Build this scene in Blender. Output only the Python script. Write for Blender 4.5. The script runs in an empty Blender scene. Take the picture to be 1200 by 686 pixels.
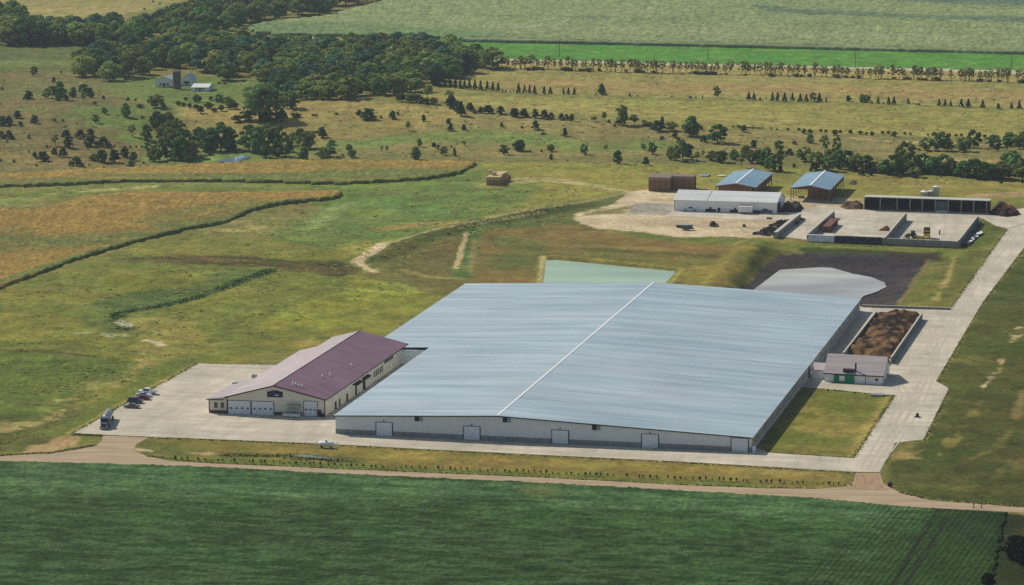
import bpy, bmesh, math, random
import numpy as np
random.seed(7); np.random.seed(7)
SC = bpy.context.scene
COL = SC.collection
rad = math.radians

# ------------------------------------------------------------------ camera model (1200 x 686 photograph)
F = 3400.0; H = 203.0; PIT = math.atan(668 / F); CX, CY = 600.0, 343.0
cP, sP = math.cos(PIT), math.sin(PIT)

def ray(px, py):
    dx = (px - CX) / F; dv = (py - CY) / F
    return dx, cP - dv * sP, -sP - dv * cP
def plane(px, py, z=0.0):
    d = ray(px, py); t = (z - H) / d[2]
    return np.array([d[0] * t, d[1] * t])
def depth(x, y, z=0.0): return y * cP - (z - H) * sP
def ppm(x, y): return F / depth(x, y)          # pixels per metre at a ground point

# ------------------------------------------------------------------ noise
def _hash(ix, iy, seed):
    n = (ix.astype(np.int64) * 374761393 + iy.astype(np.int64) * 668265263 + seed * 1442695041) & 0x7fffffff
    n = ((n ^ (n >> 13)) * 1274126177) & 0x7fffffff
    return ((n ^ (n >> 16)) & 0xffff) / 65535.0
def vnoise(x, y, s, seed=0):
    x = np.asarray(x, float) / s; y = np.asarray(y, float) / s
    ix = np.floor(x); iy = np.floor(y); fx = x - ix; fy = y - iy
    fx = fx * fx * (3 - 2 * fx); fy = fy * fy * (3 - 2 * fy)
    a = _hash(ix, iy, seed); b = _hash(ix + 1, iy, seed); c = _hash(ix, iy + 1, seed); d = _hash(ix + 1, iy + 1, seed)
    return (a * (1 - fx) + b * fx) * (1 - fy) + (c * (1 - fx) + d * fx) * fy
def fbm(x, y, s, seed=0, o=3):
    t = 0; w = 0; a = 1.0
    for i in range(o):
        t = t + a * vnoise(x, y, s / 2 ** i, seed + i * 17); w += a; a *= .55
    return t / w
def sstep(a, b, v):
    t = np.clip((v - a) / (b - a), 0, 1); return t * t * (3 - 2 * t)

def seg_d2(x, y, ax, ay, bx, by):
    dx, dy = bx - ax, by - ay; L = dx * dx + dy * dy + 1e-9
    t = np.clip(((x - ax) * dx + (y - ay) * dy) / L, 0, 1)
    return (x - ax - t * dx) ** 2 + (y - ay - t * dy) ** 2
def sdist(poly, x, y):
    """signed distance, positive inside"""
    P = np.asarray(poly); n = len(P)
    d2 = np.full(x.shape, 1e18); ins = np.zeros(x.shape, bool)
    for i in range(n):
        ax, ay = P[i]; bx, by = P[(i + 1) % n]
        d2 = np.minimum(d2, seg_d2(x, y, ax, ay, bx, by))
        c = ((ay > y) != (by > y))
        if by != ay:
            ins ^= c & (x < (bx - ax) * (y - ay) / (by - ay) + ax)
    d = np.sqrt(d2); return np.where(ins, d, -d)
def ldist(line, x, y):
    d2 = np.full(x.shape, 1e18)
    for (ax, ay), (bx, by) in zip(line[:-1], line[1:]):
        d2 = np.minimum(d2, seg_d2(x, y, ax, ay, bx, by))
    return np.sqrt(d2)
def bbox_eval(fn, pts, x, y, pad, default):
    P = np.asarray(pts); lo = P.min(0) - pad; hi = P.max(0) + pad
    m = (x > lo[0]) & (x < hi[0]) & (y > lo[1]) & (y < hi[1])
    out = np.full(x.shape, float(default))
    if m.any(): out[m] = fn(pts, x[m], y[m])
    return out
def dense(pts, closed=False, n=4):
    P = [np.array(p, float) for p in pts]
    if closed: P = P + [P[0]]
    out = []
    for a, b in zip(P[:-1], P[1:]):
        for k in range(n): out.append(a + (b - a) * k / n)
    if not closed: out.append(P[-1])
    return out

# ------------------------------------------------------------------ terrain height
def PL(pts): return [plane(*p) for p in pts]
FLATP = PL([(40, 545), (70, 505), (240, 418), (420, 375), (530, 322), (610, 292), (665, 262), (680, 235), (760, 215), (830, 196), (1000, 196), (1020, 218), (1260, 222), (1290, 740), (-90, 740), (-90, 520), (0, 528)])
LAG1 = PL([(634, 301), (652, 300.5), (800, 314.5), (770, 347), (628, 345)])
LAG2 = PL([(893, 301), (960, 297), (1012, 300), (1082, 305), (1046, 360), (1000, 380), (828, 348)])
BERM = PL([(720, 228), (640, 247), (560, 262), (505, 276), (455, 296), (432, 305)])
DYKE = PL([(885, 287), (835, 345)])
def bump(x, y, px, py, h, sx, sy, ang=-11):
    c = plane(px, py); ca, sa = math.cos(rad(ang)), math.sin(rad(ang))
    u = (x - c[0]) * ca + (y - c[1]) * sa; v = -(x - c[0]) * sa + (y - c[1]) * ca
    return h * np.exp(-(u / sx) ** 2 - (v / sy) ** 2)
def height_exact(x, y):
    flat = sstep(-45, 0, bbox_eval(sdist, FLATP, x, y, 60, -99))
    h = 2.2 * (fbm(x, y, 150, 3, 2) - .5) * 2 + 0.7 * (fbm(x, y, 45, 9, 2) - .5) * 2
    h = h * sstep(2700, 2300, y)
    h = h + bump(x, y, 420, 132, 6.5, 70, 60) + bump(x, y, 690, 152, 4, 90, 50) + bump(x, y, 40, 135, 5, 70, 90) + bump(x, y, 250, 140, 3, 40, 35)
    h = h - bump(x, y, 195, 165, 3, 30, 90) - bump(x, y, 430, 245, 2.5, 60, 30) - bump(x, y, 180, 345, 2.5, 30, 22)
    h = h * (1 - flat)
    d = bbox_eval(ldist, BERM, x, y, 20, 99); h = h + 1.5 * (1 - sstep(2.0, 9, d))
    d = bbox_eval(sdist, LAG1, x, y, 20, -99); h = h - 2.4 * sstep(-1, 6, d)
    d = bbox_eval(sdist, LAG2, x, y, 40, -99); h = h - 4.2 * sstep(-12, 12, d)
    d = bbox_eval(ldist, DYKE, x, y, 20, 99); h = h + 2.0 * (1 - sstep(2, 9, d))
    return h
_gx = np.arange(-620, 621, 2.0); _gy = np.arange(560, 2761, 2.0)
_HG = height_exact(*[a.ravel() for a in np.meshgrid(_gx, _gy)]).reshape(len(_gy), len(_gx))
def hgt(x, y):
    x = np.asarray(x, float); y = np.asarray(y, float)
    u = np.clip((x - _gx[0]) / 2, 0, len(_gx) - 1.001); v = np.clip((y - _gy[0]) / 2, 0, len(_gy) - 1.001)
    i = u.astype(int); j = v.astype(int); fu = u - i; fv = v - j
    return (_HG[j, i] * (1 - fu) + _HG[j, i + 1] * fu) * (1 - fv) + (_HG[j + 1, i] * (1 - fu) + _HG[j + 1, i + 1] * fu) * fv
def at(px, py):
    """ground point seen at a photo pixel"""
    d = ray(px, py); zz = np.linspace(14, -9, 231); t = (zz - H) / d[2]
    x = d[0] * t; y = d[1] * t; below = zz <= hgt(x, y)
    k = int(np.argmax(below)) if below.any() else 140
    return np.array([x[k], y[k], float(hgt(x[k], y[k]))])
def W2(pts): return [at(*p)[:2] for p in pts]

# ------------------------------------------------------------------ materials
def lin(c):
    return tuple((v / 255 / 12.92) if v / 255 <= .04045 else ((v / 255 + .055) / 1.055) ** 2.4 for v in c)
MATS = {}
def mat(name, rgb, var=.12, scale=1.0, rough=.8, metal=0.0, stretch=(1, 1, 1), rot=0.0, spec=.3, rgb2=None, bump_h=0.0, contrast=1.0):
    if name in MATS: return MATS[name]
    m = bpy.data.materials.new(name); m.use_nodes = True; nt = m.node_tree; n = nt.nodes; L = nt.links
    b = n['Principled BSDF']; b.inputs['Roughness'].default_value = rough; b.inputs['Metallic'].default_value = metal
    b.inputs['Specular IOR Level'].default_value = spec
    c = lin(rgb); c2 = lin(rgb2) if rgb2 else None
    tc = n.new('ShaderNodeTexCoord'); mp = n.new('ShaderNodeMapping'); mp.inputs['Scale'].default_value = stretch; mp.inputs['Rotation'].default_value = (0, 0, rot)
    nz = n.new('ShaderNodeTexNoise'); nz.inputs['Scale'].default_value = scale; nz.inputs['Detail'].default_value = 4
    L.new(tc.outputs['Object'], mp.inputs['Vector']); L.new(mp.outputs['Vector'], nz.inputs['Vector'])
    cr = n.new('ShaderNodeValToRGB'); lo, hi = .5 - .22 / contrast, .5 + .22 / contrast
    cr.color_ramp.elements[0].position = lo; cr.color_ramp.elements[1].position = hi
    a1 = c2 if c2 else tuple(v * (1 - var) for v in c); a2 = c if c2 else tuple(min(1, v * (1 + var)) for v in c)
    cr.color_ramp.elements[0].color = (*a1, 1); cr.color_ramp.elements[1].color = (*a2, 1)
    L.new(nz.outputs['Fac'], cr.inputs['Fac']); L.new(cr.outputs['Color'], b.inputs['Base Color'])
    if bump_h:
        bp = n.new('ShaderNodeBump'); bp.inputs['Strength'].default_value = 1; bp.inputs['Distance'].default_value = bump_h
        L.new(nz.outputs['Fac'], bp.inputs['Height']); L.new(bp.outputs['Normal'], b.inputs['Normal'])
    MATS[name] = m; return m

def attr_mat(name, fine=.9, amp=.35, fine2=.12, amp2=.25, rough=.95, bump_h=.25, leaf=False, stretch=(1, 1, 1), rot=0.0, mid=.32, amp3=.2):
    """colour attribute of real surface albedo, broken up by fine noise"""
    if name in MATS: return MATS[name]
    m = bpy.data.materials.new(name); m.use_nodes = True; nt = m.node_tree; n = nt.nodes; L = nt.links
    b = n['Principled BSDF']; b.inputs['Roughness'].default_value = rough; b.inputs['Specular IOR Level'].default_value = .08
    at_ = n.new('ShaderNodeAttribute'); at_.attribute_name = 'Col'
    tc = n.new('ShaderNodeTexCoord'); mp = n.new('ShaderNodeMapping'); mp.inputs['Scale'].default_value = stretch; mp.inputs['Rotation'].default_value = (0, 0, rot)
    L.new(tc.outputs['Object'], mp.inputs['Vector'])
    def nz(s, a, d):
        q = n.new('ShaderNodeTexNoise'); q.inputs['Scale'].default_value = s; q.inputs['Detail'].default_value = d; q.inputs['Roughness'].default_value = .65
        L.new(mp.outputs['Vector'], q.inputs['Vector'])
        r = n.new('ShaderNodeMapRange'); r.inputs['From Min'].default_value = .28; r.inputs['From Max'].default_value = .72
        r.inputs['To Min'].default_value = 1 - a; r.inputs['To Max'].default_value = 1 + a
        L.new(q.outputs['Fac'], r.inputs['Value']); return q, r
    q1, r1 = nz(fine, amp, 5); q2, r2 = nz(fine2, amp2, 3); q3, r3 = nz(mid, amp3, 4)
    m0 = n.new('ShaderNodeMath'); m0.operation = 'MULTIPLY'; L.new(r1.outputs[0], m0.inputs[0]); L.new(r3.outputs[0], m0.inputs[1])
    mu = n.new('ShaderNodeMath'); mu.operation = 'MULTIPLY'; L.new(m0.outputs[0], mu.inputs[0]); L.new(r2.outputs[0], mu.inputs[1])
    vm = n.new('ShaderNodeVectorMath'); vm.operation = 'SCALE'; L.new(at_.outputs['Color'], vm.inputs[0]); L.new(mu.outputs[0], vm.inputs['Scale'])
    L.new(vm.outputs[0], b.inputs['Base Color'])
    if bump_h:
        bp = n.new('ShaderNodeBump'); bp.inputs['Distance'].default_value = bump_h; bp.inputs['Strength'].default_value = .8
        L.new(q1.outputs['Fac'], bp.inputs['Height']); L.new(bp.outputs['Normal'], b.inputs['Normal'])
    MATS[name] = m; return m

def leaf_mat(name, rgb, hue=.03, val=.3):
    if name in MATS: return MATS[name]
    m = bpy.data.materials.new(name); m.use_nodes = True; nt = m.node_tree; n = nt.nodes; L = nt.links
    n.remove(n['Principled BSDF'])
    at_ = n.new('ShaderNodeAttribute'); at_.attribute_name = 'Col'
    oi = n.new('ShaderNodeObjectInfo'); hs = n.new('ShaderNodeHueSaturation')
    mx = n.new('ShaderNodeVectorMath'); mx.operation = 'MULTIPLY'; mx.inputs[1].default_value = lin(rgb)
    L.new(at_.outputs['Color'], mx.inputs[0]); L.new(mx.outputs[0], hs.inputs['Color'])
    r1 = n.new('ShaderNodeMapRange'); r1.inputs['To Min'].default_value = .5 - hue; r1.inputs['To Max'].default_value = .5 + hue * .6
    r2 = n.new('ShaderNodeMapRange'); r2.inputs['To Min'].default_value = 1 - val; r2.inputs['To Max'].default_value = 1 + val
    fr = n.new('ShaderNodeMath'); fr.operation = 'FRACT'; ml = n.new('ShaderNodeMath'); ml.operation = 'MULTIPLY'; ml.inputs[1].default_value = 7.31
    L.new(oi.outputs['Random'], r1.inputs['Value']); L.new(oi.outputs['Random'], ml.inputs[0]); L.new(ml.outputs[0], fr.inputs[0]); L.new(fr.outputs[0], r2.inputs['Value'])
    L.new(r1.outputs[0], hs.inputs['Hue']); L.new(r2.outputs[0], hs.inputs['Value'])
    d = n.new('ShaderNodeBsdfDiffuse'); t = n.new('ShaderNodeBsdfTranslucent'); ms = n.new('ShaderNodeMixShader'); ms.inputs[0].default_value = .3
    L.new(hs.outputs[0], d.inputs[0]); L.new(hs.outputs[0], t.inputs[0]); L.new(d.outputs[0], ms.inputs[1]); L.new(t.outputs[0], ms.inputs[2])
    L.new(ms.outputs[0], n['Material Output'].inputs[0])
    MATS[name] = m; return m

# ------------------------------------------------------------------ mesh builder
class MB:
    def __init__(s): s.v = []; s.f = []; s.m = []; s.c = None
    def add(s, verts, faces, mi=0):
        o = len(s.v); s.v += [tuple(map(float, q)) for q in verts]; s.f += [[i + o for i in f] for f in faces]; s.m += [mi] * len(faces); return s
    def hexa(s, p, mi=0):   # p: 4 bottom + 4 top, ccw
        return s.add(p, [[3, 2, 1, 0], [4, 5, 6, 7], [0, 1, 5, 4], [1, 2, 6, 5], [2, 3, 7, 6], [3, 0, 4, 7]], mi)
    def box(s, x0, x1, y0, y1, z0, z1, mi=0):
        return s.hexa([(x0, y0, z0), (x1, y0, z0), (x1, y1, z0), (x0, y1, z0), (x0, y0, z1), (x1, y0, z1), (x1, y1, z1), (x0, y1, z1)], mi)
    def prism(s, bottom, top, mi=0):
        n = len(bottom)
        return s.add(list(bottom) + list(top), [list(range(n))[::-1], list(range(n, 2 * n))] + [[i, (i + 1) % n, n + (i + 1) % n, n + i] for i in range(n)], mi)
    def tube(s, a, b, r0, r1=None, n=8, mi=0, cap=True):
        a = np.array(a, float); b = np.array(b, float); r1 = r0 if r1 is None else r1
        d = b - a; d /= np.linalg.norm(d) + 1e-9; w = np.array([0, 0, 1.]) if abs(d[2]) < .9 else np.array([1., 0, 0])
        e = np.cross(d, w); e /= np.linalg.norm(e); g = np.cross(d, e)
        vs = []
        for c, r in ((a, r0), (b, r1)):
            for k in range(n):
                t = 2 * math.pi * k / n; vs.append(c + r * (math.cos(t) * e + math.sin(t) * g))
        fs = [[k, (k + 1) % n, n + (k + 1) % n, n + k] for k in range(n)]
        if cap: fs += [list(range(n))[::-1], list(range(n, 2 * n))]
        return s.add(vs, fs, mi)
    def lathe(s, prof, n=16, mi=0, cx=0, cy=0):
        vs = []; 
        for r, z in prof:
            for k in range(n):
                t = 2 * math.pi * k / n; vs.append((cx + r * math.cos(t), cy + r * math.sin(t), z))
        fs = [[i * n + k, i * n + (k + 1) % n, (i + 1) * n + (k + 1) % n, (i + 1) * n + k] for i in range(len(prof) - 1) for k in range(n)]
        fs += [list(range(n))[::-1], list(range((len(prof) - 1) * n, len(prof) * n))]
        return s.add(vs, fs, mi)
    def build(s, name, mats, parent=None, smooth=False, col=None):
        me = bpy.data.meshes.new(name); me.from_pydata(s.v, [], s.f)
        if not isinstance(mats, (list, tuple)): mats = [mats]
        for q in mats: me.materials.append(q)
        if len(mats) > 1: me.polygons.foreach_set('material_index', s.m)
        if smooth: me.polygons.foreach_set('use_smooth', [True] * len(me.polygons))
        bm = bmesh.new(); bm.from_mesh(me); bmesh.ops.recalc_face_normals(bm, faces=bm.faces); bm.to_mesh(me); bm.free()
        if s.c is not None:
            ca = me.color_attributes.new('Col', 'FLOAT_COLOR', 'POINT'); ca.data.foreach_set('color', np.asarray(s.c, np.float32).ravel())
        o = bpy.data.objects.new(name, me); COL.objects.link(o)
        if parent: o.parent = parent
        return o
def tag(o, label=None, cat=None, group=None, kind=None):
    if label: o['label'] = label
    if cat: o['category'] = cat
    if group: o['group'] = group
    if kind: o['kind'] = kind
    return o
def thing(name, label, cat, loc=(0, 0, 0), rz=0.0, group=None):
    o = bpy.data.objects.new(name, None); COL.objects.link(o); o.location = tuple(map(float, loc)); o.rotation_euler = (0, 0, rz)
    o.empty_display_size = .5
    return tag(o, label, cat, group)
def kids(o): return list(o.children)
def copy_tree(o, parent=None):
    c = o.copy(); COL.objects.link(c)
    if parent is not None: c.parent = parent
    for k in kids(o): copy_tree(k, c)
    return c
ORD = 'first second third fourth fifth sixth seventh eighth ninth tenth eleventh twelfth thirteenth fourteenth fifteenth sixteenth seventeenth eighteenth nineteenth twentieth twenty-first twenty-second twenty-third twenty-fourth twenty-fifth twenty-sixth twenty-seventh twenty-eighth'.split()

AU, AV = rad(-11.0), rad(74.9)
class Fr:
    """a building's own slightly skewed ground frame; P gives points relative to its origin"""
    def __init__(s, o, au=AU, av=AV):
        s.o = np.array([o[0], o[1], o[2] if len(o) > 2 else 0.0]); s.u = np.array([math.cos(au), math.sin(au), 0]); s.v = np.array([math.cos(av), math.sin(av), 0])
    def P(s, u, v, z=0): q = s.u * u + s.v * v; return (q[0], q[1], z)
    def uv(s, px, py, z=0.0):
        q = plane(px, py, z + s.o[2]) - s.o[:2]; M = np.array([[s.u[0], s.v[0]], [s.u[1], s.v[1]]]); return np.linalg.solve(M, q)
    def uz(s, px, py, v=0.0):
        """u and z of a pixel on the vertical plane v = const"""
        d = np.array(ray(px, py)); A = np.array([[d[0], -s.u[0]], [d[1], -s.u[1]]]); r = s.o[:2] + s.v[:2] * v
        t, u = np.linalg.solve(A, r); return u, H + t * d[2] - s.o[2]
    def box(s, mb, u0, u1, v0, v1, z0, z1, mi=0):
        P = s.P; return mb.hexa([P(u0, v0, z0), P(u1, v0, z0), P(u1, v1, z0), P(u0, v1, z0), P(u0, v0, z1), P(u1, v0, z1), P(u1, v1, z1), P(u0, v1, z1)], mi)
    def slab(s, mb, poly, zf, th, mi=0):
        return mb.prism([s.P(u, v, zf(u, v) - th) for u, v in poly], [s.P(u, v, zf(u, v)) for u, v in poly], mi)
    def wallprism(s, mb, prof, v0, v1, mi=0):   # profile in (u, z) extruded along v
        return mb.prism([s.P(u, v0, z) for u, z in prof], [s.P(u, v1, z) for u, z in prof], mi)

# ------------------------------------------------------------------ ground colours: real surface albedos by zone
RU, RV = math.cos(AU), math.sin(AU)
def streak(x, y, s, k, seed, o=3):
    """noise drawn out along the field direction"""
    u = x * RU + y * RV; v = -x * RV + y * RU
    return fbm(u / k, v, s, seed, o)
def zone(px, c1, c2=None, soft=2.0, warp=4.0, s=25, k=1, seed=1, op=1.0):
    return ('z', W2(dense(px, True, 3)), np.array(lin(c1)), np.array(lin(c2 or c1)), soft, warp, s, k, seed, op)
def line(px, c1, w, c2=None, soft=1.0, warp=1.5, s=12, seed=1, op=1.0, brk=0.0):
    return ('l', W2(dense(px, False, 5)), np.array(lin(c1)), np.array(lin(c2 or c1)), soft, warp, s, w, seed, op, brk)
def paint(x, y, base, layers):
    col = base
    wx = (fbm(x, y, 14, 77, 3) - .5) + .8 * (fbm(x, y, 4.5, 78, 3) - .5)
    for q in layers:
        if q[0] == 'z':
            _, P, c1, c2, soft, warp, s, k, seed, op = q
            d = bbox_eval(sdist, P, x, y, 14, -99) + wx * warp * 2
            soft = max(.6, soft * .55); m = sstep(-soft, soft, d) * op
        else:
            _, P, c1, c2, soft, warp, s, w, seed, op, brk = q
            d = bbox_eval(ldist, P, x, y, w + 14, 99) + wx * warp
            soft = max(.5, soft * .6); m = (1 - sstep(w / 2 - soft * .5, w / 2 + soft, d)) * op; k = 1
            if brk: m = m * sstep(brk - .02, brk + .12, .55 * fbm(x, y, 9, seed + 5, 3) + .45 * fbm(x, y, 3, seed + 6, 3))
        idx = m > .002
        if not idx.any(): continue
        t = sstep(.33, .67, streak(x[idx], y[idx], s, k, seed))[:, None]
        c = c1 * t + c2 * (1 - t)
        col[idx] = col[idx] * (1 - m[idx, None]) + c * m[idx, None]
    return col

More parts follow.
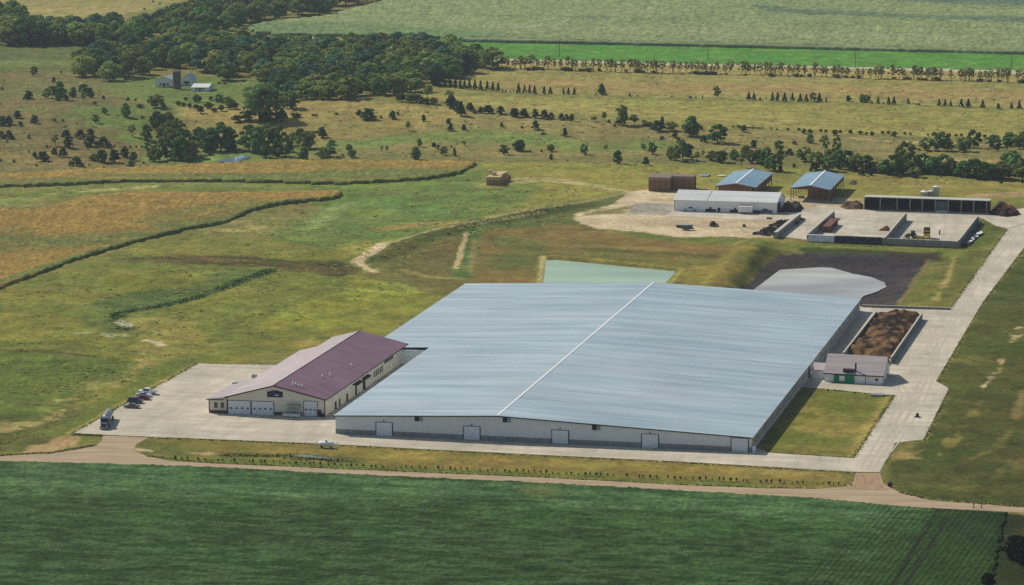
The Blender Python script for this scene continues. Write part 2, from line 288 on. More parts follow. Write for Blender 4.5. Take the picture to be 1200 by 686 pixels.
GROUND_LAYERS = [
    # far side, right
    zone([(500, 40), (1300, 62), (1300, 92), (590, 72), (560, 74), (540, 60)], (60, 124, 50), (68, 130, 56), 3, 1, 60, 6, 2),
    zone([(585, 71), (1300, 88), (1300, 101), (585, 83)], (152, 132, 98), (138, 124, 86), 3, 2, 30, 5, 3),
    line([(585, 70.5), (800, 75.5), (1000, 80), (1300, 87.5)], (190, 178, 154), 9, None, 2, .5),
    zone([(540, 88), (590, 83), (1300, 99), (1300, 134), (800, 117), (600, 111), (430, 104)], (132, 124, 84), (122, 118, 78), 5, 4, 40, 8, 4),
    zone([(570, 97), (640, 93), (900, 99), (1300, 109), (1300, 127), (900, 114), (700, 110), (600, 107)], (146, 118, 92), (134, 118, 86), 14, 10, 40, 8, 5, .8),
    line([(430, 105), (600, 110.5), (800, 116.5), (1000, 122), (1300, 131)], (100, 114, 68), 6, (118, 120, 74), 3, 1),
    zone([(430, 106), (600, 112), (800, 118), (1300, 133), (1300, 168), (960, 158), (830, 153), (640, 135), (540, 122)], (138, 128, 84), (122, 118, 72), 6, 4, 30, 9, 6),
    zone([(560, 114), (900, 122), (1300, 138), (1300, 150), (900, 136), (600, 121)], (134, 132, 78), (128, 122, 74), 14, 10, 30, 9, 7, .7),
    zone([(520, 128), (640, 136), (830, 153), (1300, 168), (1300, 212), (900, 200), (560, 192), (400, 190), (330, 188), (380, 160)], (122, 112, 82), (106, 104, 72), 8, 8, 35, 4, 8),
    line([(360, 176), (400, 170), (470, 165), (548, 158), (620, 164), (690, 173), (760, 170)], (96, 124, 68), 20, (104, 118, 72), 14, 10, 20, 9, .85),
    line([(880, 156), (960, 160), (1050, 166), (1200, 172)], (172, 146, 108), 7, (150, 130, 96), 4, 5, 20, 10, .8, .4),
    line([(1060, 186), (1200, 190)], (160, 128, 98), 6, None, 4, 5, 20, 11, .8, .35),
    # meadow round the yards
    zone([(562, 191), (700, 190.5), (850, 194), (1040, 202), (1300, 213), (1300, 240), (1000, 236), (800, 222), (735, 224), (640, 250), (470, 300), (420, 320), (380, 260)], (130, 124, 66), (112, 114, 60), 4, 4, 25, 4, 12),
    zone([(990, 204), (1300, 218), (1300, 232), (1160, 232), (1000, 230)], (128, 112, 74), (118, 112, 66), 8, 8, 25, 5, 13, .8),
    line([(1300, 231), (1240, 229), (1195, 227), (1150, 230)], (170, 142, 104), 9, (150, 128, 92), 4, 3),
    # left, far
    zone([(-80, -25), (225, -25), (210, 4), (150, 16), (130, 24), (60, 25), (-80, 25)], (140, 126, 92), (128, 120, 84), 6, 4, 60, 8, 14),
    line([(20, 24), (70, 26), (130, 25)], (150, 118, 88), 20, None, 10, 6),
    zone([(-80, 52), (118, 52), (128, 82), (60, 88), (-80, 88)], (80, 92, 58), (92, 102, 60), 10, 8, 50, 6, 15),
    line([(-40, 76), (40, 74), (100, 74)], (104, 112, 66), 22, None, 16, 8, 20, 3, .8),
    zone([(-80, 84), (60, 86), (130, 92), (170, 110), (140, 150), (170, 190), (-80, 205)], (104, 92, 68), (90, 90, 58), 12, 14, 30, 2, 16),
    zone([(130, 88), (310, 92), (320, 118), (240, 130), (180, 125), (120, 108)], (86, 110, 58), (96, 112, 62), 6, 6, 25, 3, 17),
    zone([(40, 128), (150, 122), (250, 120), (190, 150), (150, 158), (80, 140)], (92, 118, 62), (84, 106, 56), 14, 16, 20, 3, 18, .9),
    zone([(20, 92), (130, 94), (140, 112), (60, 122), (10, 112)], (92, 100, 62), (104, 100, 68), 14, 14, 20, 2, 19, .6),
    zone([(205, 122), (290, 125), (340, 119), (420, 117), (520, 127), (560, 140), (450, 158), (300, 170), (220, 150)], (140, 122, 86), (124, 112, 76), 8, 6, 30, 4, 20),
    zone([(215, 158), (300, 166), (350, 168), (350, 188), (240, 192), (160, 192), (190, 165)], (88, 114, 60), (100, 110, 62), 8, 8, 20, 3, 21),
    zone([(130, 160), (190, 160), (170, 172)], (98, 126, 62), None, 10, 6),
    line([(255, 184), (240, 190), (215, 192)], (104, 128, 70), 6, None, 4, 3),
    zone([(-60, 176), (120, 180), (150, 196), (-60, 206)], (118, 102, 74), (104, 96, 66), 10, 8, 25, 5, 22),
    # between the two corn fields and the creek meadow
    zone([(-60, 218), (150, 213), (400, 215), (560, 193), (640, 215), (600, 250), (400, 236), (300, 226), (100, 230), (-60, 248)], (96, 110, 58), (110, 116, 66), 3, 3, 14, 3, 23),
    line([(-10, 241), (60, 240), (110, 233)], (86, 92, 60), 10, (120, 118, 84), 6, 6, 8, 4, .8),
    line([(60, 228), (110, 224), (180, 219)], (150, 146, 112), 5, None, 3, 5, 8, 4, .9, .4),
    zone([(390, 205), (545, 203), (620, 225), (560, 262), (430, 285), (330, 300), (300, 275), (380, 245)], (100, 122, 62), (84, 108, 60), 8, 10, 14, 3, 24),
    line([(405, 242), (440, 238), (470, 244), (530, 250)], (72, 108, 66), 12, (90, 124, 74), 6, 8, 9, 5, .8),
    line([(360, 268), (385, 255), (400, 240)], (116, 138, 96), 7, None, 5, 6, 8, 5, .8, .35),
    line([(320, 297), (350, 296), (375, 291)], (70, 104, 62), 8, None, 5, 5, 8, 6, .8),
    zone([(255, 262), (330, 246), (320, 275), (270, 284)], (120, 112, 78), (104, 108, 64), 10, 10, 10, 3, 25),
    line([(260, 270), (290, 270), (305, 266)], (158, 142, 104), 5, None, 4, 5, 8, 7, .8, .4),
    line([(545, 262), (500, 262), (452, 268)], (150, 112, 74), 9, (134, 114, 70), 6, 6, 12, 8, .75),
    # lower left meadow
    zone([(-60, 345), (50, 323), (140, 295), (300, 285), (430, 300), (430, 322), (560, 322), (530, 345), (420, 410), (250, 425), (60, 540), (-60, 540)], (114, 112, 48), (98, 106, 50), 5, 5, 22, 4, 26),
    zone([(130, 290), (210, 276), (330, 283), (420, 298), (310, 300), (180, 300)], (118, 112, 58), (108, 108, 56), 6, 6, 18, 4, 27),
    zone([(104, 305), (190, 300), (280, 301), (400, 308), (422, 318), (400, 325), (330, 316), (240, 309), (160, 307)], (92, 74, 46), (58, 60, 36), 3, 5, 5, 4, 28),
    zone([(322, 316), (270, 314), (190, 336), (120, 350), (98, 376), (128, 392), (147, 386), (138, 370), (180, 363), (232, 350)], (68, 90, 54), (88, 104, 54), 5, 6, 10, 3, 29),
    line([(318, 317), (270, 334), (230, 349), (180, 361), (140, 367), (134, 376), (150, 386)], (48, 72, 42), 5, (58, 80, 46), 3, 3, 8, 9),
    line([(140, 378), (148, 382)], (170, 166, 138), 4, None, 2, 3), line([(172, 399), (190, 405)], (196, 182, 140), 3, None, 2, 2), line([(92, 391), (145, 394)], (150, 152, 124), 4, None, 3, 5, 8, 9, .7, .4),
    zone([(160, 372), (220, 372), (250, 400), (200, 425), (180, 400)], (136, 124, 76), (120, 114, 62), 10, 12, 16, 2, 30, .7),
    zone([(360, 335), (520, 326), (470, 372), (390, 385), (300, 400)], (128, 128, 44), (108, 112, 46), 14, 16, 16, 5, 31, .8),
    zone([(420, 330), (505, 326), (470, 350), (400, 356)], (132, 140, 40), (110, 116, 44), 6, 10, 8, 4, 71, .8), zone([(300, 372), (420, 352), (430, 372), (330, 398)], (128, 134, 42), (116, 112, 52), 6, 10, 8, 5, 72, .7), zone([(120, 318), (260, 318), (220, 334), (130, 345)], (126, 124, 42), (104, 104, 46), 8, 10, 8, 5, 73, .7),
    line([(270, 390), (330, 360), (400, 335)], (92, 106, 46), 6, None, 6, 5, 20, 3, .6), line([(330, 395), (395, 370), (440, 362)], (88, 96, 48), 9, None, 8, 8, 20, 3, .6, .4),
    line([(355, 405), (395, 395), (420, 398)], (150, 126, 72), 8, None, 6, 8, 10, 4, .7, .4),
    zone([(-60, 408), (60, 411), (130, 420), (162, 428), (105, 466), (60, 488), (-60, 500)], (80, 98, 44), (88, 104, 46), 3, 3, 16, 8, 32),
    line([(-20, 411), (50, 412), (100, 417)], (84, 76, 52), 4, None, 2, 2),
    zone([(-60, 488), (40, 490), (90, 470), (110, 500), (60, 528), (-60, 533)], (84, 84, 46), (66, 78, 42), 8, 8, 10, 3, 33),
    line([(210, 402), (175, 420), (150, 440), (90, 468), (60, 492), (50, 505)], (158, 140, 100), 6, (130, 120, 76), 5, 9, 8, 10, .8, .5),
    line([(230, 424), (170, 458), (110, 492), (84, 507)], (92, 106, 48), 16, None, 8, 5, 12, 4, .8),
    line([(232, 426), (160, 466), (84, 508)], (150, 132, 84), 3, None, 2, 1.5, 8, 4, .8, .4),
    line([(50, 528), (70, 520), (75, 516)], (168, 140, 100), 8, None, 4, 6, 8, 12, .9, .35),
    line([(0, 505), (20, 500), (35, 498)], (146, 132, 104), 6, None, 4, 6, 8, 12, .8, .4),
    # embankment south of the field road, banks of the ponds
    zone([(432, 306), (505, 277), (600, 253), (680, 236), (700, 262), (830, 280), (905, 287), (880, 345), (520, 345), (430, 325)], (108, 96, 58), (92, 94, 52), 3, 4, 16, 4, 34),
    zone([(560, 268), (680, 264), (780, 276), (870, 288), (850, 300), (640, 292), (630, 345), (545, 345)], (118, 94, 60), (102, 90, 58), 5, 6, 14, 5, 35),
    line([(640, 268), (740, 275), (840, 285)], (104, 74, 50), 5, (112, 90, 58), 3, 4, 12, 5, .8),
    line([(690, 292), (760, 296), (830, 300)], (70, 76, 44), 7, None, 4, 5, 10, 5, .7), line([(590, 280), (620, 290), (600, 310)], (78, 92, 50), 16, None, 10, 8, 10, 5, .7),
    zone([(640, 250), (720, 232), (735, 240), (690, 262), (600, 268), (540, 275), (560, 262)], (78, 92, 52), (92, 98, 54), 4, 5, 10, 5, 36),
    line([(510, 276), (600, 258), (690, 240)], (62, 80, 46), 8, None, 5, 3, 10, 6, .8),
    line([(430, 300), (455, 292), (500, 277)], (72, 88, 46), 14, None, 6, 5, 10, 6, .8),
    line([(478, 300), (500, 292), (495, 318)], (90, 84, 54), 20, None, 12, 9, 10, 6, .7),
    line([(553, 268), (548, 300), (540, 326)], (66, 98, 56), 7, (84, 104, 58), 3, 2),
    line([(547, 272), (541, 292), (535, 315)], (178, 158, 118), 1.6, None, 1, 1, 8, 5, .85), line([(557, 280), (552, 320)], (136, 116, 88), 2, None, 2, 1.5, 8, 5, .6),
    line([(735, 226), (690, 236), (620, 246), (560, 259), (510, 269), (470, 281), (446, 290)], (178, 162, 122), 1.0, None, .8, .7, 10, 6, .65, .3),
    line([(640, 249), (590, 257), (540, 267)], (172, 156, 116), .8, None, .8, .7, 10, 6, .5, .3),
    line([(450, 286), (436, 294), (422, 304), (419, 308)], (208, 188, 152), 5, (178, 160, 122), 2, 2.5, 6, 7), line([(419, 308), (428, 314), (439, 319)], (196, 178, 136), 2.4, None, 1.5, 1.5),
    line([(439, 316), (470, 317), (500, 325), (540, 327)], (146, 134, 92), 3, None, 3, 3, 8, 5, .6, .35),
    zone([(905, 287), (880, 345), (795, 345), (800, 316), (850, 298), (885, 284)], (124, 108, 54), (106, 100, 50), 4, 4, 10, 3, 37),
    zone([(912, 284), (890, 290), (848, 345), (868, 345), (900, 310), (925, 296)], (74, 80, 42), (92, 90, 46), 4, 5, 8, 3, 38),
    # pond margins
    line([(628, 345), (633, 301), (652, 299.5), (800, 314.5), (775, 345)], (128, 124, 70), 1.4, (118, 112, 62), 1, 1),
    line([(633, 343), (637, 301)], (196, 180, 122), 1.5, None, 1, 1),
    zone([(912, 300), (960, 296), (1014, 298), (1086, 304), (1048, 362), (1000, 380), (852, 348), (878, 332)], (70, 64, 62), (54, 52, 54), 1.2, 1.2, 8, 5, 39),
    line([(1006, 353), (1030, 345), (1043, 337), (1044, 330), (1030, 322), (1000, 317)], (104, 98, 92), 3, (70, 64, 62), 2, 3, 4, 9, .8), line([(1020, 352), (1046, 343), (1058, 333), (1046, 322)], (92, 86, 82), 1.6, None, 1.5, 3, 4, 9, .7, .4),
    zone([(1086, 304), (1118, 298), (1180, 270), (1116, 360), (1048, 360)], (84, 92, 46), (98, 96, 50), 4, 4, 14, 3, 40),
    line([(1086, 306), (1066, 336), (1052, 357)], (104, 92, 74), 2.5, None, 2, 2), line([(1118, 300), (1112, 325), (1096, 352)], (150, 130, 92), 1.6, None, 2, 3, 8, 7, .85),
    zone([(690, 268), (800, 276), (945, 286), (1125, 292), (1150, 285), (1120, 302), (1010, 299), (905, 292), (760, 280)], (88, 104, 48), (98, 108, 52), 3, 3, 16, 5, 41),
    line([(950, 293), (1030, 296), (1090, 300)], (58, 70, 40), 7, None, 4, 3), zone([(1040, 296), (1100, 296), (1095, 306), (1040, 302)], (64, 54, 44), None, 4, 4, 8, 1, 4, .8),
    # sandy yard
    zone([(677, 252), (720, 238), (738, 225), (765, 222), (840, 226), (990, 232), (1012, 236), (1012, 247), (936, 252), (908, 279), (800, 277.5), (700, 268), (679, 263)], (202, 184, 148), (178, 160, 128), 2, 3, 16, 3, 42),
    zone([(737, 242), (760, 238), (792, 240), (786, 252), (738, 250.5)], (158, 152, 138), (148, 142, 128), 2, 2, 10, 3, 43),
    zone([(700, 246), (735, 243), (732, 250), (690, 252)], (122, 118, 66), (140, 124, 82), 4, 4, 8, 3, 44),
    line([(737, 227), (752, 228), (760, 226)], (150, 124, 88), 4, None, 3, 3), line([(740, 252), (775, 253.5)], (128, 108, 74), 2.5, None, 2, 2),
    line([(590, 214.5), (640, 212), (690, 217), (735, 225)], (180, 164, 122), 3.6, None, 2, 2, 8, 8, .9), line([(595, 210), (650, 209), (700, 218)], (172, 158, 116), 2.6, None, 2, 2, 8, 8, .75),
    line([(575, 219), (600, 213), (620, 212)], (120, 118, 70), 12, None, 6, 5),
    zone([(985, 232), (1012, 231), (1012, 246), (985, 246)], (150, 130, 92), (120, 110, 70), 4, 4, 8, 2, 45),
    zone([(1150, 256), (1168, 266), (1181, 270), (1150, 292), (1124, 292)], (76, 88, 40), (84, 92, 44), 2, 2, 12, 2, 46),
    # right side lawns
    zone([(1204, 290), (1150, 358), (1096, 447), (1114, 456), (1082, 517), (1038, 545), (1040, 570), (1100, 590), (1300, 600), (1300, 280)], (62, 72, 34), (74, 80, 38), 3, 2, 18, 3, 47),
    zone([(1300, 440), (1200, 420), (1150, 470), (1110, 545), (1120, 580), (1300, 590)], (78, 68, 44), (64, 68, 36), 14, 14, 18, 2, 48, .6),
    line([(1197, 384), (1185, 402), (1170, 432), (1152, 455)], (182, 162, 126), 1.5, (150, 134, 100), 1.2, 3, 6, 9, .85, .44),
    line([(1150, 470), (1125, 505), (1100, 540)], (128, 112, 74), 1.6, None, 2, 4, 8, 9, .6, .47), line([(1200, 480), (1170, 525), (1120, 545)], (118, 102, 70), 1.4, None, 2, 4, 8, 9, .5, .46), line([(1200, 458), (1190, 490)], (140, 118, 92), 2, None, 3, 3, 8, 9, .6),
    line([(1110, 575), (1160, 555), (1200, 540)], (104, 86, 62), 6, None, 6, 7, 8, 9, .6, .4),
    zone([(1046, 530), (1080, 528), (1075, 538), (1044, 540)], (140, 118, 88), None, 3, 3), line([(1148, 352), (1125, 390), (1096, 446)], (138, 122, 78), 2.6, None, 2, 2, 6, 9, .7, .4),
    line([(1120, 420), (1140, 424)], (110, 98, 64), 8, None, 6, 6, 8, 9, .6, .4),
    zone([(1160, 604), (1300, 606), (1300, 800), (1130, 800)], (44, 52, 26), (36, 46, 22), 3, 3, 10, 2, 52),
    # grass plot and front swale
    zone([(955, 450), (1055, 462), (1003, 545), (890, 535)], (96, 100, 44), (106, 104, 52), 3, 2, 14, 4, 49),
    line([(940, 500), (985, 505)], (140, 120, 76), 12, None, 8, 8, 8, 5, .6, .4), line([(950, 480), (975, 490)], (136, 124, 70), 6, None, 6, 6, 8, 5, .6, .35), line([(1046, 468), (1024, 500), (1002, 535)], (146, 124, 86), 4, None, 3, 3, 8, 5, .8, .3),
    zone([(150, 511), (400, 518), (800, 541), (1003, 552), (1004, 572), (900, 574), (640, 563), (240, 545), (150, 533)], (104, 98, 54), (120, 104, 62), 3, 2, 10, 5, 50),
    line([(200, 539), (400, 547), (640, 559), (900, 571)], (88, 100, 46), 7, (96, 102, 52), 3, 2),
    line([(420, 531), (600, 540), (800, 550), (960, 558)], (138, 114, 72), 6, (122, 108, 60), 4, 3, 10, 5, .7),
    zone([(160, 516), (210, 520), (230, 534), (170, 532), (158, 526)], (76, 88, 42), (84, 92, 46), 3, 3),
    line([(162, 527), (178, 529)], (180, 168, 136), 2, None, 1, 2, 6, 5, .8), line([(220, 531), (262, 533)], (170, 146, 104), 2, None, 2, 3, 6, 5, .8, .4),
    line([(262, 533), (340, 534), (420, 541)], (62, 76, 42), 4, (80, 84, 50), 3, 3, 6, 5, .8),
]
CORN_HIGH = [(-90, 208), (0, 206), (110, 200), (200, 196), (330, 190), (470, 190), (562, 191), (548, 202), (520, 209), (488, 213), (400, 217.5), (250, 214), (150, 214.5), (60, 219), (-90, 223)]
CORN_LOW = [(-100, 249), (0, 247.5), (44, 247), (100, 232), (161, 227), (285, 228), (400, 225), (404, 229), (398, 234), (322, 242), (290, 251), (268, 262), (215, 272), (148, 289), (97, 304), (50, 321), (0, 341), (-100, 385)]
CORN_FAR = [(545, 48.2), (900, 55.7), (1330, 66.7), (1360, -60), (520, -60), (452, 2), (378, 21), (312, 27), (286, 34), (300, 42), (420, 45)]
SOY = [(-110, 536), (0, 540.9), (240, 548), (400, 556.4), (640, 567), (800, 576), (934, 583.4), (1028, 591.5), (1012, 620), (952, 686), (880, 780), (-110, 780)]
SOYR = [(1008, 589.8), (1068, 595), (1182, 601.5), (1172, 640), (1152, 780), (850, 780), (924, 686), (988, 620)]

# ------------------------------------------------------------------ the ground sheet: rows graded with distance
_rows = [585.0]
while _rows[-1] < 2650: _rows.append(_rows[-1] + max(.55, _rows[-1] ** 2 / (F * H) * 1.15))
_rows = np.array(_rows); NR = len(_rows); NC = 640
_cu = np.linspace(-1, 1, NC)
GX = _cu[None, :] * (_rows[:, None] * .1765 * 1.22 + 25); GY = np.repeat(_rows[:, None], NC, 1)
_jx = (np.random.rand(NR, NC) - .5) * .5 * (GX[:, 1:2] - GX[:, :1]); _jx[:, 0] = _jx[:, -1] = 0
GX = GX + _jx
gx, gy = GX.ravel(), GY.ravel()
GZ0 = hgt(gx, gy)

def np_mesh(name, co, faces, mats, col=None, smooth=True):
    me = bpy.data.meshes.new(name); nv, nf = len(co), len(faces)
    me.vertices.add(nv); me.vertices.foreach_set('co', np.ascontiguousarray(co, np.float32).ravel())
    me.loops.add(nf * 4); me.loops.foreach_set('vertex_index', np.ascontiguousarray(faces, np.int32).ravel())
    me.polygons.add(nf); me.polygons.foreach_set('loop_start', np.arange(0, nf * 4, 4, dtype=np.int32))
    me.update(calc_edges=True)
    if smooth: me.polygons.foreach_set('use_smooth', np.ones(nf, bool))
    if col is not None:
        ca = me.color_attributes.new('Col', 'FLOAT_COLOR', 'POINT')
        c4 = np.ones((nv, 4), np.float32); c4[:, :3] = col; ca.data.foreach_set('color', c4.ravel())
    for m in (mats if isinstance(mats, list) else [mats]): me.materials.append(m)
    o = bpy.data.objects.new(name, me); COL.objects.link(o); return o

def base_col(x, y):
    t = fbm(x, y, 40, 5, 3)[:, None]
    return np.array(lin((118, 108, 72))) * t + np.array(lin((98, 100, 58))) * (1 - t)
gcol = paint(gx, gy, base_col(gx, gy), GROUND_LAYERS)
# uneven growth: broad and narrow patches of drier and greener plants
_t = fbm(gx, gy, 9, 41, 3)[:, None]; _f = bbox_eval(sdist, FLATP, gx, gy, 60, -99)
gcol = gcol * (.74 + .52 * _t)
_h = sstep(.42, .62, fbm(gx, gy, 5.5, 47, 4))[:, None]; _k = gcol.mean(1, keepdims=True)
gcol = gcol * (.72 + .0 * _h) + .28 * _k * (np.array([1.22, 1.06, .52]) * _h + np.array([.72, 1.12, .46]) * (1 - _h))
gcol = gcol * (.86 + .28 * vnoise(gx, gy, 2.2, 48)[:, None]) * np.array([1.34, 1.28, .80])
_d = sstep(.56, .74, streak(gx, gy, 7, 3, 61))[:, None] * .22
gcol = gcol * (1 - _d) + np.array(lin((150, 134, 92))) * gcol.mean(1, keepdims=True) / .14 * _d * .7 + gcol * _d * .3
# bare soil, sand and mud carry no growth
BARE = [q for q in GROUND_LAYERS if (max(q[2]) > .36 and q[2][0] > q[2][1] * 1.05) or (max(q[2]) < .075 and q[2][0] > q[2][1]) or q[2][2] > .2 or (q[0] == 'z' and q[8] in (43, 44))]
gcol = paint(gx, gy, gcol, BARE)
# grass relief on the meadow
rough = sstep(0, -12, _f)
gz = GZ0 + rough * ((fbm(gx, gy, 4.5, 91, 2) - .5) * .75 + (vnoise(gx, gy, 1.2, 93) - .5) * .25)
_i = np.arange(NR * NC).reshape(NR, NC)
gf = np.stack([_i[:-1, :-1], _i[:-1, 1:], _i[1:, 1:], _i[1:, :-1]], -1).reshape(-1, 4)
ground_mat = attr_mat('meadow ground', .75, .38, .11, .22, bump_h=.18)
ground = np_mesh('ground', np.stack([gx, gy, gz], -1), gf, ground_mat, gcol)
tag(ground, kind='structure')
# the plain beyond, out to the horizon on all sides
def plain():
    b = np.concatenate([_i[0, :], _i[1:, -1], _i[-1, -2::-1], _i[-2:0:-1, 0]])
    P = np.stack([gx[b], gy[b], gz[b]], -1); c = np.array([0, 1400.0]); d = P[:, :2] - c
    d = d / np.linalg.norm(d, axis=1, keepdims=True)
    rings = [P]
    for R_ in (900, 1800, 4900):
        q = P.copy(); q[:, :2] = c + d * np.maximum(R_, np.linalg.norm(P[:, :2] - c, axis=1, keepdims=True) + R_ * .02); q[:, 2] = -.6 if R_ > 1000 else -.2; rings.append(q)
    n = len(b); co = np.concatenate(rings); fs = []
    for r in range(len(rings) - 1):
        for k in range(n): fs.append([r * n + k, r * n + (k + 1) % n, (r + 1) * n + (k + 1) % n, (r + 1) * n + k])
    cl = base_col(co[:, 0], co[:, 1]); cl[:n] = gcol[b]
    return np_mesh('plain', co, np.array(fs), ground_mat, cl)
tag(plain(), kind='structure')

def row_mat():
    m = attr_mat('soybean rows', 1.3, .4, .07, .2, bump_h=.2, mid=.45, amp3=.25); nt = m.node_tree; n = nt.nodes; L = nt.links
    a, b_ = at(1015.6, 615), at(952.5, 686); ang = math.atan2(a[1] - b_[1], a[0] - b_[0])
    tc = n.new('ShaderNodeTexCoord'); mp = n.new('ShaderNodeMapping'); mp.inputs['Rotation'].default_value = (0, 0, math.pi / 2 - ang); L.new(tc.outputs['Object'], mp.inputs[0])
    wv = n.new('ShaderNodeTexWave'); wv.bands_direction = 'X'; wv.inputs['Scale'].default_value = .314 / 1.52; wv.inputs['Distortion'].default_value = .35; wv.inputs['Detail Scale'].default_value = .3; L.new(mp.outputs[0], wv.inputs[0])
    r = n.new('ShaderNodeMapRange'); r.inputs['To Min'].default_value = .7; r.inputs['To Max'].default_value = 1.15; L.new(wv.outputs['Fac'], r.inputs[0])
    bs = n['Principled BSDF']; src = bs.inputs['Base Color'].links[0].from_socket; vm = n.new('ShaderNodeVectorMath'); vm.operation = 'SCALE'; L.new(src, vm.inputs[0]); L.new(r.outputs[0], vm.inputs['Scale']); L.new(vm.outputs[0], bs.inputs['Base Color']); return m

def crop(name, poly, hgt_, rough_h, layers, base, m, fine=1.1, warp=1.0, label=None):
    P = W2(dense(poly, True, 4))
    d = bbox_eval(sdist, P, gx, gy, 5, -99) + (vnoise(gx, gy, 3, 55) - .5) * warp
    ins = (d > 0).reshape(NR, NC)
    fm = ins[:-1, :-1] & ins[:-1, 1:] & ins[1:, 1:] & ins[1:, :-1]
    faces = gf[fm.ravel()]
    used, inv = np.unique(faces.ravel(), return_inverse=True); n = len(used); faces = inv.reshape(-1, 4)
    x, y = gx[used], gy[used]
    dd = d[used]; z = GZ0[used] + hgt_ * (.35 + .65 * sstep(0, 2.2, dd + (np.random.rand(n) - .5))) + rough_h * ((vnoise(x, y, fine, 21) - .5) * 1.3 + (np.random.rand(n) - .5) * .7)
    t = fbm(x, y, 30, 8, 3)[:, None]
    c = np.array(lin(base[0])) * t + np.array(lin(base[1])) * (1 - t)
    c = paint(x, y, c, layers)
    c = c * (.7 + .6 * np.random.rand(n, 1) ** 1.3) * (.85 + .3 * fbm(x, y, 6, 33, 2)[:, None])
    # outer rows: plants seen side-on down to the soil
    e = np.concatenate([faces[:, [0, 1]], faces[:, [1, 2]], faces[:, [2, 3]], faces[:, [3, 0]]])
    key = np.sort(e, 1); kk = key[:, 0].astype(np.int64) * n + key[:, 1]
    u, idx, cnt = np.unique(kk, return_index=True, return_counts=True)
    be = e[idx[cnt == 1]]; bv = np.unique(be.ravel()); mp = {int(v): n + i for i, v in enumerate(bv)}
    low = np.stack([x[bv] , y[bv], GZ0[used][bv] - .3], -1)
    sk = np.array([[b, a, mp[int(a)], mp[int(b)]] for a, b in be])
    co = np.concatenate([np.stack([x, y, z], -1), low]); cl = np.concatenate([c, c[bv] * np.array([1.15, 1.4, .95])])
    o = np_mesh(name, co, np.concatenate([faces, sk]), m, cl, smooth=False)
    return tag(o, label=label, cat='crop', kind='stuff')

corn_m = attr_mat('standing corn', 1.2, .32, .1, .18, bump_h=.3)
CL = [zone([(-90, 268), (60, 278), (150, 276), (262, 252), (300, 244), (300, 250), (268, 262), (150, 288), (0, 300)], (92, 110, 54), (116, 110, 58), 10, 10, 14, 5, 3, .8),
      line([(-20, 340), (97, 303), (215, 271), (268, 261), (322, 241), (400, 233)], (104, 116, 58), 5, None, 5, 3),
      line([(180, 262), (230, 250), (290, 240)], (110, 116, 60), 12, None, 10, 6, 12, 4, .6)]
crop('corn_field', CORN_LOW, 1.25, .45, CL, ((158, 126, 64), (134, 116, 56)), corn_m, label='tan ripening corn in the lower left field with a winding edge')
CH = [zone([(-90, 214), (60, 211), (140, 206), (300, 206), (480, 200), (548, 200), (488, 214), (400, 219), (150, 216), (-90, 226)], (104, 116, 58), (128, 118, 62), 8, 5, 12, 6, 3, .9),
      line([(0, 219), (150, 214), (250, 214), (400, 217), (490, 212), (545, 202)], (106, 116, 58), 4, None, 5, 3)]
crop('corn_field', CORN_HIGH, 1.25, .45, CH, ((160, 130, 66), (136, 120, 58)), corn_m, label='strip of tan and green corn below the pasture')
CF = [zone([(880, 9), (950, 14), (1060, 20), (1220, 24), (1300, 30), (1220, 29), (1060, 25), (920, 19)], (84, 108, 82), (98, 118, 86), 14, 20, 40, 8, 3, .9),
      line([(480, 20), (700, 24), (900, 30), (1250, 38)], (104, 124, 86), 12, None, 10, 10, 40, 4, .6, .4), line([(600, 34), (900, 42), (1250, 52)], (142, 148, 106), 30, None, 20, 10, 40, 4, .6),
      line([(300, 34), (420, 38), (540, 47)], (108, 132, 84), 60, None, 30, 10), line([(1000, -6), (1250, 4)], (92, 112, 88), 90, None, 60, 20)]
crop('corn_field', CORN_FAR, 1.9, .5, CF, ((138, 148, 98), (124, 140, 90)), corn_m, 2.0, label='wide pale green corn field across the top of the photo')
def corn_front():
    P = np.array([at(x, y)[:2] for x, y in [(540 + k * 3.0, 49.5 + (k * 3.0 - 5) * .0212 + max(0, k * 3.0 - 360) * .0035) for k in range(0, 265)]]); n = len(P); rs = np.random.RandomState(2); rows = []
    for back, hh in ((-.4, -.3), (0, 1.3), (.8, 1.95), (4, 1.95), (9, 1.95), (16, 1.9)):
        x, y = P[:, 0] + .22 * back, P[:, 1] + .97 * back; rows.append(np.stack([x, y, hgt(x, y) + hh + (rs.rand(n) - .5) * (.5 if hh > 0 else 0)], 1))
    co = np.concatenate(rows); c = np.array(lin((122, 134, 92))) * (.75 + .5 * rs.rand(len(co), 1)); i = np.arange(len(co)).reshape(6, n)
    f = np.stack([i[:-1, :-1], i[:-1, 1:], i[1:, 1:], i[1:, :-1]], -1).reshape(-1, 4); return tag(np_mesh('corn_field', co, f, corn_m, c, smooth=False), label='front rows of the wide pale green corn field', cat='crop', kind='stuff')
corn_front()
soy_m = attr_mat('soybean leaves', 1.3, .45, .07, .2, bump_h=.22, stretch=(.5, 1.3, 1), rot=rad(11), mid=.45, amp3=.34)
row_m = row_mat()
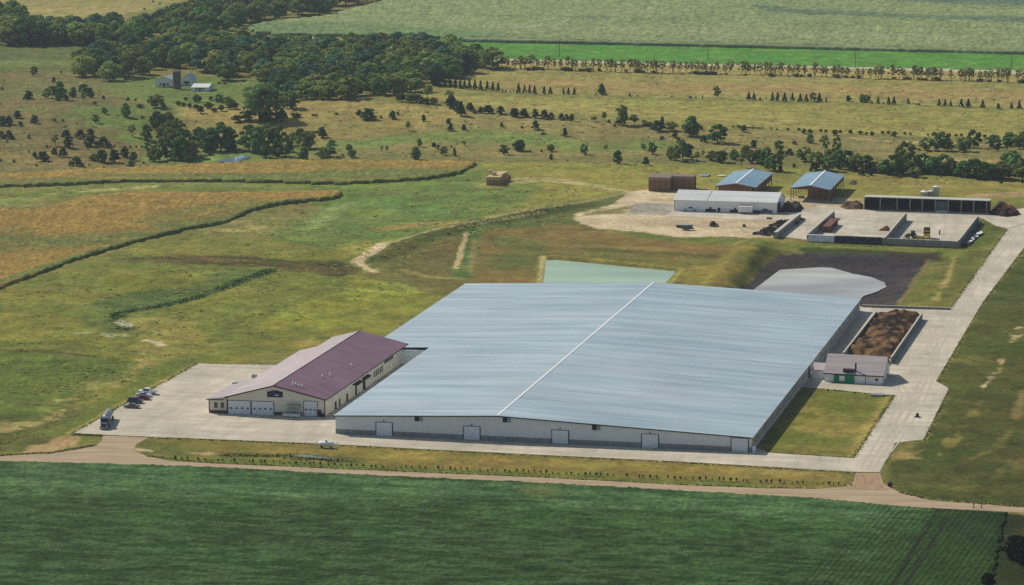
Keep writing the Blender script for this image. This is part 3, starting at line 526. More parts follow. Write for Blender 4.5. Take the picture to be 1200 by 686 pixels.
SY = [zone([(1016, 612), (1180, 604), (1160, 790), (880, 790)], (50, 82, 46), (60, 94, 52), 4, 3, 20, 1, 3),
      zone([(-110, 536), (1100, 592), (1000, 612), (600, 594), (-110, 574)], (92, 118, 74), (58, 88, 50), 12, 10, 5, 5, 4, .8),
      line([(1101, 598), (1075, 640), (1040, 700)], (40, 46, 28), 1.0, None, .4, .2), line([(1114, 600), (1092, 640), (1054, 700)], (44, 52, 30), 1.0, None, .4, .2),
      zone([(605, 575), (640, 572), (650, 584), (622, 588)], (98, 104, 58), (80, 98, 54), 3, 3), line([(440, 571), (560, 576), (640, 579)], (44, 70, 40), 1.4, None, 1, 2, 6, 5, .7, .35), line([(0, 562), (120, 561), (240, 568), (340, 572)], (42, 66, 38), 1.4, None, 1, 2, 6, 5, .7, .35), line([(570, 590), (640, 592)], (40, 62, 36), 2, None, 2, 2, 6, 5, .7), line([(700, 582), (780, 588)], (44, 66, 40), 1.2, None, 1, 2, 6, 5, .7)]
SY = SY[1:]
SY += [zone([(-110, 596), (300, 608), (700, 616), (1000, 640), (900, 790), (-110, 790)], (34, 60, 24), (24, 46, 20), 30, 24, 5, 6, 8, .6), zone([(-110, 536), (1100, 592), (900, 790), (-110, 790)], (98, 128, 76), (44, 76, 36), 8, 8, 2.0, 3, 61, .32)]
crop('soybean_rows', SOYR, .7, .2, SY, ((52, 78, 33), (35, 57, 23)), row_m, .9, label='right part of the soybean field with rows and two wheel tracks')
crop('soybean_field', SOY, .75, .25, SY, ((54, 82, 30), (34, 58, 20)), soy_m, .9, label='dark green soybean field along the bottom of the photo')

# ------------------------------------------------------------------ paved sheets
def sheet(name, px, z, m, th=.3, kind='structure', world=None):
    P = world if world is not None else [plane(*p) for p in px]
    bm = bmesh.new(); top = [bm.verts.new((p[0], p[1], z)) for p in P]; bot = [bm.verts.new((p[0], p[1], z - th)) for p in P]; n = len(P)
    f = bm.faces.new(top); bm.normal_update()
    if f.normal.z < 0: f.normal_flip()
    for i in range(n): bm.faces.new([top[i], bot[i], bot[(i + 1) % n], top[(i + 1) % n]])
    bmesh.ops.triangulate(bm, faces=[f], ngon_method='EAR_CLIP')
    bmesh.ops.recalc_face_normals(bm, faces=bm.faces)
    me = bpy.data.meshes.new(name); bm.to_mesh(me); bm.free(); me.materials.append(m)
    o = bpy.data.objects.new(name, me); COL.objects.link(o); return tag(o, kind=kind)

def concrete_mat():
    m = bpy.data.materials.new('concrete paving'); m.use_nodes = True; nt = m.node_tree; n = nt.nodes; L = nt.links; b = n['Principled BSDF']
    b.inputs['Roughness'].default_value = .9; b.inputs['Specular IOR Level'].default_value = .15
    tc = n.new('ShaderNodeTexCoord'); mp = n.new('ShaderNodeMapping'); mp.inputs['Rotation'].default_value = (0, 0, -AU); L.new(tc.outputs['Object'], mp.inputs[0])
    br = n.new('ShaderNodeTexBrick'); br.offset = 0; br.inputs['Scale'].default_value = 1; br.inputs['Brick Width'].default_value = 5.5; br.inputs['Row Height'].default_value = 5.5
    br.inputs['Mortar Size'].default_value = .09; br.inputs['Mortar Smooth'].default_value = .6; br.inputs['Bias'].default_value = 0
    br.inputs['Color1'].default_value = (*lin((198, 188, 167)), 1); br.inputs['Color2'].default_value = (*lin((202, 193, 173)), 1); br.inputs['Mortar'].default_value = (*lin((186, 176, 156)), 1)
    L.new(mp.outputs[0], br.inputs['Vector'])
    cur = br.outputs['Color']
    for s, d, a, st in ((.05, 5, .2, (1, 1, 1)), (.3, 6, .17, (.2, 1, 1)), (.3, 6, .14, (1, .2, 1)), (2.0, 3, .1, (1, 1, 1))):
        m2 = n.new('ShaderNodeMapping'); m2.inputs['Scale'].default_value = st; L.new(mp.outputs[0], m2.inputs[0])
        q = n.new('ShaderNodeTexNoise'); q.inputs['Scale'].default_value = s; q.inputs['Detail'].default_value = d; L.new(m2.outputs[0], q.inputs[0])
        r = n.new('ShaderNodeMapRange'); r.inputs['From Min'].default_value = .3; r.inputs['From Max'].default_value = .7; r.inputs['To Min'].default_value = 1 - a; r.inputs['To Max'].default_value = 1 + a * .6
        L.new(q.outputs['Fac'], r.inputs[0]); v = n.new('ShaderNodeVectorMath'); v.operation = 'SCALE'; L.new(cur, v.inputs[0]); L.new(r.outputs[0], v.inputs['Scale']); cur = v.outputs[0]
    L.new(cur, b.inputs['Base Color']); return m
CONC = concrete_mat()
sheet('parking_lot', [(85, 508.5), (231.5, 426.5), (330, 428), (420, 425), (480, 412), (560, 470), (860, 514), (900.7, 530.9), (1001, 537.6), (1050, 463.8), (1040, 463.5), (957.7, 455.4), (925, 452), (1000, 365), (1012, 358.5), (1115, 361), (1181, 268.8), (1225, 255), (1200, 290.5), (1152, 354), (1107, 430), (1097, 447), (1112, 455.4), (1082, 515.8), (1050, 519), (1036.5, 543), (1031, 553.6), (1000, 553.5), (800, 541.6), (500, 527), (369, 520), (165, 511.8)], .10, CONC)
sheet('bunker_yard', [(1181.5, 268.2), (1167, 265), (1152, 256.5), (1146, 255), (1124, 288), (946, 281.5), (909, 277), (937.5, 249.2), (960, 241), (990, 243.5), (1012, 245.5), (1158, 250), (1190, 246), (1240, 236), (1226, 254)], .10, CONC)
sheet('shed_apron', [(779, 253.7), (790, 246), (913, 249), (936, 248.4), (933.5, 253), (924, 259), (880, 258), (830, 256)], .07, CONC)
dirt_m = mat('dirt road', (184, 164, 136), scale=.3, rgb2=(154, 132, 106), rough=.95, stretch=(.2, 1.4, 1), rot=rad(11), spec=.1)
sheet('dirt_road', [(-60, 531.5), (0, 534.8), (60, 531.5), (90, 527.5), (112, 522.5), (120, 516.5), (120, 511.0), (174, 513.0), (160, 521), (156, 528), (172, 535), (200, 540.7), (240, 543), (400, 550.2), (640, 560.3), (800, 568.8), (900, 572.9), (960, 573.3), (990, 570.8), (1000, 566), (1003, 554.6), (1031, 554.7), (1035, 567), (1055, 578), (1092, 586.3), (1200, 594.8), (1260, 599), (1260, 606), (1200, 601.2), (1068, 594.4), (934, 583), (800, 575.4), (640, 566.4), (400, 555.8), (240, 547.4), (0, 540.3), (-60, 537.3)], .05, dirt_m)
# wheel-worn approach between road and drive
rut_m = mat('rutted dirt', (146, 122, 96), scale=.7, rgb2=(176, 148, 116), rough=.95, stretch=(1.6, .25, 1), rot=rad(15), spec=.1)
sheet('dirt_approach', [(1004, 556), (1030, 556.2), (1032, 566), (1040, 575), (985, 572.5), (1001, 566)], .08, rut_m)
0 and sheet('gravel_approach', [(122, 513), (172, 514.8), (158, 521), (152, 527), (110, 528.5), (118, 521)], .08, mat('gravel', (172, 156, 132), scale=.4, rgb2=(150, 136, 114), rough=.95, stretch=(1, .3, 1), rot=rad(20)))

# tyre marks worn into the paving
mark_m = mat('tyre marks', (190, 180, 160), scale=.5, rgb2=(176, 167, 149), rough=.9, contrast=.8)
def strip(pts, wd=.55, z=.106):
    P = np.array([plane(*p) for p in dense(pts, False, 6)]); P[1:-1] = (P[:-2] + 2 * P[1:-1] + P[2:]) / 4; P[1:-1] = (P[:-2] + 2 * P[1:-1] + P[2:]) / 4
    T = np.gradient(P, axis=0); T /= np.linalg.norm(T, axis=1, keepdims=True); N = np.stack([-T[:, 1], T[:, 0]], 1)
    for s in (-1, 1):
        A = P + N * (s * .95 - wd / 2); B = P + N * (s * .95 + wd / 2); n = len(P); co = np.concatenate([np.c_[A, np.full(n, z)], np.c_[B, np.full(n, z)]])
        tag(np_mesh('tyre_mark', co, np.array([[i, i + 1, n + i + 1, n + i] for i in range(n - 1)]), mark_m), kind='structure')
for i, q in enumerate(([(150, 511), (200, 490), (282, 487)], [(160, 511), (240, 496), (330, 496), (365, 490)], [(180, 513), (300, 507), (500, 523), (800, 537), (985, 549)], [(1018, 552), (1040, 520), (1075, 460), (1105, 395), (1150, 320), (1195, 268)], [(1024, 552), (1052, 515), (1080, 470), (1098, 420), (1090, 375), (1035, 362)], [(1012, 551), (1042, 500), (1062, 465), (1052, 448)], [(1195, 262), (1140, 253), (1080, 255), (1060, 275)], [(1190, 260), (1100, 251), (1010, 250), (985, 268)])): strip(q, .55, .106 + .002 * i)
# ------------------------------------------------------------------ water
def water(name, px, z, m, n=4):
    P = [plane(*p, z) for p in dense(px, True, n)]
    P = [p + (np.random.rand(2) - .5) * .5 for p in P]
    return sheet(name, None, z, m, .05, 'structure', P)
wm = mat('green pond water', (174, 196, 160), scale=.05, rgb2=(140, 168, 142), rough=.3, spec=.4, stretch=(.3, 1, 1), rot=rad(11))
water('pond_water', [(637, 302), (655, 301), (803, 316), (782, 346), (634, 342)], -1.0, wm)
lw = mat('slurry water', (206, 206, 194), scale=.04, rgb2=(152, 150, 144), rough=.3, spec=.4, stretch=(.3, 1, 1), rot=rad(20), contrast=1.3)
water('slurry_water', [(868, 352), (876, 342), (890, 331), (904, 320), (922, 312.5), (945, 310.5), (972, 313.5), (1000, 321), (1022, 325), (1036, 331), (1039, 336), (1028, 342), (1012, 347), (1006, 352), (1010, 370), (900, 364)], -3.9, lw)
pwm = mat('creek pond water', (130, 156, 172), scale=.12, rgb2=(104, 128, 140), rough=.1, spec=.5)
_c = at(278, 186); water('creek_pond', [(254, 189.5), (259, 187.2), (268, 186), (274, 184.2), (283, 182.6), (290, 181.6), (296, 182.2), (294, 184.4), (286, 186.6), (281, 189.6), (270, 190.6), (262, 190.2)], _c[2] + .35, pwm)
water('ditch_water', [(344, 533.6), (356, 533.4), (372, 535), (398, 538.6), (416, 541), (404, 540.4), (376, 537), (354, 535.2)], .05, mat('ditch water', (140, 150, 146), scale=.9, rgb2=(88, 94, 66), rough=.3, contrast=1.6))

# ------------------------------------------------------------------ common building materials
M_roof = None
def metal_roof(name, c1, c2, rough=.45, metal=.3, sc=.22, k=.03):
    m = bpy.data.materials.new(name); m.use_nodes = True; nt = m.node_tree; n = nt.nodes; L = nt.links; b = n['Principled BSDF']
    b.inputs['Metallic'].default_value = metal; b.inputs['Roughness'].default_value = rough
    tc = n.new('ShaderNodeTexCoord'); mp = n.new('ShaderNodeMapping'); mp.inputs['Rotation'].default_value = (0, 0, rad(12)); L.new(tc.outputs['Object'], mp.inputs[0])
    m2 = n.new('ShaderNodeMapping'); m2.inputs['Scale'].default_value = (k, 1, 1); L.new(mp.outputs[0], m2.inputs[0])
    q = n.new('ShaderNodeTexNoise'); q.inputs['Scale'].default_value = sc; q.inputs['Detail'].default_value = 6; q.inputs['Roughness'].default_value = .6; L.new(m2.outputs[0], q.inputs[0])
    cr = n.new('ShaderNodeValToRGB'); e = cr.color_ramp.elements; e[0].position = .36; e[0].color = (*lin(c2), 1); e[1].position = .62; e[1].color = (*lin(c1), 1)
    L.new(q.outputs['Fac'], cr.inputs[0])
    m3 = n.new('ShaderNodeMapping'); m3.inputs['Scale'].default_value = (.0006, 1, 1); L.new(mp.outputs[0], m3.inputs[0])
    q2 = n.new('ShaderNodeTexNoise'); q2.inputs['Scale'].default_value = .55; q2.inputs['Detail'].default_value = 5; q2.inputs['Roughness'].default_value = .75; L.new(m3.outputs[0], q2.inputs[0])
    q3 = n.new('ShaderNodeTexNoise'); q3.inputs['Scale'].default_value = .03; q3.inputs['Detail'].default_value = 3; L.new(mp.outputs[0], q3.inputs[0])
    r = n.new('ShaderNodeMapRange'); r.inputs['From Min'].default_value = .3; r.inputs['From Max'].default_value = .7; r.inputs['To Min'].default_value = .8; r.inputs['To Max'].default_value = 1.08; L.new(q2.outputs['Fac'], r.inputs[0])
    r3 = n.new('ShaderNodeMapRange'); r3.inputs['From Min'].default_value = .3; r3.inputs['From Max'].default_value = .7; r3.inputs['To Min'].default_value = .9; r3.inputs['To Max'].default_value = 1.08; L.new(q3.outputs['Fac'], r3.inputs[0])
    mu = n.new('ShaderNodeMath'); mu.operation = 'MULTIPLY'; L.new(r.outputs[0], mu.inputs[0]); L.new(r3.outputs[0], mu.inputs[1])
    vm = n.new('ShaderNodeVectorMath'); vm.operation = 'SCALE'; L.new(cr.outputs[0], vm.inputs[0]); L.new(mu.outputs[0], vm.inputs['Scale']); br = n.new('ShaderNodeTexBrick'); br.offset = 0; br.inputs['Scale'].default_value = 1; br.inputs['Brick Width'].default_value = 12.2; br.inputs['Row Height'].default_value = 3.66; br.inputs['Mortar Size'].default_value = .06; br.inputs['Mortar Smooth'].default_value = .8
    br.inputs['Color1'].default_value = (1, 1, 1, 1); br.inputs['Color2'].default_value = (.95, .96, .97, 1); br.inputs['Mortar'].default_value = (1.1, 1.1, 1.1, 1); L.new(mp.outputs[0], br.inputs[0])
    vx = n.new('ShaderNodeVectorMath'); vx.operation = 'MULTIPLY'; L.new(vm.outputs[0], vx.inputs[0]); L.new(br.outputs['Color'], vx.inputs[1]); L.new(vx.outputs[0], b.inputs['Base Color'])
    MATS[name] = m; return m
def ribbed(name, rgb, per=.9, dark=.86, rough=.6, rot=None, var=.06):
    """painted steel cladding: fine upright ribs, a little weathering"""
    m = bpy.data.materials.new(name); m.use_nodes = True; nt = m.node_tree; n = nt.nodes; L = nt.links; b = n['Principled BSDF']; b.inputs['Roughness'].default_value = rough; b.inputs['Specular IOR Level'].default_value = .3
    tc = n.new('ShaderNodeTexCoord'); mp = n.new('ShaderNodeMapping'); mp.inputs['Rotation'].default_value = (0, 0, rad(11)); L.new(tc.outputs['Object'], mp.inputs[0])
    wv = n.new('ShaderNodeTexWave'); wv.wave_type = 'BANDS'; wv.bands_direction = 'DIAGONAL' if rot else 'X'; wv.inputs['Scale'].default_value = .314 / per * 2; wv.inputs['Distortion'].default_value = 0; L.new(mp.outputs[0], wv.inputs[0])
    q = n.new('ShaderNodeTexNoise'); q.inputs['Scale'].default_value = .4; q.inputs['Detail'].default_value = 4; L.new(mp.outputs[0], q.inputs[0])
    r = n.new('ShaderNodeMapRange'); r.inputs['To Min'].default_value = dark; r.inputs['To Max'].default_value = 1.03; L.new(wv.outputs['Fac'], r.inputs[0])
    r2 = n.new('ShaderNodeMapRange'); r2.inputs['From Min'].default_value = .3; r2.inputs['From Max'].default_value = .7; r2.inputs['To Min'].default_value = 1 - var; r2.inputs['To Max'].default_value = 1 + var; L.new(q.outputs['Fac'], r2.inputs[0])
    mu = n.new('ShaderNodeMath'); mu.operation = 'MULTIPLY'; L.new(r.outputs[0], mu.inputs[0]); L.new(r2.outputs[0], mu.inputs[1])
    vm = n.new('ShaderNodeVectorMath'); vm.operation = 'SCALE'; vm.inputs[0].default_value = lin(rgb); L.new(mu.outputs[0], vm.inputs['Scale']); L.new(vm.outputs[0], b.inputs['Base Color'])
    MATS[name] = m; return m
M_galv = metal_roof('galvanised roof', (192, 206, 208), (162, 182, 190), .45, .2, .2, .085)
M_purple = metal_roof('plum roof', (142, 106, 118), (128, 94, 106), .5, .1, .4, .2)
M_lilac = metal_roof('plum roof painted sheen', (190, 176, 173), (174, 160, 160), .5, .1, .4, .2)  # same plum roof, paler: glossy sheen of the sunlit slope painted into the colour
M_blue = metal_roof('blue grey roof', (146, 178, 192), (128, 160, 178), .42, .25, .5, .1)
M_whiteroof = metal_roof('white roof', (238, 239, 234), (224, 226, 222), .5, .1, .4, .2)
M_clad = ribbed('pale grey cladding', (218, 224, 224), .9, .97, var=.03)
M_cream = ribbed('cream cladding', (222, 216, 196), .9, .96)
M_wclad = ribbed('white cladding', (238, 239, 236), .9, .97, var=.03)
M_wain = mat('brown wainscot', (92, 66, 56), scale=1)
M_conc = mat('concrete wall', (160, 158, 148), scale=.5, rgb2=(132, 130, 122), rough=.9, bump_h=.02)
M_concd = mat('damp concrete', (152, 154, 150), scale=.6, rgb2=(122, 125, 124), rough=.9, stretch=(1, 1, .3))
M_trim = mat('dark trim', (64, 50, 54), scale=1)
M_dark = mat('dark opening', (34, 36, 40), scale=1)
M_glass = mat('window glass', (40, 48, 58), scale=1, rough=.1, spec=.6)
M_white = mat('white paint', (226, 228, 226), scale=1, var=.05, rough=.5)
M_door = mat('white door', (222, 228, 230), scale=.8, var=.05, rough=.5)
M_ridge = mat('ridge flashing', (236, 238, 236), scale=1, var=.04, rough=.4)
M_steel = mat('galvanised steel', (150, 156, 158), scale=2, rough=.4, metal=.6)
M_post = mat('weathered post', (96, 84, 72), scale=1.5)
M_green = mat('green sheeting', (20, 132, 92), scale=1)
M_black = mat('black rubber', (32, 32, 34), scale=2, rough=.8)
M_bale = mat('straw bale', (150, 116, 84), scale=.9, rgb2=(104, 76, 58), rough=1, bump_h=.1)
M_bale2 = mat('weathered bale', (160, 146, 132), scale=1.2, rgb2=(112, 96, 86), rough=1, bump_h=.1)
M_paleb = mat('pale straw bale', (214, 196, 150), scale=1.2, rgb2=(180, 152, 108), rough=1, bump_h=.1)

def pane_box(fr, mb, u, v, z0, z1, wd, proud=.06, mi=0):   # a box proud of the front plane v
    return fr.box(mb, u - wd / 2, u + wd / 2, v - proud, v + .05, z0, z1, mi)
def side_box(fr, mb, u, v0, v1, z0, z1, proud=.06, mi=0):  # a box proud of the side plane u
    return fr.box(mb, u - .05, u + proud, v0, v1, z0, z1, mi)

# ------------------------------------------------------------------ the great freestall barn
def big_barn():
    fr = Fr(plane(393.5, 508.5), rad(-10.5)); Wd, Ln, R = 121.1, 209.0, 48.0; hl, hr, hk = 5.6, 4.5, 7.62; vn, ex = 97.0, 20.0
    t = thing('freestall_barn', 'vast low barn with a pale blue-grey metal roof and white ridge line', 'barn', fr.o)
    sl, sr = (hk - hl) / R, (hk - hr) / (Wd - R)
    zf = lambda u, v: hk - (R - u) * sl if u <= R else hk - (u - R) * sr
    b = MB(); fr.wallprism(b, [(0, 1.45), (Wd, 1.45), (Wd, hr - .3), (R, hk - .3), (0, hl - .3)], 0, .3); b.build('front_wall', M_clad, t)
    b = MB(); fr.box(b, -.04, Wd + .04, -.08, .38, 0, 1.45); b.build('concrete_base', M_concd, t)
    b = MB(); fr.box(b, 0, .3, .4, vn, 0, hl - .3); fr.box(b, -ex, 0, vn, vn + .3, 0, zf(-ex, 0) - .3); fr.box(b, -ex, -ex + .3, vn + .31, Ln, 0, zf(-ex, 0) - .3)
    fr.box(b, -ex + .3, Wd - .4, Ln - .3, Ln, 0, 4.0); b.build('rear_wall', M_clad, t)
    pad = mat('cooling pad wall', (206, 202, 192), scale=.28, rgb2=(164, 156, 142), rough=.9, stretch=(1, 1, 2), contrast=1.8)
    b = MB(); fr.box(b, Wd - .3, Wd, .4, Ln - .4, 1.1, hr - .25); sw = b.build('side_wall', pad, t)
    b = MB(); fr.box(b, Wd - .3, Wd + .12, .4, Ln - .4, 0, 1.1); b.build('side_base', mat('light kerb', (196, 192, 180), scale=.5), t)
    p = MB()
    for k in range(58): fr.box(p, Wd, Wd + .1, 1.2 + k * 3.6, 1.4 + k * 3.6, 1.1, hr - .3)
    p.build('side_battens', M_steel, t)['kind'] = 'stuff'
    b = MB(); fr.slab(b, [(-.5, -.5), (R - .3, -.5), (R - .3, Ln + .4), (-ex - .5, Ln + .4), (-ex - .5, vn - .4), (-.5, vn - .4)], zf, .18); b.build('roof_slope', M_galv, t)
    b = MB(); fr.slab(b, [(R + .3, -.5), (Wd + .5, -.5), (Wd + .5, Ln + .4), (R + .3, Ln + .4)], zf, .18); b.build('roof_slope', M_galv, t)
    b = MB(); b.prism([fr.P(R - .36, -.55, hk - .12), fr.P(R + .36, -.55, hk - .12), fr.P(R + .3, -.55, hk + .1), fr.P(R - .3, -.55, hk + .1)], [fr.P(R - .36, Ln + .4, hk - .12), fr.P(R + .36, Ln + .4, hk - .12), fr.P(R + .3, Ln + .4, hk + .1), fr.P(R - .3, Ln + .4, hk + .1)]); b.build('ridge_cap', M_ridge, t)
    b = MB()
    for u0, u1 in ((-.5, R), (R, Wd + .5)):
        b.prism([fr.P(u0, -.62, zf(u0, 0) - .32), fr.P(u1, -.62, zf(u1, 0) - .32), fr.P(u1, -.52, zf(u1, 0) - .32), fr.P(u0, -.52, zf(u0, 0) - .32)], [fr.P(u0, -.62, zf(u0, 0) - .02), fr.P(u1, -.62, zf(u1, 0) - .02), fr.P(u1, -.52, zf(u1, 0) - .02), fr.P(u0, -.52, zf(u0, 0) - .02)])
    b.build('eave_trim', M_trim, t)
    for cx in (450.4, 553, 656.6, 761.8, 867):
        yb = 508.5 + (cx - 393.5) * .0452
        u, z = fr.uz(cx, yb - 8); wd = 4.6
        f = MB(); pane_box(fr, f, u, -.09, .05, 4.1, wd + .5, .07); fo = f.build('door_frame', M_trim, t)
        d = MB()
        for k in range(4): pane_box(fr, d, u, -.16, .12 + k * .97, .12 + k * .97 + .95, wd, .05)
        d.build('overhead_door', M_door, t)
        l = MB(); l.tube(fr.P(u, -.1, 4.55), fr.P(u, -.5, 4.5), .12, .22, 8); l.build('door_lamp', M_trim, t)
    for cx, cy in ((490, 491), (593.3, 492.5), (698, 501.5)):
        u, z = fr.uz(cx, cy); f = MB(); pane_box(fr, f, u - .35, 0, z - .7, z + .75, 1.3, .12); vo = f.build('wall_vent', M_dark, t)
        h = MB(); h.hexa([fr.P(u + .35, -.5, z - .6), fr.P(u + 1.3, -.5, z - .6), fr.P(u + 1.3, 0, z - .6), fr.P(u + .35, 0, z - .6), fr.P(u + .35, -.1, z + .75), fr.P(u + 1.3, -.1, z + .75), fr.P(u + 1.3, 0, z + .75), fr.P(u + .35, 0, z + .75)]); h.build('hood', M_steel, vo)
    b = MB(); b.tube(fr.P(Wd + .7, .2, .1), fr.P(Wd + .7, .2, 1.6), .55, n=10); b.tube(fr.P(Wd + .7, .2, 1.6), fr.P(Wd + .7, .2, 2.0), .55, .2, 10); b.build('side_tank', M_white, t)
    return fr
BB = big_barn()

# ------------------------------------------------------------------ the plum-roofed parlour
def parlour():
    o = plane(266.3, 485.2); r = plane(381.0, 488.4); au = math.atan2(r[1] - o[1], r[0] - o[0]); fr = Fr(o, au, rad(74.7))
    Wd = float(np.hypot(*(r - o))); he, R, Ln = 5.5, Wd * .485, 81.0; hk = 9.3; s = (hk - he) / R; s2 = (hk - he) / (Wd - R)
    zf = lambda u, v: hk - (R - u) * s if u <= R else hk - (u - R) * s2
    t = thing('milking_parlour', 'cream gabled farm building with a plum metal roof beside the big barn', 'barn', fr.o)
    b = MB(); fr.wallprism(b, [(0, 0), (Wd, 0), (Wd, he - .25), (R, hk - .25), (0, he - .25)], 0, .3); b.build('front_wall', M_cream, t)
    b = MB(); fr.wallprism(b, [(5.8, 0), (Wd, 0), (Wd, he - .25), (R, hk - .25), (5.8, zf(5.8, 0) - .25)], Ln - .3, Ln); fr.box(b, 0, .3, .31, 67, 0, he - .25); fr.box(b, 0, 5.8, 66.7, 67, 0, he - .25); fr.box(b, 5.8, 6.1, 67, Ln - .31, 0, zf(5.8, 0) - .25)
    fr.box(b, Wd - .3, Wd, .31, Ln - .31, 0, he - .25); b.build('side_wall', M_cream, t)
    lw, ll = 5.7, 25.0; zl = lambda u, v: he - .25 + u * .13
    b = MB(); fr.wallprism(b, [(-lw, 0), (0, 0), (0, zl(0, 0) - .2), (-lw, zl(-lw, 0) - .2)], .4, ll); b.build('lean_to', M_cream, t)
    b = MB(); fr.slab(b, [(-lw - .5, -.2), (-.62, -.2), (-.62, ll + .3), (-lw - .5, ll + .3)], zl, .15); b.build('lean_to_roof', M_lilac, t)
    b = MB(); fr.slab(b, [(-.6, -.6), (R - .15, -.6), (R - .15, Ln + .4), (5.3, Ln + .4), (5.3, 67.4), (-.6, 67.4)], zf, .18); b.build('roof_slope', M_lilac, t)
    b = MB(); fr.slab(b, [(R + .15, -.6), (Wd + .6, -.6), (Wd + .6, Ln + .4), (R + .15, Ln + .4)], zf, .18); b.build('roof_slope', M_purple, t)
    b = MB(); b.prism([fr.P(R - .3, -.65, hk - .1), fr.P(R + .3, -.65, hk - .1), fr.P(R, -.65, hk + .12)], [fr.P(R - .3, Ln + .4, hk - .1), fr.P(R + .3, Ln + .4, hk - .1), fr.P(R, Ln + .4, hk + .12)]); b.build('ridge_cap', M_trim, t)
    b = MB()
    for u0, u1 in ((-.6, R), (R, Wd + .6)):
        b.prism([fr.P(u0, -.75, zf(u0, 0) - .36), fr.P(u1, -.75, zf(u1, 0) - .36), fr.P(u1, -.62, zf(u1, 0) - .36), fr.P(u0, -.62, zf(u0, 0) - .36)], [fr.P(u0, -.75, zf(u0, 0) + .02), fr.P(u1, -.75, zf(u1, 0) + .02), fr.P(u1, -.62, zf(u1, 0) + .02), fr.P(u0, -.62, zf(u0, 0) + .02)])
    fr.box(b, Wd + .6, Wd + .72, -.6, Ln + .4, he - .42, he - .12); fr.box(b, -lw - .6, -.62, -.32, -.22, zl(-lw, 0) - .3, zl(-lw, 0) - .02)
    b.build('eave_trim', M_trim, t)
    b = MB(); fr.box(b, -.08, .22, -.06, -.0, 0, he - .4); fr.box(b, Wd - .2, Wd + .08, -.06, 0, 0, he - .4); fr.box(b, -lw - .06, -lw + .2, .33, .4, .9, zl(-lw, 0) - .2); b.build('corner_trim', M_trim, t)
    def px(cx, cy): return fr.uz(cx, cy)
    for x0, x1, y0, y1, n in ((267.6, 293.4, 469.7, 486.0, 4), (295.2, 320.4, 470.6, 487.0, 4), (356.3, 371.4, 470.6, 488.8, 3)):
        u0, z1 = px(x0, y0); u1, _ = px(x1, y0); um = (u0 + u1) / 2; z1 = max(z1, 3.8)
        f = MB(); pane_box(fr, f, um, -.01, .02, z1 + .2, u1 - u0 + .4, .06); fo = f.build('door_frame', M_trim, t)
        d = MB(); ns = 5
        for k in range(ns): pane_box(fr, d, um, -.08, .05 + k * z1 / ns, .05 + (k + 1) * z1 / ns - .03, u1 - u0, .05)
        do = d.build('overhead_door', M_door, t)
        for k in range(n):
            uu = u0 + (u1 - u0) * (k + .5) / n; g = MB(); pane_box(fr, g, uu, -.14, z1 * .40, z1 * .40 + .5, .75, .03); g.build('window', M_glass, do)
    # signboard with an arched head and a pale swoosh
    u0, z1 = px(313.2, 457.8); u1, z0 = px(331.4, 465.8); um = (u0 + u1) / 2; hw = (u1 - u0) / 2
    outl = [(-1, 0), (1, 0), (1, .84), (.6, .87)] + [(.6 * math.cos(a), .87 + .15 * math.sin(a)) for a in [math.pi * k / 8 for k in range(1, 8)]] + [(-.6, .87), (-1, .84)]
    S = lambda x, y, v: fr.P(um + x * hw, v, z0 + y * (z1 - z0))
    b = MB(); b.prism([S(x, y, -.18) for x, y in outl], [S(x, y, -.03) for x, y in outl]); sg = b.build('signboard', mat('sign board', (40, 36, 44), scale=1), t)
    def shp(pts, m, v=-.21):
        q = MB(); q.prism([S(x, y, v) for x, y in pts], [S(x, y, v + .025) for x, y in pts]); return q.build('sign_emblem', m, sg)
    shp([(-.35, .38), (-.1, .55), (.15, .58), (.3, .45), (.12, .3), (-.1, .3)], mat('sign blue', (54, 92, 170), scale=1))
    shp([(-.05, .28), (.3, .4), (.55, .42), (.62, .56), (.5, .3), (.2, .2)], mat('sign white', (220, 224, 230), scale=1), -.215)
    shp([(-.8, .44), (-.4, .66), (0, .74), (.4, .66), (.4, .62), (0, .69), (-.4, .61), (-.78, .4)], mat('sign grey', (120, 116, 130), scale=1))
    b = MB(); u0 = px(320.8, 485)[0]; u1 = px(355.5, 487)[0]; fr.box(b, u0 + .3, u1 - .3, -.07, -.005, 0, 1.05); fr.box(b, -lw, -.1, .32, .4, 0, .95); b.build('wainscot', M_wain, t)
    for cx in (253, 260.6):
        u, z = fr.uz(cx, 475.3, .4); g = MB(); pane_box(fr, g, u, .38, z - .75, z + .75, 1.0, .05); wo = g.build('window', M_glass, t)
        q = MB(); pane_box(fr, q, u, .38, z + .78, z + .88, 1.2, .09); q.build('lintel', M_trim, wo)
    # rack frame before the wall
    u0 = px(338.3, 480)[0]; u1 = px(353, 480)[0]; b = MB()
    for k in range(5):
        u = u0 + (u1 - u0) * k / 4
        b.tube(fr.P(u, -.5, 0), fr.P(u, -.5, 3.6), .09, n=6); b.tube(fr.P(u, -1.7, 0), fr.P(u, -1.7, 3.3), .09, n=6); b.tube(fr.P(u, -.5, 3.6), fr.P(u, -1.7, 3.3), .07, n=6)
    for z in (3.5, 2.4, 1.2): b.tube(fr.P(u0, -1.1, z), fr.P(u1, -1.1, z), .08, n=6)
    fr.box(b, u0, u1, -1.75, -.5, 3.55, 3.7); b.build('porch_frame', M_steel, t)
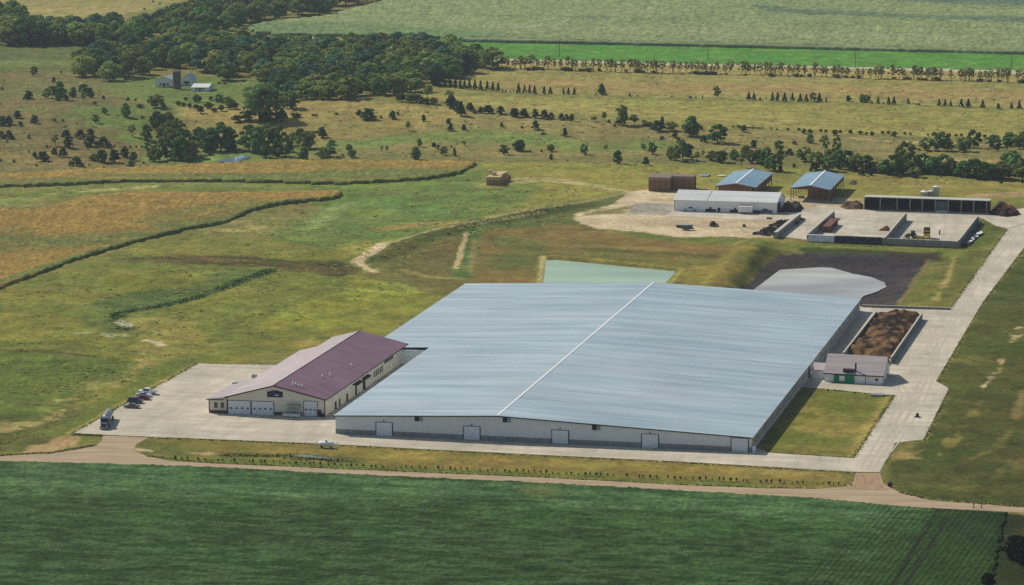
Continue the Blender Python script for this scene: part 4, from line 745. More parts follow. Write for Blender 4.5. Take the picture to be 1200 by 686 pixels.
    # openings and long windows down the right-hand wall
    for v0, v1, z0, z1 in ((9, 10.5, 0, 2.4), (13, 14.2, 0, 2.3), (20, 21.4, 0, 2.4), (28.5, 30, 0, 3.6), (36, 38.5, 0, 3.8), (47, 48, 1.6, 3.6), (49, 50, 1.6, 3.6), (51, 52, 1.6, 3.6), (53, 54, 1.6, 3.6), (55, 56, 1.6, 3.6), (58, 67, 3.6, 4.6)):
        b = MB(); side_box(fr, b, Wd, v0, v1, z0 + .02, z1, .07); b.build('side_window' if z0 else 'side_door', M_glass if z0 else M_dark, t)
    for v0, v1 in ((26, 33), (34.5, 41)):
        b = MB(); b.hexa([fr.P(Wd + .05, v0, 3.9), fr.P(Wd + 1.3, v0, 3.5), fr.P(Wd + 1.3, v1, 3.5), fr.P(Wd + .05, v1, 3.9), fr.P(Wd + .05, v0, 4.05), fr.P(Wd + 1.3, v0, 3.65), fr.P(Wd + 1.3, v1, 3.65), fr.P(Wd + .05, v1, 4.05)]); b.build('awning', M_trim, t)
    # roof vents
    for cx, cy in ((343.4, 451), (347, 452), (350.6, 453.2), (354.3, 454.2), (378, 442), (387, 439.6), (412, 428.5)):
        u = None
        for _ in range(1):
            q = fr.uv(cx, cy, 8.2); z = zf(q[0], q[1]); q = fr.uv(cx, cy, z); z = zf(q[0], q[1]); q = fr.uv(cx, cy, z)
        b = MB(); p = fr.P(q[0], q[1], zf(q[0], q[1]) - .1); b.tube(p, (p[0], p[1], p[2] + .8), .22, n=8); b.tube((p[0], p[1], p[2] + .8), (p[0], p[1], p[2] + 1.05), .36, .1, 8); b.build('roof_vent', M_white, t)
    for cx, cy in ((275.5, 444), (298, 438)):
        q = fr.uv(cx, cy, 6.0); b = MB(); fr.box(b, q[0] - .7, q[0] + .7, q[1] - .6, q[1] + .6, zf(q[0], 0) - .4, zf(q[0], 0) + .7); b.build('roof_box', M_steel, t)
    # link to the barn
    b = MB(); fr.box(b, Wd + .02, Wd + 5.5, Ln - 6, Ln - 5.7, 0, 4.6); b.build('link_wall', M_clad, t)
    return fr
PF = parlour()
for i, (cx, cy) in enumerate(((335.3, 488.8), (342, 489.3), (348.6, 489.6))):
    p = plane(cx, cy); t = thing('calf_hutch', f'{["left", "middle", "right"][i]} white tub of the three before the cream building', 'tub', (p[0], p[1], .1), AU, 'white tubs by the gable wall')
    b = MB(); b.prism([(-.75, -.6, .25), (.75, -.6, .25), (.75, .6, .25), (-.75, .6, .25)], [(-.95, -.75, 1.0), (.95, -.75, 1.0), (.95, .75, 1.0), (-.95, .75, 1.0)]); b.build('tub', M_white, t)
    b = MB(); [b.box(x - .06, x + .06, y - .06, y + .06, 0, .25) for x in (-.6, .6) for y in (-.45, .45)]; b.build('stand', M_dark, t)
for cx, cy, r, h, m, lb in ((374.5, 488.6, .5, 1.9, M_dark, 'dark upright cylinder beside the single white garage door'), (378.5, 489.2, .6, 1.0, M_black, 'low black bin at the right corner of the cream gable')):
    p = plane(cx, cy); t = thing('bin', lb, 'bin', (p[0], p[1], .1)); b = MB(); b.lathe([(r * .9, 0), (r, h * .9), (r * .95, h)], 12); b.build('drum', m, t); b = MB(); b.lathe([(r * 1.02, h), (r * .6, h + .15)], 12); b.build('lid', M_steel, t)

# ------------------------------------------------------------------ small plum-roofed shed by the bunker
def pump_shed():
    o = plane(966.2, 447.7); r = plane(1033.8, 451.6); fr = Fr(o, math.atan2(r[1] - o[1], r[0] - o[0]), rad(74.9)); Wd = float(np.hypot(*(r - o))); D = 16.5; he, hk = 3.1, 7.4
    t = thing('pump_shed', 'small pale shed with a plum roof and a green front panel', 'shed', fr.o)
    zf = lambda u, v: he + (hk - he) * (v / (D / 2)) if v <= D / 2 else hk - (hk - he) * ((v - D / 2) / (D / 2))
    b = MB(); fr.box(b, 0, Wd, 0, .25, 0, he - .1); fr.box(b, 0, Wd, D - .25, D, 0, he - .1); b.build('front_wall', M_wclad, t)
    b = MB()
    for u in (0, Wd - .25): b.prism([fr.P(u, .26, 0), fr.P(u, D - .26, 0), fr.P(u, D - .26, he - .1), fr.P(u, D / 2, hk - .25), fr.P(u, .26, he - .1)], [fr.P(u + .25, .26, 0), fr.P(u + .25, D - .26, 0), fr.P(u + .25, D - .26, he - .1), fr.P(u + .25, D / 2, hk - .25), fr.P(u + .25, .26, he - .1)])
    b.build('gable_wall', M_clad, t)
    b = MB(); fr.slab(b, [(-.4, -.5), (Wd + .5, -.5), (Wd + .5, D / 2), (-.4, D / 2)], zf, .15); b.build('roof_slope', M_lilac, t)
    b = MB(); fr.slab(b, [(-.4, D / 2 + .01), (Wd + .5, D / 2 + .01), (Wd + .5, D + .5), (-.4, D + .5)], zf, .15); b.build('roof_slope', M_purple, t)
    b = MB(); fr.box(b, -.4, Wd + .5, -.62, -.5, he - .45, he - .1); b.build('eave_trim', M_trim, t)
    U = lambda x, y: fr.uz(x, y)
    u0 = U(978.7, 445)[0]; u1 = U(1000, 445)[0]; b = MB(); pane_box(fr, b, (u0 + u1) / 2, -.01, .02, he - .12, u1 - u0 + .6, .6); gp = b.build('green_panel', M_green, t)
    uu = U(987, 445)[0]; b = MB(); pane_box(fr, b, uu, -.62, .7, 2.4, 1.7, .03); b.build('window', M_white, gp)
    uu = U(1014, 446)[0]; b = MB(); pane_box(fr, b, uu, -.005, .1, he - .4, .14, .06); b.build('downpipe', M_trim, t)
    uu = U(1018, 447)[0]; b = MB(); pane_box(fr, b, uu, -.005, .05, 2.2, 1.1, .06); b.build('door', M_white, t)
    uu = U(1027.3, 446)[0]; b = MB(); pane_box(fr, b, uu, -.005, 1.2, 2.1, .9, .06); b.build('window', M_glass, t)
    b = MB(); side_box(fr, b, Wd, 11, 13, .1, 3.4, .07); b.build('gable_window', M_glass, t)
    u0 = U(987.5, 437)[0]; u1 = U(999.5, 437)[0]; b = MB(); fr.box(b, u0, u1, .4, 2.0, he - .1, he + 1.2); b.build('condenser', mat('dark unit', (58, 44, 42), scale=1), t)
    u2 = U(1002, 437)[0]; b = MB(); b.tube(fr.P(u2, 1.2, he), fr.P(u2, 1.2, he + 3.0), .28, n=8); b.tube(fr.P(u1, 1.2, he + .9), fr.P(u2, 1.2, he + .9), .2, n=8); b.tube(fr.P(u2, 1.2, he + 3.0), fr.P(u2, 1.2, he + 3.2), .4, .3, 8); b.build('stovepipe', M_trim, t)
    b = MB(); fr.box(b, -4.6, -.02, 3.2, 8, 0, 3.0); an = b.build('link_annex', M_clad, t)
    b = MB(); fr.slab(b, [(-4.7, 2.9), (-.42, 2.9), (-.42, 8.3), (-4.7, 8.3)], lambda u, v: 3.05 + (v - 2.9) * .22, .12); b.build('annex_roof', M_lilac, an)
    return fr
PS = pump_shed()
p = plane(1028, 464); t = thing('pit_cover', 'low concrete pit box on the grass edge before the small plum shed', 'pit', (p[0], p[1], 0), AU)
b = MB(); b.box(-1.9, 1.9, -1.2, 1.2, 0, .55); b.build('pit_wall', M_conc, t); b = MB(); b.box(-.9, 1.5, -.8, .8, .55, .62); b.build('lid', M_concd, t)

# ------------------------------------------------------------------ manure bunker
def wall_thing(name, label, cat, pts, h, th=.35, m=None, top=None, group=None, zt=True):
    """pts: photo pixels of the top edge ends"""
    a = plane(*pts[0], h); b_ = plane(*pts[1], h); d = b_ - a; L = float(np.hypot(*d)); rz = math.atan2(d[1], d[0])
    t = thing(name, label, cat, (a[0], a[1], 0), rz, group)
    b = MB(); b.box(0, L, -th / 2, th / 2, 0, h); b.build('wall', m or M_conc, t)
    b = MB(); k = 0
    while k * 3.0 + .3 < L: b.box(k * 3.0 + .1, k * 3.0 + .4, -th / 2 - .18, th / 2 + .18, 0, h * .85); k += 1
    b.build('buttress', M_concd, t)['kind'] = 'stuff'
    c = MB(); c.box(-.05, L + .05, -th / 2 - .08, th / 2 + .08, h, h + .12); c.build('cap', mat('pale cap', (190, 184, 170), scale=1), t)
    return t
wall_thing('bunker_wall', 'concrete wall left of the brown manure heap', 'wall', ((1027, 364.5), (988.4, 413.5)), 2.2)
wall_thing('bunker_wall', 'concrete wall right of the brown manure heap', 'wall', ((1080, 367.5), (1044.3, 419)), 2.2)
wall_thing('kerb_wall', 'low dark wall along the north edge of the concrete drive', 'wall', ((1010.5, 357.6), (1114.5, 360.9)), .8, .35, M_concd)
def heap(name, label, cat, pxs, h, c1, c2, amp=.5, seed=0, res=.6, soft=2.5, sc=3.0, kind=None):
    P = [plane(*p) for p in dense(pxs, True, 3)]; P = np.array(P); c = P.mean(0)
    lo, hi = P.min(0) - .5, P.max(0) + .5; nx = int((hi[0] - lo[0]) / res) + 2; ny = int((hi[1] - lo[1]) / res) + 2
    X, Y = np.meshgrid(np.linspace(lo[0], hi[0], nx), np.linspace(lo[1], hi[1], ny)); x, y = X.ravel(), Y.ravel()
    d = sdist(P, x, y); z = h * sstep(-.1, soft, d) * (.15 + 1.3 * fbm(x, y, 4, seed, 2)) + sstep(0, 1, d) * amp * ((fbm(x, y, sc, seed + 4, 3) - .35) * 2)
    z = np.maximum(z, 0); z[d < -.2] = -.2
    i = np.arange(nx * ny).reshape(ny, nx); f = np.stack([i[:-1, :-1], i[:-1, 1:], i[1:, 1:], i[1:, :-1]], -1).reshape(-1, 4); keep = (d[f] > -.9).any(1); f = f[keep]
    tt = sstep(.35, .65, fbm(x, y, sc * 1.4, seed + 9, 3))[:, None]; cl = np.array(lin(c1)) * tt + np.array(lin(c2)) * (1 - tt); cl = cl * (.75 + .5 * np.random.rand(len(x), 1))
    o = np_mesh(name, np.stack([x - c[0], y - c[1], z], -1), f, attr_mat('heaped stuff', 1.5, .4, .3, .3, bump_h=.2), cl); o.location = (c[0], c[1], .1)
    tag(o, label, cat); return o
heap('manure_heap', 'heaped brown manure filling the walled bunker', 'heap', [(1027, 367), (1078, 369), (1043, 421), (990, 415)], 1.3, (118, 92, 62), (54, 43, 36), 1.5, 3, .55, 3, 3.5)
heap('scrap_heap', 'dark brown scrap heap right of the long black-fronted shed', 'heap', [(1159, 252), (1164, 243), (1178, 240), (1198, 252), (1180, 255)], 1.7, (98, 66, 54), (50, 38, 36), 1.6, 11, .5, 3, 2)
heap('brush_heap', 'low brushwood heap left of the long black-fronted shed', 'heap', [(984, 243), (990, 239), (1011, 239), (1011, 246), (992, 246)], 1.2, (112, 92, 70), (70, 58, 46), 1.2, 12, .5, 2, 2)
heap('rubbish_heap', 'dark heap beside the right end of the white machine shed', 'heap', [(914, 249), (916, 242), (930, 239), (941, 243), (938, 249)], 1.5, (72, 62, 58), (40, 36, 38), 1.6, 13, .5, 2, 1.8)
heap('silage_heap', 'small brown heap of feed beside the middle bunker wall', 'heap', [(1029, 271), (1034, 267.5), (1043, 268), (1042, 271.5)], .8, (126, 88, 54), (90, 62, 42), .6, 14, .4, 1.2, 1.5)
heap('soil_heap', 'low brown heap against the left bunker wall end', 'heap', [(935, 258), (938, 256), (945, 257), (942, 259)], .7, (120, 96, 66), (90, 72, 50), .4, 15, .4, 1.2, 1.5)
heap('earth_mound', 'low dark mound on dry grass right of the open hay sheds', 'mound', [(994, 216), (998, 213), (1004, 213.5), (1003, 217)], 1.0, (92, 84, 66), (74, 68, 54), .5, 16, .5, 1.5, 1.5)

# ------------------------------------------------------------------ upper yard: white machine shed
def white_shed():
    o = plane(790.2, 247.2); r = plane(909.6, 250.8); fr = Fr(o, math.atan2(r[1] - o[1], r[0] - o[0]), rad(71)); Wd = float(np.hypot(*(r - o))); D = 15; he, hk = 5.0, 8.0
    t = thing('machine_shed', 'long white gabled machine shed in the upper yard', 'shed', fr.o); zf = lambda u, v: he + (hk - he) * (v / (D / 2)) if v <= D / 2 else hk - (hk - he) * ((v - D / 2) / (D / 2))
    b = MB(); fr.box(b, 0, Wd, 0, .25, 0, he - .1); fr.box(b, 0, Wd, D - .25, D, 0, he - .1); b.build('front_wall', M_wclad, t)
    b = MB()
    for u in (0, Wd - .25): b.prism([fr.P(u, .26, 0), fr.P(u, D - .26, 0), fr.P(u, D - .26, he - .1), fr.P(u, D / 2, hk - .25), fr.P(u, .26, he - .1)], [fr.P(u + .25, .26, 0), fr.P(u + .25, D - .26, 0), fr.P(u + .25, D - .26, he - .1), fr.P(u + .25, D / 2, hk - .25), fr.P(u + .25, .26, he - .1)])
    b.build('gable_wall', M_wclad, t)
    us = Wd * .325
    for a, c in ((-.4, us - .12), (us + .12, Wd + .4)):
        b = MB(); fr.slab(b, [(a, -.5), (c, -.5), (c, D / 2), (a, D / 2)], zf, .15); b.build('roof_slope', M_whiteroof, t)
    b = MB(); fr.slab(b, [(-.4, D / 2 + .01), (Wd + .4, D / 2 + .01), (Wd + .4, D + .5), (-.4, D + .5)], zf, .15); b.build('roof_slope', M_whiteroof, t)
    b = MB(); fr.slab(b, [(us - .12, -.5), (us + .12, -.5), (us + .12, D / 2), (us - .12, D / 2)], lambda u, v: zf(u, v) - .05, .1); b.build('roof_seam', M_trim, t)
    U = lambda x, y: fr.uz(x, y)
    for x0, x1, y1 in ((826.5, 839, 246.5), (855.3, 865, 247.5), (881.5, 892, 248.5)):
        u0, z = U(x0, y1); u1, _ = U(x1, y1); b = MB(); fr.box(b, u0, u1, -.06, .05, .05, 1.2); b.build('low_opening', M_dark, t)
    for cx, cy in ((832.5, 244), (861.5, 245)):
        u, z = U(cx, cy); b = MB(); pane_box(fr, b, u, 0, z - .45, z + .45, 1.0, .07); b.build('window', M_glass, t)
    u, z = U(842.5, 248); b = MB(); pane_box(fr, b, u, 0, .05, 1.9, 1.2, .07); b.build('door', M_dark, t)
    for cx in (846.5, 850.2, 853.5):
        u, z = U(cx, 245); b = MB(); pane_box(fr, b, u, 0, z - .4, z + .3, .8, .06); b.build('wall_light', M_white, t)
    b = MB(); side_box(fr, b, Wd, 2.0, 7.5, .05, 4.2, .06); b.build('end_door', M_dark, t)
    b = MB(); fr.box(b, -.08, .1, -.04, 0, 0, he - .3); b.build('corner_trim', M_trim, t)
    return fr
WS = white_shed()

# ------------------------------------------------------------------ two open hay sheds
def pole_shed(label, lf, rf_, lb, rb, ridge, he, hk, closed):
    """corner eave pixels: left-front, right-front, left-back, right-back"""
    o = plane(*lf, he); r = plane(*rf_, he); lbk = plane(*lb, he); fr = Fr(o, math.atan2(r[1] - o[1], r[0] - o[0]), math.atan2(lbk[1] - o[1], lbk[0] - o[0]))
    Wd = float(np.hypot(*(r - o))); D = float(np.hypot(*(lbk - o))); R = fr.uv(*ridge, hk)[0]
    zf = lambda u, v: hk - (R - u) * (hk - he) / R if u <= R else hk - (u - R) * (hk - he) / (Wd - R)
    t = thing('hay_shed', label, 'shed', fr.o)
    b = MB(); fr.slab(b, [(-.3, -.3), (R - .35, -.3), (R - .35, D + .3), (-.3, D + .3)], zf, .2); b.build('roof_slope', M_blue, t)
    b = MB(); fr.slab(b, [(R + .35, -.3), (Wd + .3, -.3), (Wd + .3, D + .3), (R + .35, D + .3)], zf, .2); b.build('roof_slope', M_blue, t)
    b = MB(); b.prism([fr.P(R - .5, -.35, hk - .1), fr.P(R + .5, -.35, hk - .1), fr.P(R + .4, -.35, hk + .12), fr.P(R - .4, -.35, hk + .12)], [fr.P(R - .5, D + .35, hk - .1), fr.P(R + .5, D + .35, hk - .1), fr.P(R + .4, D + .35, hk + .12), fr.P(R - .4, D + .35, hk + .12)]); b.build('ridge_cap', M_ridge, t)
    n = 7
    for k in range(n):
        for u in (.2, Wd - .2):
            b = MB(); v = .2 + (D - .4) * k / (n - 1); fr.box(b, u - .16, u + .16, v - .16, v + .16, 0, he - .2); b.build('post', M_post, t)
    for v in (.2, D - .2):
        b = MB(); b.prism([fr.P(.1, v - .1, he - .55), fr.P(Wd - .1, v - .1, he - .55), fr.P(Wd - .1, v - .1, he - .22), fr.P(R, v - .1, hk - .24), fr.P(.1, v - .1, he - .22)], [fr.P(.1, v + .1, he - .55), fr.P(Wd - .1, v + .1, he - .55), fr.P(Wd - .1, v + .1, he - .22), fr.P(R, v + .1, hk - .24), fr.P(.1, v + .1, he - .22)]); b.build('gable_truss', mat('brown boarding', (112, 76, 64), scale=.8), t)
    b = MB(); fr.box(b, Wd - .12, Wd - .02, .5, D - .5, he - 2.0 if not closed else he * .45, he - .3); b.build('side_boarding', mat('brown boarding', (112, 76, 64)), t)
    return fr, Wd, D
S1 = pole_shed('left open hay shed with a blue-grey roof behind the white shed', (838.7, 217.7), (885.4, 219.4), (859.7, 201.2), (906.2, 202.3), (862.7, 214.6), 5.6, 7.0, True)
S2 = pole_shed('right open hay shed with a blue-grey roof on bare posts', (926.5, 220), (972.4, 222.4), (944.5, 203.2), (990.2, 205.8), (949.7, 217.0), 5.8, 7.3, False)
# bales
def bale(m, dims, rz=0.0):
    o = MB(); x, y, z = dims; e = .06
    o.prism([(-x / 2 + e, -y / 2, 0), (x / 2 - e, -y / 2, 0), (x / 2, -y / 2 + e, 0), (x / 2, y / 2 - e, 0), (x / 2 - e, y / 2, 0), (-x / 2 + e, y / 2, 0), (-x / 2, y / 2 - e, 0), (-x / 2, -y / 2 + e, 0)],
            [(-x / 2 + e, -y / 2, z), (x / 2 - e, -y / 2, z), (x / 2, -y / 2 + e, z), (x / 2, y / 2 - e, z), (x / 2 - e, y / 2, z), (-x / 2 + e, y / 2, z), (-x / 2, y / 2 - e, z), (-x / 2, -y / 2 + e, z)])
    return o.build('hay_bale', m)
_proto = {}
def put_bales(fr, u0, v0, nu, nv, nz, dims, m, label, group, drop=(), zbase=0.0, gap=.08, top=None):
    x, y, z = dims; au = math.atan2(fr.u[1], fr.u[0])
    for k in range(nz):
        for i in range(nu):
            for j in range(nv):
                if (j not in (0,) and i not in (0, nu - 1) and k != nz - 1): continue      # wholly inside the stack
                if (i, j, k) in drop: continue
                mm = top if (top and k == nz - 1) else m; key = (mm.name, dims)
                if key not in _proto: o = _proto[key] = bale(mm, dims)
                else: o = _proto[key].copy(); COL.objects.link(o)
                p = fr.P(u0 + (i + .5) * (x + gap), v0 + (j + .5) * (y + gap)); o.location = (fr.o[0] + p[0], fr.o[1] + p[1], zbase + k * z)
                o.rotation_euler = (0, 0, au + random.uniform(-.03, .03)); tag(o, label, 'hay bale', group)
f, Wd, D = S1; put_bales(f, .8, 1.2, int((Wd - 1.4) / 2.45), 5, 5, (2.4, 2.4, 1.0), M_bale, 'big brown bale stacked under the left open shed roof', 'bales in the left open shed')
f, Wd, D = S2; put_bales(f, Wd * .36, 9, 4, 6, 4, (2.4, 2.4, 1.1), M_bale, 'big brown bale stacked under the right open shed roof', 'bales in the right open shed')
put_bales(f, 2.2, 8, 1, 1, 1, (2.2, 1.8, 1.0), M_bale, 'single brown bale lying beside the left posts of the right open shed', None)
fb = Fr(plane(759.5, 224.2), rad(-9), rad(78)); fb2 = Fr(plane(784.5, 226.3), rad(-9), rad(78))
put_bales(fb, 0, 0, 4, 5, 5, (2.35, 2.4, 1.25), M_bale, 'brown bale in the left tier of the big weathered stack', 'bales in the left tier of the big stack', top=M_bale2)
put_bales(fb, 9.9, 4.6, 4, 3, 5, (2.35, 2.4, 1.25), M_bale, 'brown bale in the set-back right tier of the big stack', 'bales in the right tier of the big stack', top=M_bale2)
fr3 = Fr(at(569, 217.4), rad(-4), rad(72))
put_bales(fr3, 0, 0, 4, 7, 3, (1.5, 2.4, 1.4), mat('meadow bale', (196, 160, 106), scale=.8, rgb2=(140, 108, 76), rough=1, bump_h=.1), 'bale in the small stack out on the mown meadow', 'bales in the meadow stack', drop=[(3, 3, 2), (3, 4, 2), (3, 2, 2), (3, 5, 2), (3, 6, 2)], zbase=at(577, 214)[2] - .2, top=M_paleb)
for cx, cy, zb, lb in ((575.5, 203.0, 4.2, 'topmost pale bale on the meadow stack'), (579, 205.5, 4.2, 'second pale bale on top of the meadow stack'), (586.5, 212, 0, 'pale bale leaning at the right side of the meadow stack'), (588, 208, 0, 'pale bale at the far right of the meadow stack')):
    key = 'pale'; o = bale(M_paleb, (2.2, 1.9, 1.5)); p = plane(cx, cy, zb) if zb else at(cx, cy)[:2]; o.location = (p[0], p[1], zb - .05 + (at(577, 214)[2] - .2 if zb else hgt(p[0], p[1]))); o.rotation_euler = (0, 0, random.uniform(-.5, .5)); tag(o, lb, 'hay bale')

# ------------------------------------------------------------------ long black-fronted commodity shed
def bay_shed():
    o = plane(1012.6, 246); r = plane(1158.8, 251.0); fr = Fr(o, math.atan2(r[1] - o[1], r[0] - o[0]), rad(76)); Wd = float(np.hypot(*(r - o))); D = 9.0; hf, hb = 5.7, 5.0
    t = thing('commodity_shed', 'long black-fronted feed shed of open bays in the upper yard', 'shed', fr.o); zf = lambda u, v: hf - (hf - hb) * v / D
    b = MB(); fr.slab(b, [(-.3, -.9), (Wd + .3, -.9), (Wd + .3, D + .3), (-.3, D + .3)], lambda u, v: zf(u, v) + .05, .25); b.build('roof', mat('pale shed roof', (186, 184, 172), scale=.5), t)
    b = MB(); fr.box(b, 0, Wd, D - .3, D, 0, hb - .25); b.build('back_wall', mat('dark boards', (62, 58, 58), scale=.8), t)
    b = MB(); fr.box(b, 0, .3, 0, D - .31, 0, hb - .25); fr.box(b, Wd - .3, Wd, 0, D - .31, 0, hb - .25); b.build('end_wall', mat('dark boards', (62, 58, 58)), t)
    us = []
    for cx in (1031.3, 1051.1, 1066.2, 1080.5, 1095.9, 1111.1, 1126.1, 1140.8, 1156):
        u, z = fr.uz(cx, 247.5); us.append(u); b = MB(); fr.box(b, u - .22, u + .22, -.02, .4, 0, hf - .3); b.build('post', mat('pale post', (150, 146, 136), scale=1), t)
        b = MB(); fr.box(b, u - .1, u + .1, .41, D - .31, 0, 3.6); b.build('bay_divider', mat('dark boards', (62, 58, 58)), t)
    b = MB(); fr.box(b, us[4] + .25, us[5] - .25, .6, .75, .6, 4.6); b.build('bay_panel', mat('grey bay panel', (92, 102, 104), scale=.6), t)
    b = MB(); fr.box(b, us[4] + .25, us[5] - .25, .2, .5, .1, .6); b.build('bay_sill', M_white, t)
    for k, (a, c) in enumerate(zip(us[:-1], us[1:])):
        if k in (0, 7):
            q = MB(); q.prism([fr.P(a + .3, 3, .1), fr.P(c - .3, 3, .1), fr.P(c - .3, D - .4, .1), fr.P(a + .3, D - .4, .1)], [fr.P(a + .6, 5.5, 2), fr.P(c - .6, 5.5, 2), fr.P(c - .3, D - .4, 2.9), fr.P(a + .3, D - .4, 2.9)]); q.build('feed_pile', mat('brown feed', (112, 82, 58), scale=1), t)
    return fr
BS = bay_shed()
def bin_thing(cx, cy, r, h, label, cone):
    p = plane(cx, cy); t = thing('feed_bin', label, 'feed bin', (p[0], p[1], 0), 0, 'white feed bins')
    b = MB(); b.lathe([(r, .8), (r, h), (r * 1.02, h + .02)], 18); b.build('shell', mat('white bin', (220, 222, 218), scale=.6, var=.06, rough=.4), t, True)
    b = MB(); b.lathe([(r * 1.03, h + .02), (r * .25, h + cone), (r * .25, h + cone + .25), (.02, h + cone + .4)], 18); b.build('cone_top', M_white, t)
    b = MB(); [b.tube((r * .8 * math.cos(a), r * .8 * math.sin(a), 0), (r * .8 * math.cos(a), r * .8 * math.sin(a), 1), .1, n=6) for a in (0.5, 2.1, 3.7, 5.2)]; b.build('legs', M_steel, t)['kind'] = 'stuff'
bin_thing(1083, 236, 1.75, 4.2, 'leftmost of three white bins behind the black-fronted shed', .5)
bin_thing(1090.5, 235.6, 1.15, 4.3, 'narrow middle white bin behind the black-fronted shed', .4)
bin_thing(1096.6, 236, 1.5, 6.4, 'tallest white bin, right of the three behind the shed', .25)

# ------------------------------------------------------------------ bunker silo walls
wall_thing('bunker_wall', 'short concrete bunker wall beside the heap of tyres', 'wall', ((936.4, 250.5), (908.8, 272.5)), 2.6, 1.3)
wall_thing('bunker_wall', 'concrete bunker wall beside the long brown bale row', 'wall', ((977.4, 247.5), (946.6, 274)), 2.9, .4)
wall_thing('bunker_wall', 'concrete bunker wall between the two wide empty bunkers', 'wall', ((1061.6, 249.6), (1036.8, 278.7)), 3.2, .4)
wall_thing('bunker_wall', 'concrete bunker wall on the right beside torn plastic sheeting', 'wall', ((1146, 253), (1123.3, 281.8)), 3.0, .4)
wall_thing('bunker_wall', 'front bunker wall under the black and white plastic', 'wall', ((945.4, 275.6), (1036, 279.4)), 2.7, .4)
wall_thing('bunker_wall', 'long front bunker wall before the green tractor', 'wall', ((1037.3, 279.5), (1123, 283.2)), 2.7, .4)
# plastic sheeting draped over the front wall
def drape(label, px0, px1, h, seed, cols, over=1.2):
    a = plane(*px0, h); b_ = plane(*px1, h); d = b_ - a; L = float(np.hypot(*d)); d /= L; nrm = np.array([-d[1], d[0]]); n = max(8, int(L / .35))
    prof = [(-.95, .25), (-.5, 1.2), (-.3, h + .0), (0, h + .28), (.35, h + .1), (over * .7, h - 1.2), (over * 1.4, .25)]
    rs = np.random.RandomState(seed); mb = MB(); vs = []
    for i in range(n + 1):
        s = L * i / n; w = (fbm(np.array([s]), np.array([seed * 7.0]), 3, seed)[0] - .5)
        for k, (q, z) in enumerate(prof):
            jj = rs.rand() - .5; pp = d * s + nrm * (q + jj * .25 * (k not in (2, 3)) + w * .5 * (k in (0, 6))); vs.append((pp[0], pp[1], max(.15, z + w * .5 * (k in (0, 5)) + jj * .12)))
    m = len(prof); fs = []; ms = []
    mb.v = vs
    for i in range(n):
        for k in range(m - 1):
            fs.append([i * m + k, (i + 1) * m + k, (i + 1) * m + k + 1, i * m + k + 1]); ms.append(0 if vnoise(np.array([i * 1.0]), np.array([k * 2.0]), 4, seed)[0] > .5 else 1)
    mb.f = fs; mb.m = ms
    o = mb.build('plastic_sheet', cols, None, True); o.location = (a[0], a[1], .0); sol = o.modifiers.new('thickness', 'SOLIDIFY'); sol.thickness = .04
    return tag(o, label, 'plastic sheet')
M_pw = mat('white plastic', (222, 224, 222), scale=1, var=.08, rough=.4); M_pb = mat('black plastic', (44, 50, 64), scale=1, var=.2, rough=.35)
drape('white plastic sheet over the left end of the front bunker wall', (946, 275.4), (978, 276.9), 2.75, 3, [M_pw, M_pw])
drape('black and white plastic sheet over the middle of the front bunker wall', (979, 276.9), (1034, 279.2), 2.75, 5, [M_pb, M_pb, M_pw])
def torn(label, pts, seed, cols):
    P = np.array([plane(*p) for p in dense(pts, True, 3)]); c = P.mean(0); lo, hi = P.min(0), P.max(0); mb = MB(); idx = {}
    nx, ny = max(6, int((hi[0] - lo[0]) / .45)), max(6, int((hi[1] - lo[1]) / .45))
    X, Y = np.meshgrid(np.linspace(lo[0], hi[0], nx), np.linspace(lo[1], hi[1], ny)); d = sdist(P, X.ravel(), Y.ravel()).reshape(ny, nx); Z = .15 + .9 * fbm(X.ravel(), Y.ravel(), 2.2, seed, 3).reshape(ny, nx)
    for j in range(ny):
        for i in range(nx): mb.v.append((X[j, i] - c[0], Y[j, i] - c[1], Z[j, i]))
    for j in range(ny - 1):
        for i in range(nx - 1):
            if d[j, i] > -.1 and d[j + 1, i + 1] > -.1: mb.f.append([j * nx + i, j * nx + i + 1, (j + 1) * nx + i + 1, (j + 1) * nx + i]); mb.m.append(0 if vnoise(np.array([i * 1.0]), np.array([j * 1.0]), 4, seed)[0] > .45 else 1)
    o = mb.build('plastic_sheet', cols, None, False); o.location = (c[0], c[1], 0); sol = o.modifiers.new('thickness', 'SOLIDIFY'); sol.thickness = .04; return tag(o, label, 'plastic sheet')
torn('crumpled white plastic lying on grass outside the right bunker wall', [(1131, 288), (1136, 282), (1142, 276), (1150, 272), (1153, 274.5), (1145, 279), (1139, 285), (1135, 289)], 3, [M_pw, M_pb])
torn('crumpled black plastic heaped against the right bunker wall', [(1124, 289), (1134, 275), (1147, 259), (1150, 262), (1140, 275), (1131, 287)], 8, [M_pb, M_pb, M_pw])
# long bale row beside the second wall
fr4 = Fr(plane(963.5, 272.8), rad(-9), math.atan2(*(plane(979.5, 257.5) - plane(963.5, 272.8))[::-1]))
put_bales(fr4, 0, 0, 2, 8, 2, (1.5, 2.4, 1.25), mat('red brown bale', (132, 92, 78), scale=.8, rgb2=(104, 70, 60), rough=1, bump_h=.1), 'red-brown bale in the long row between bunker walls', 'bales in the row between bunker walls', zbase=.1)

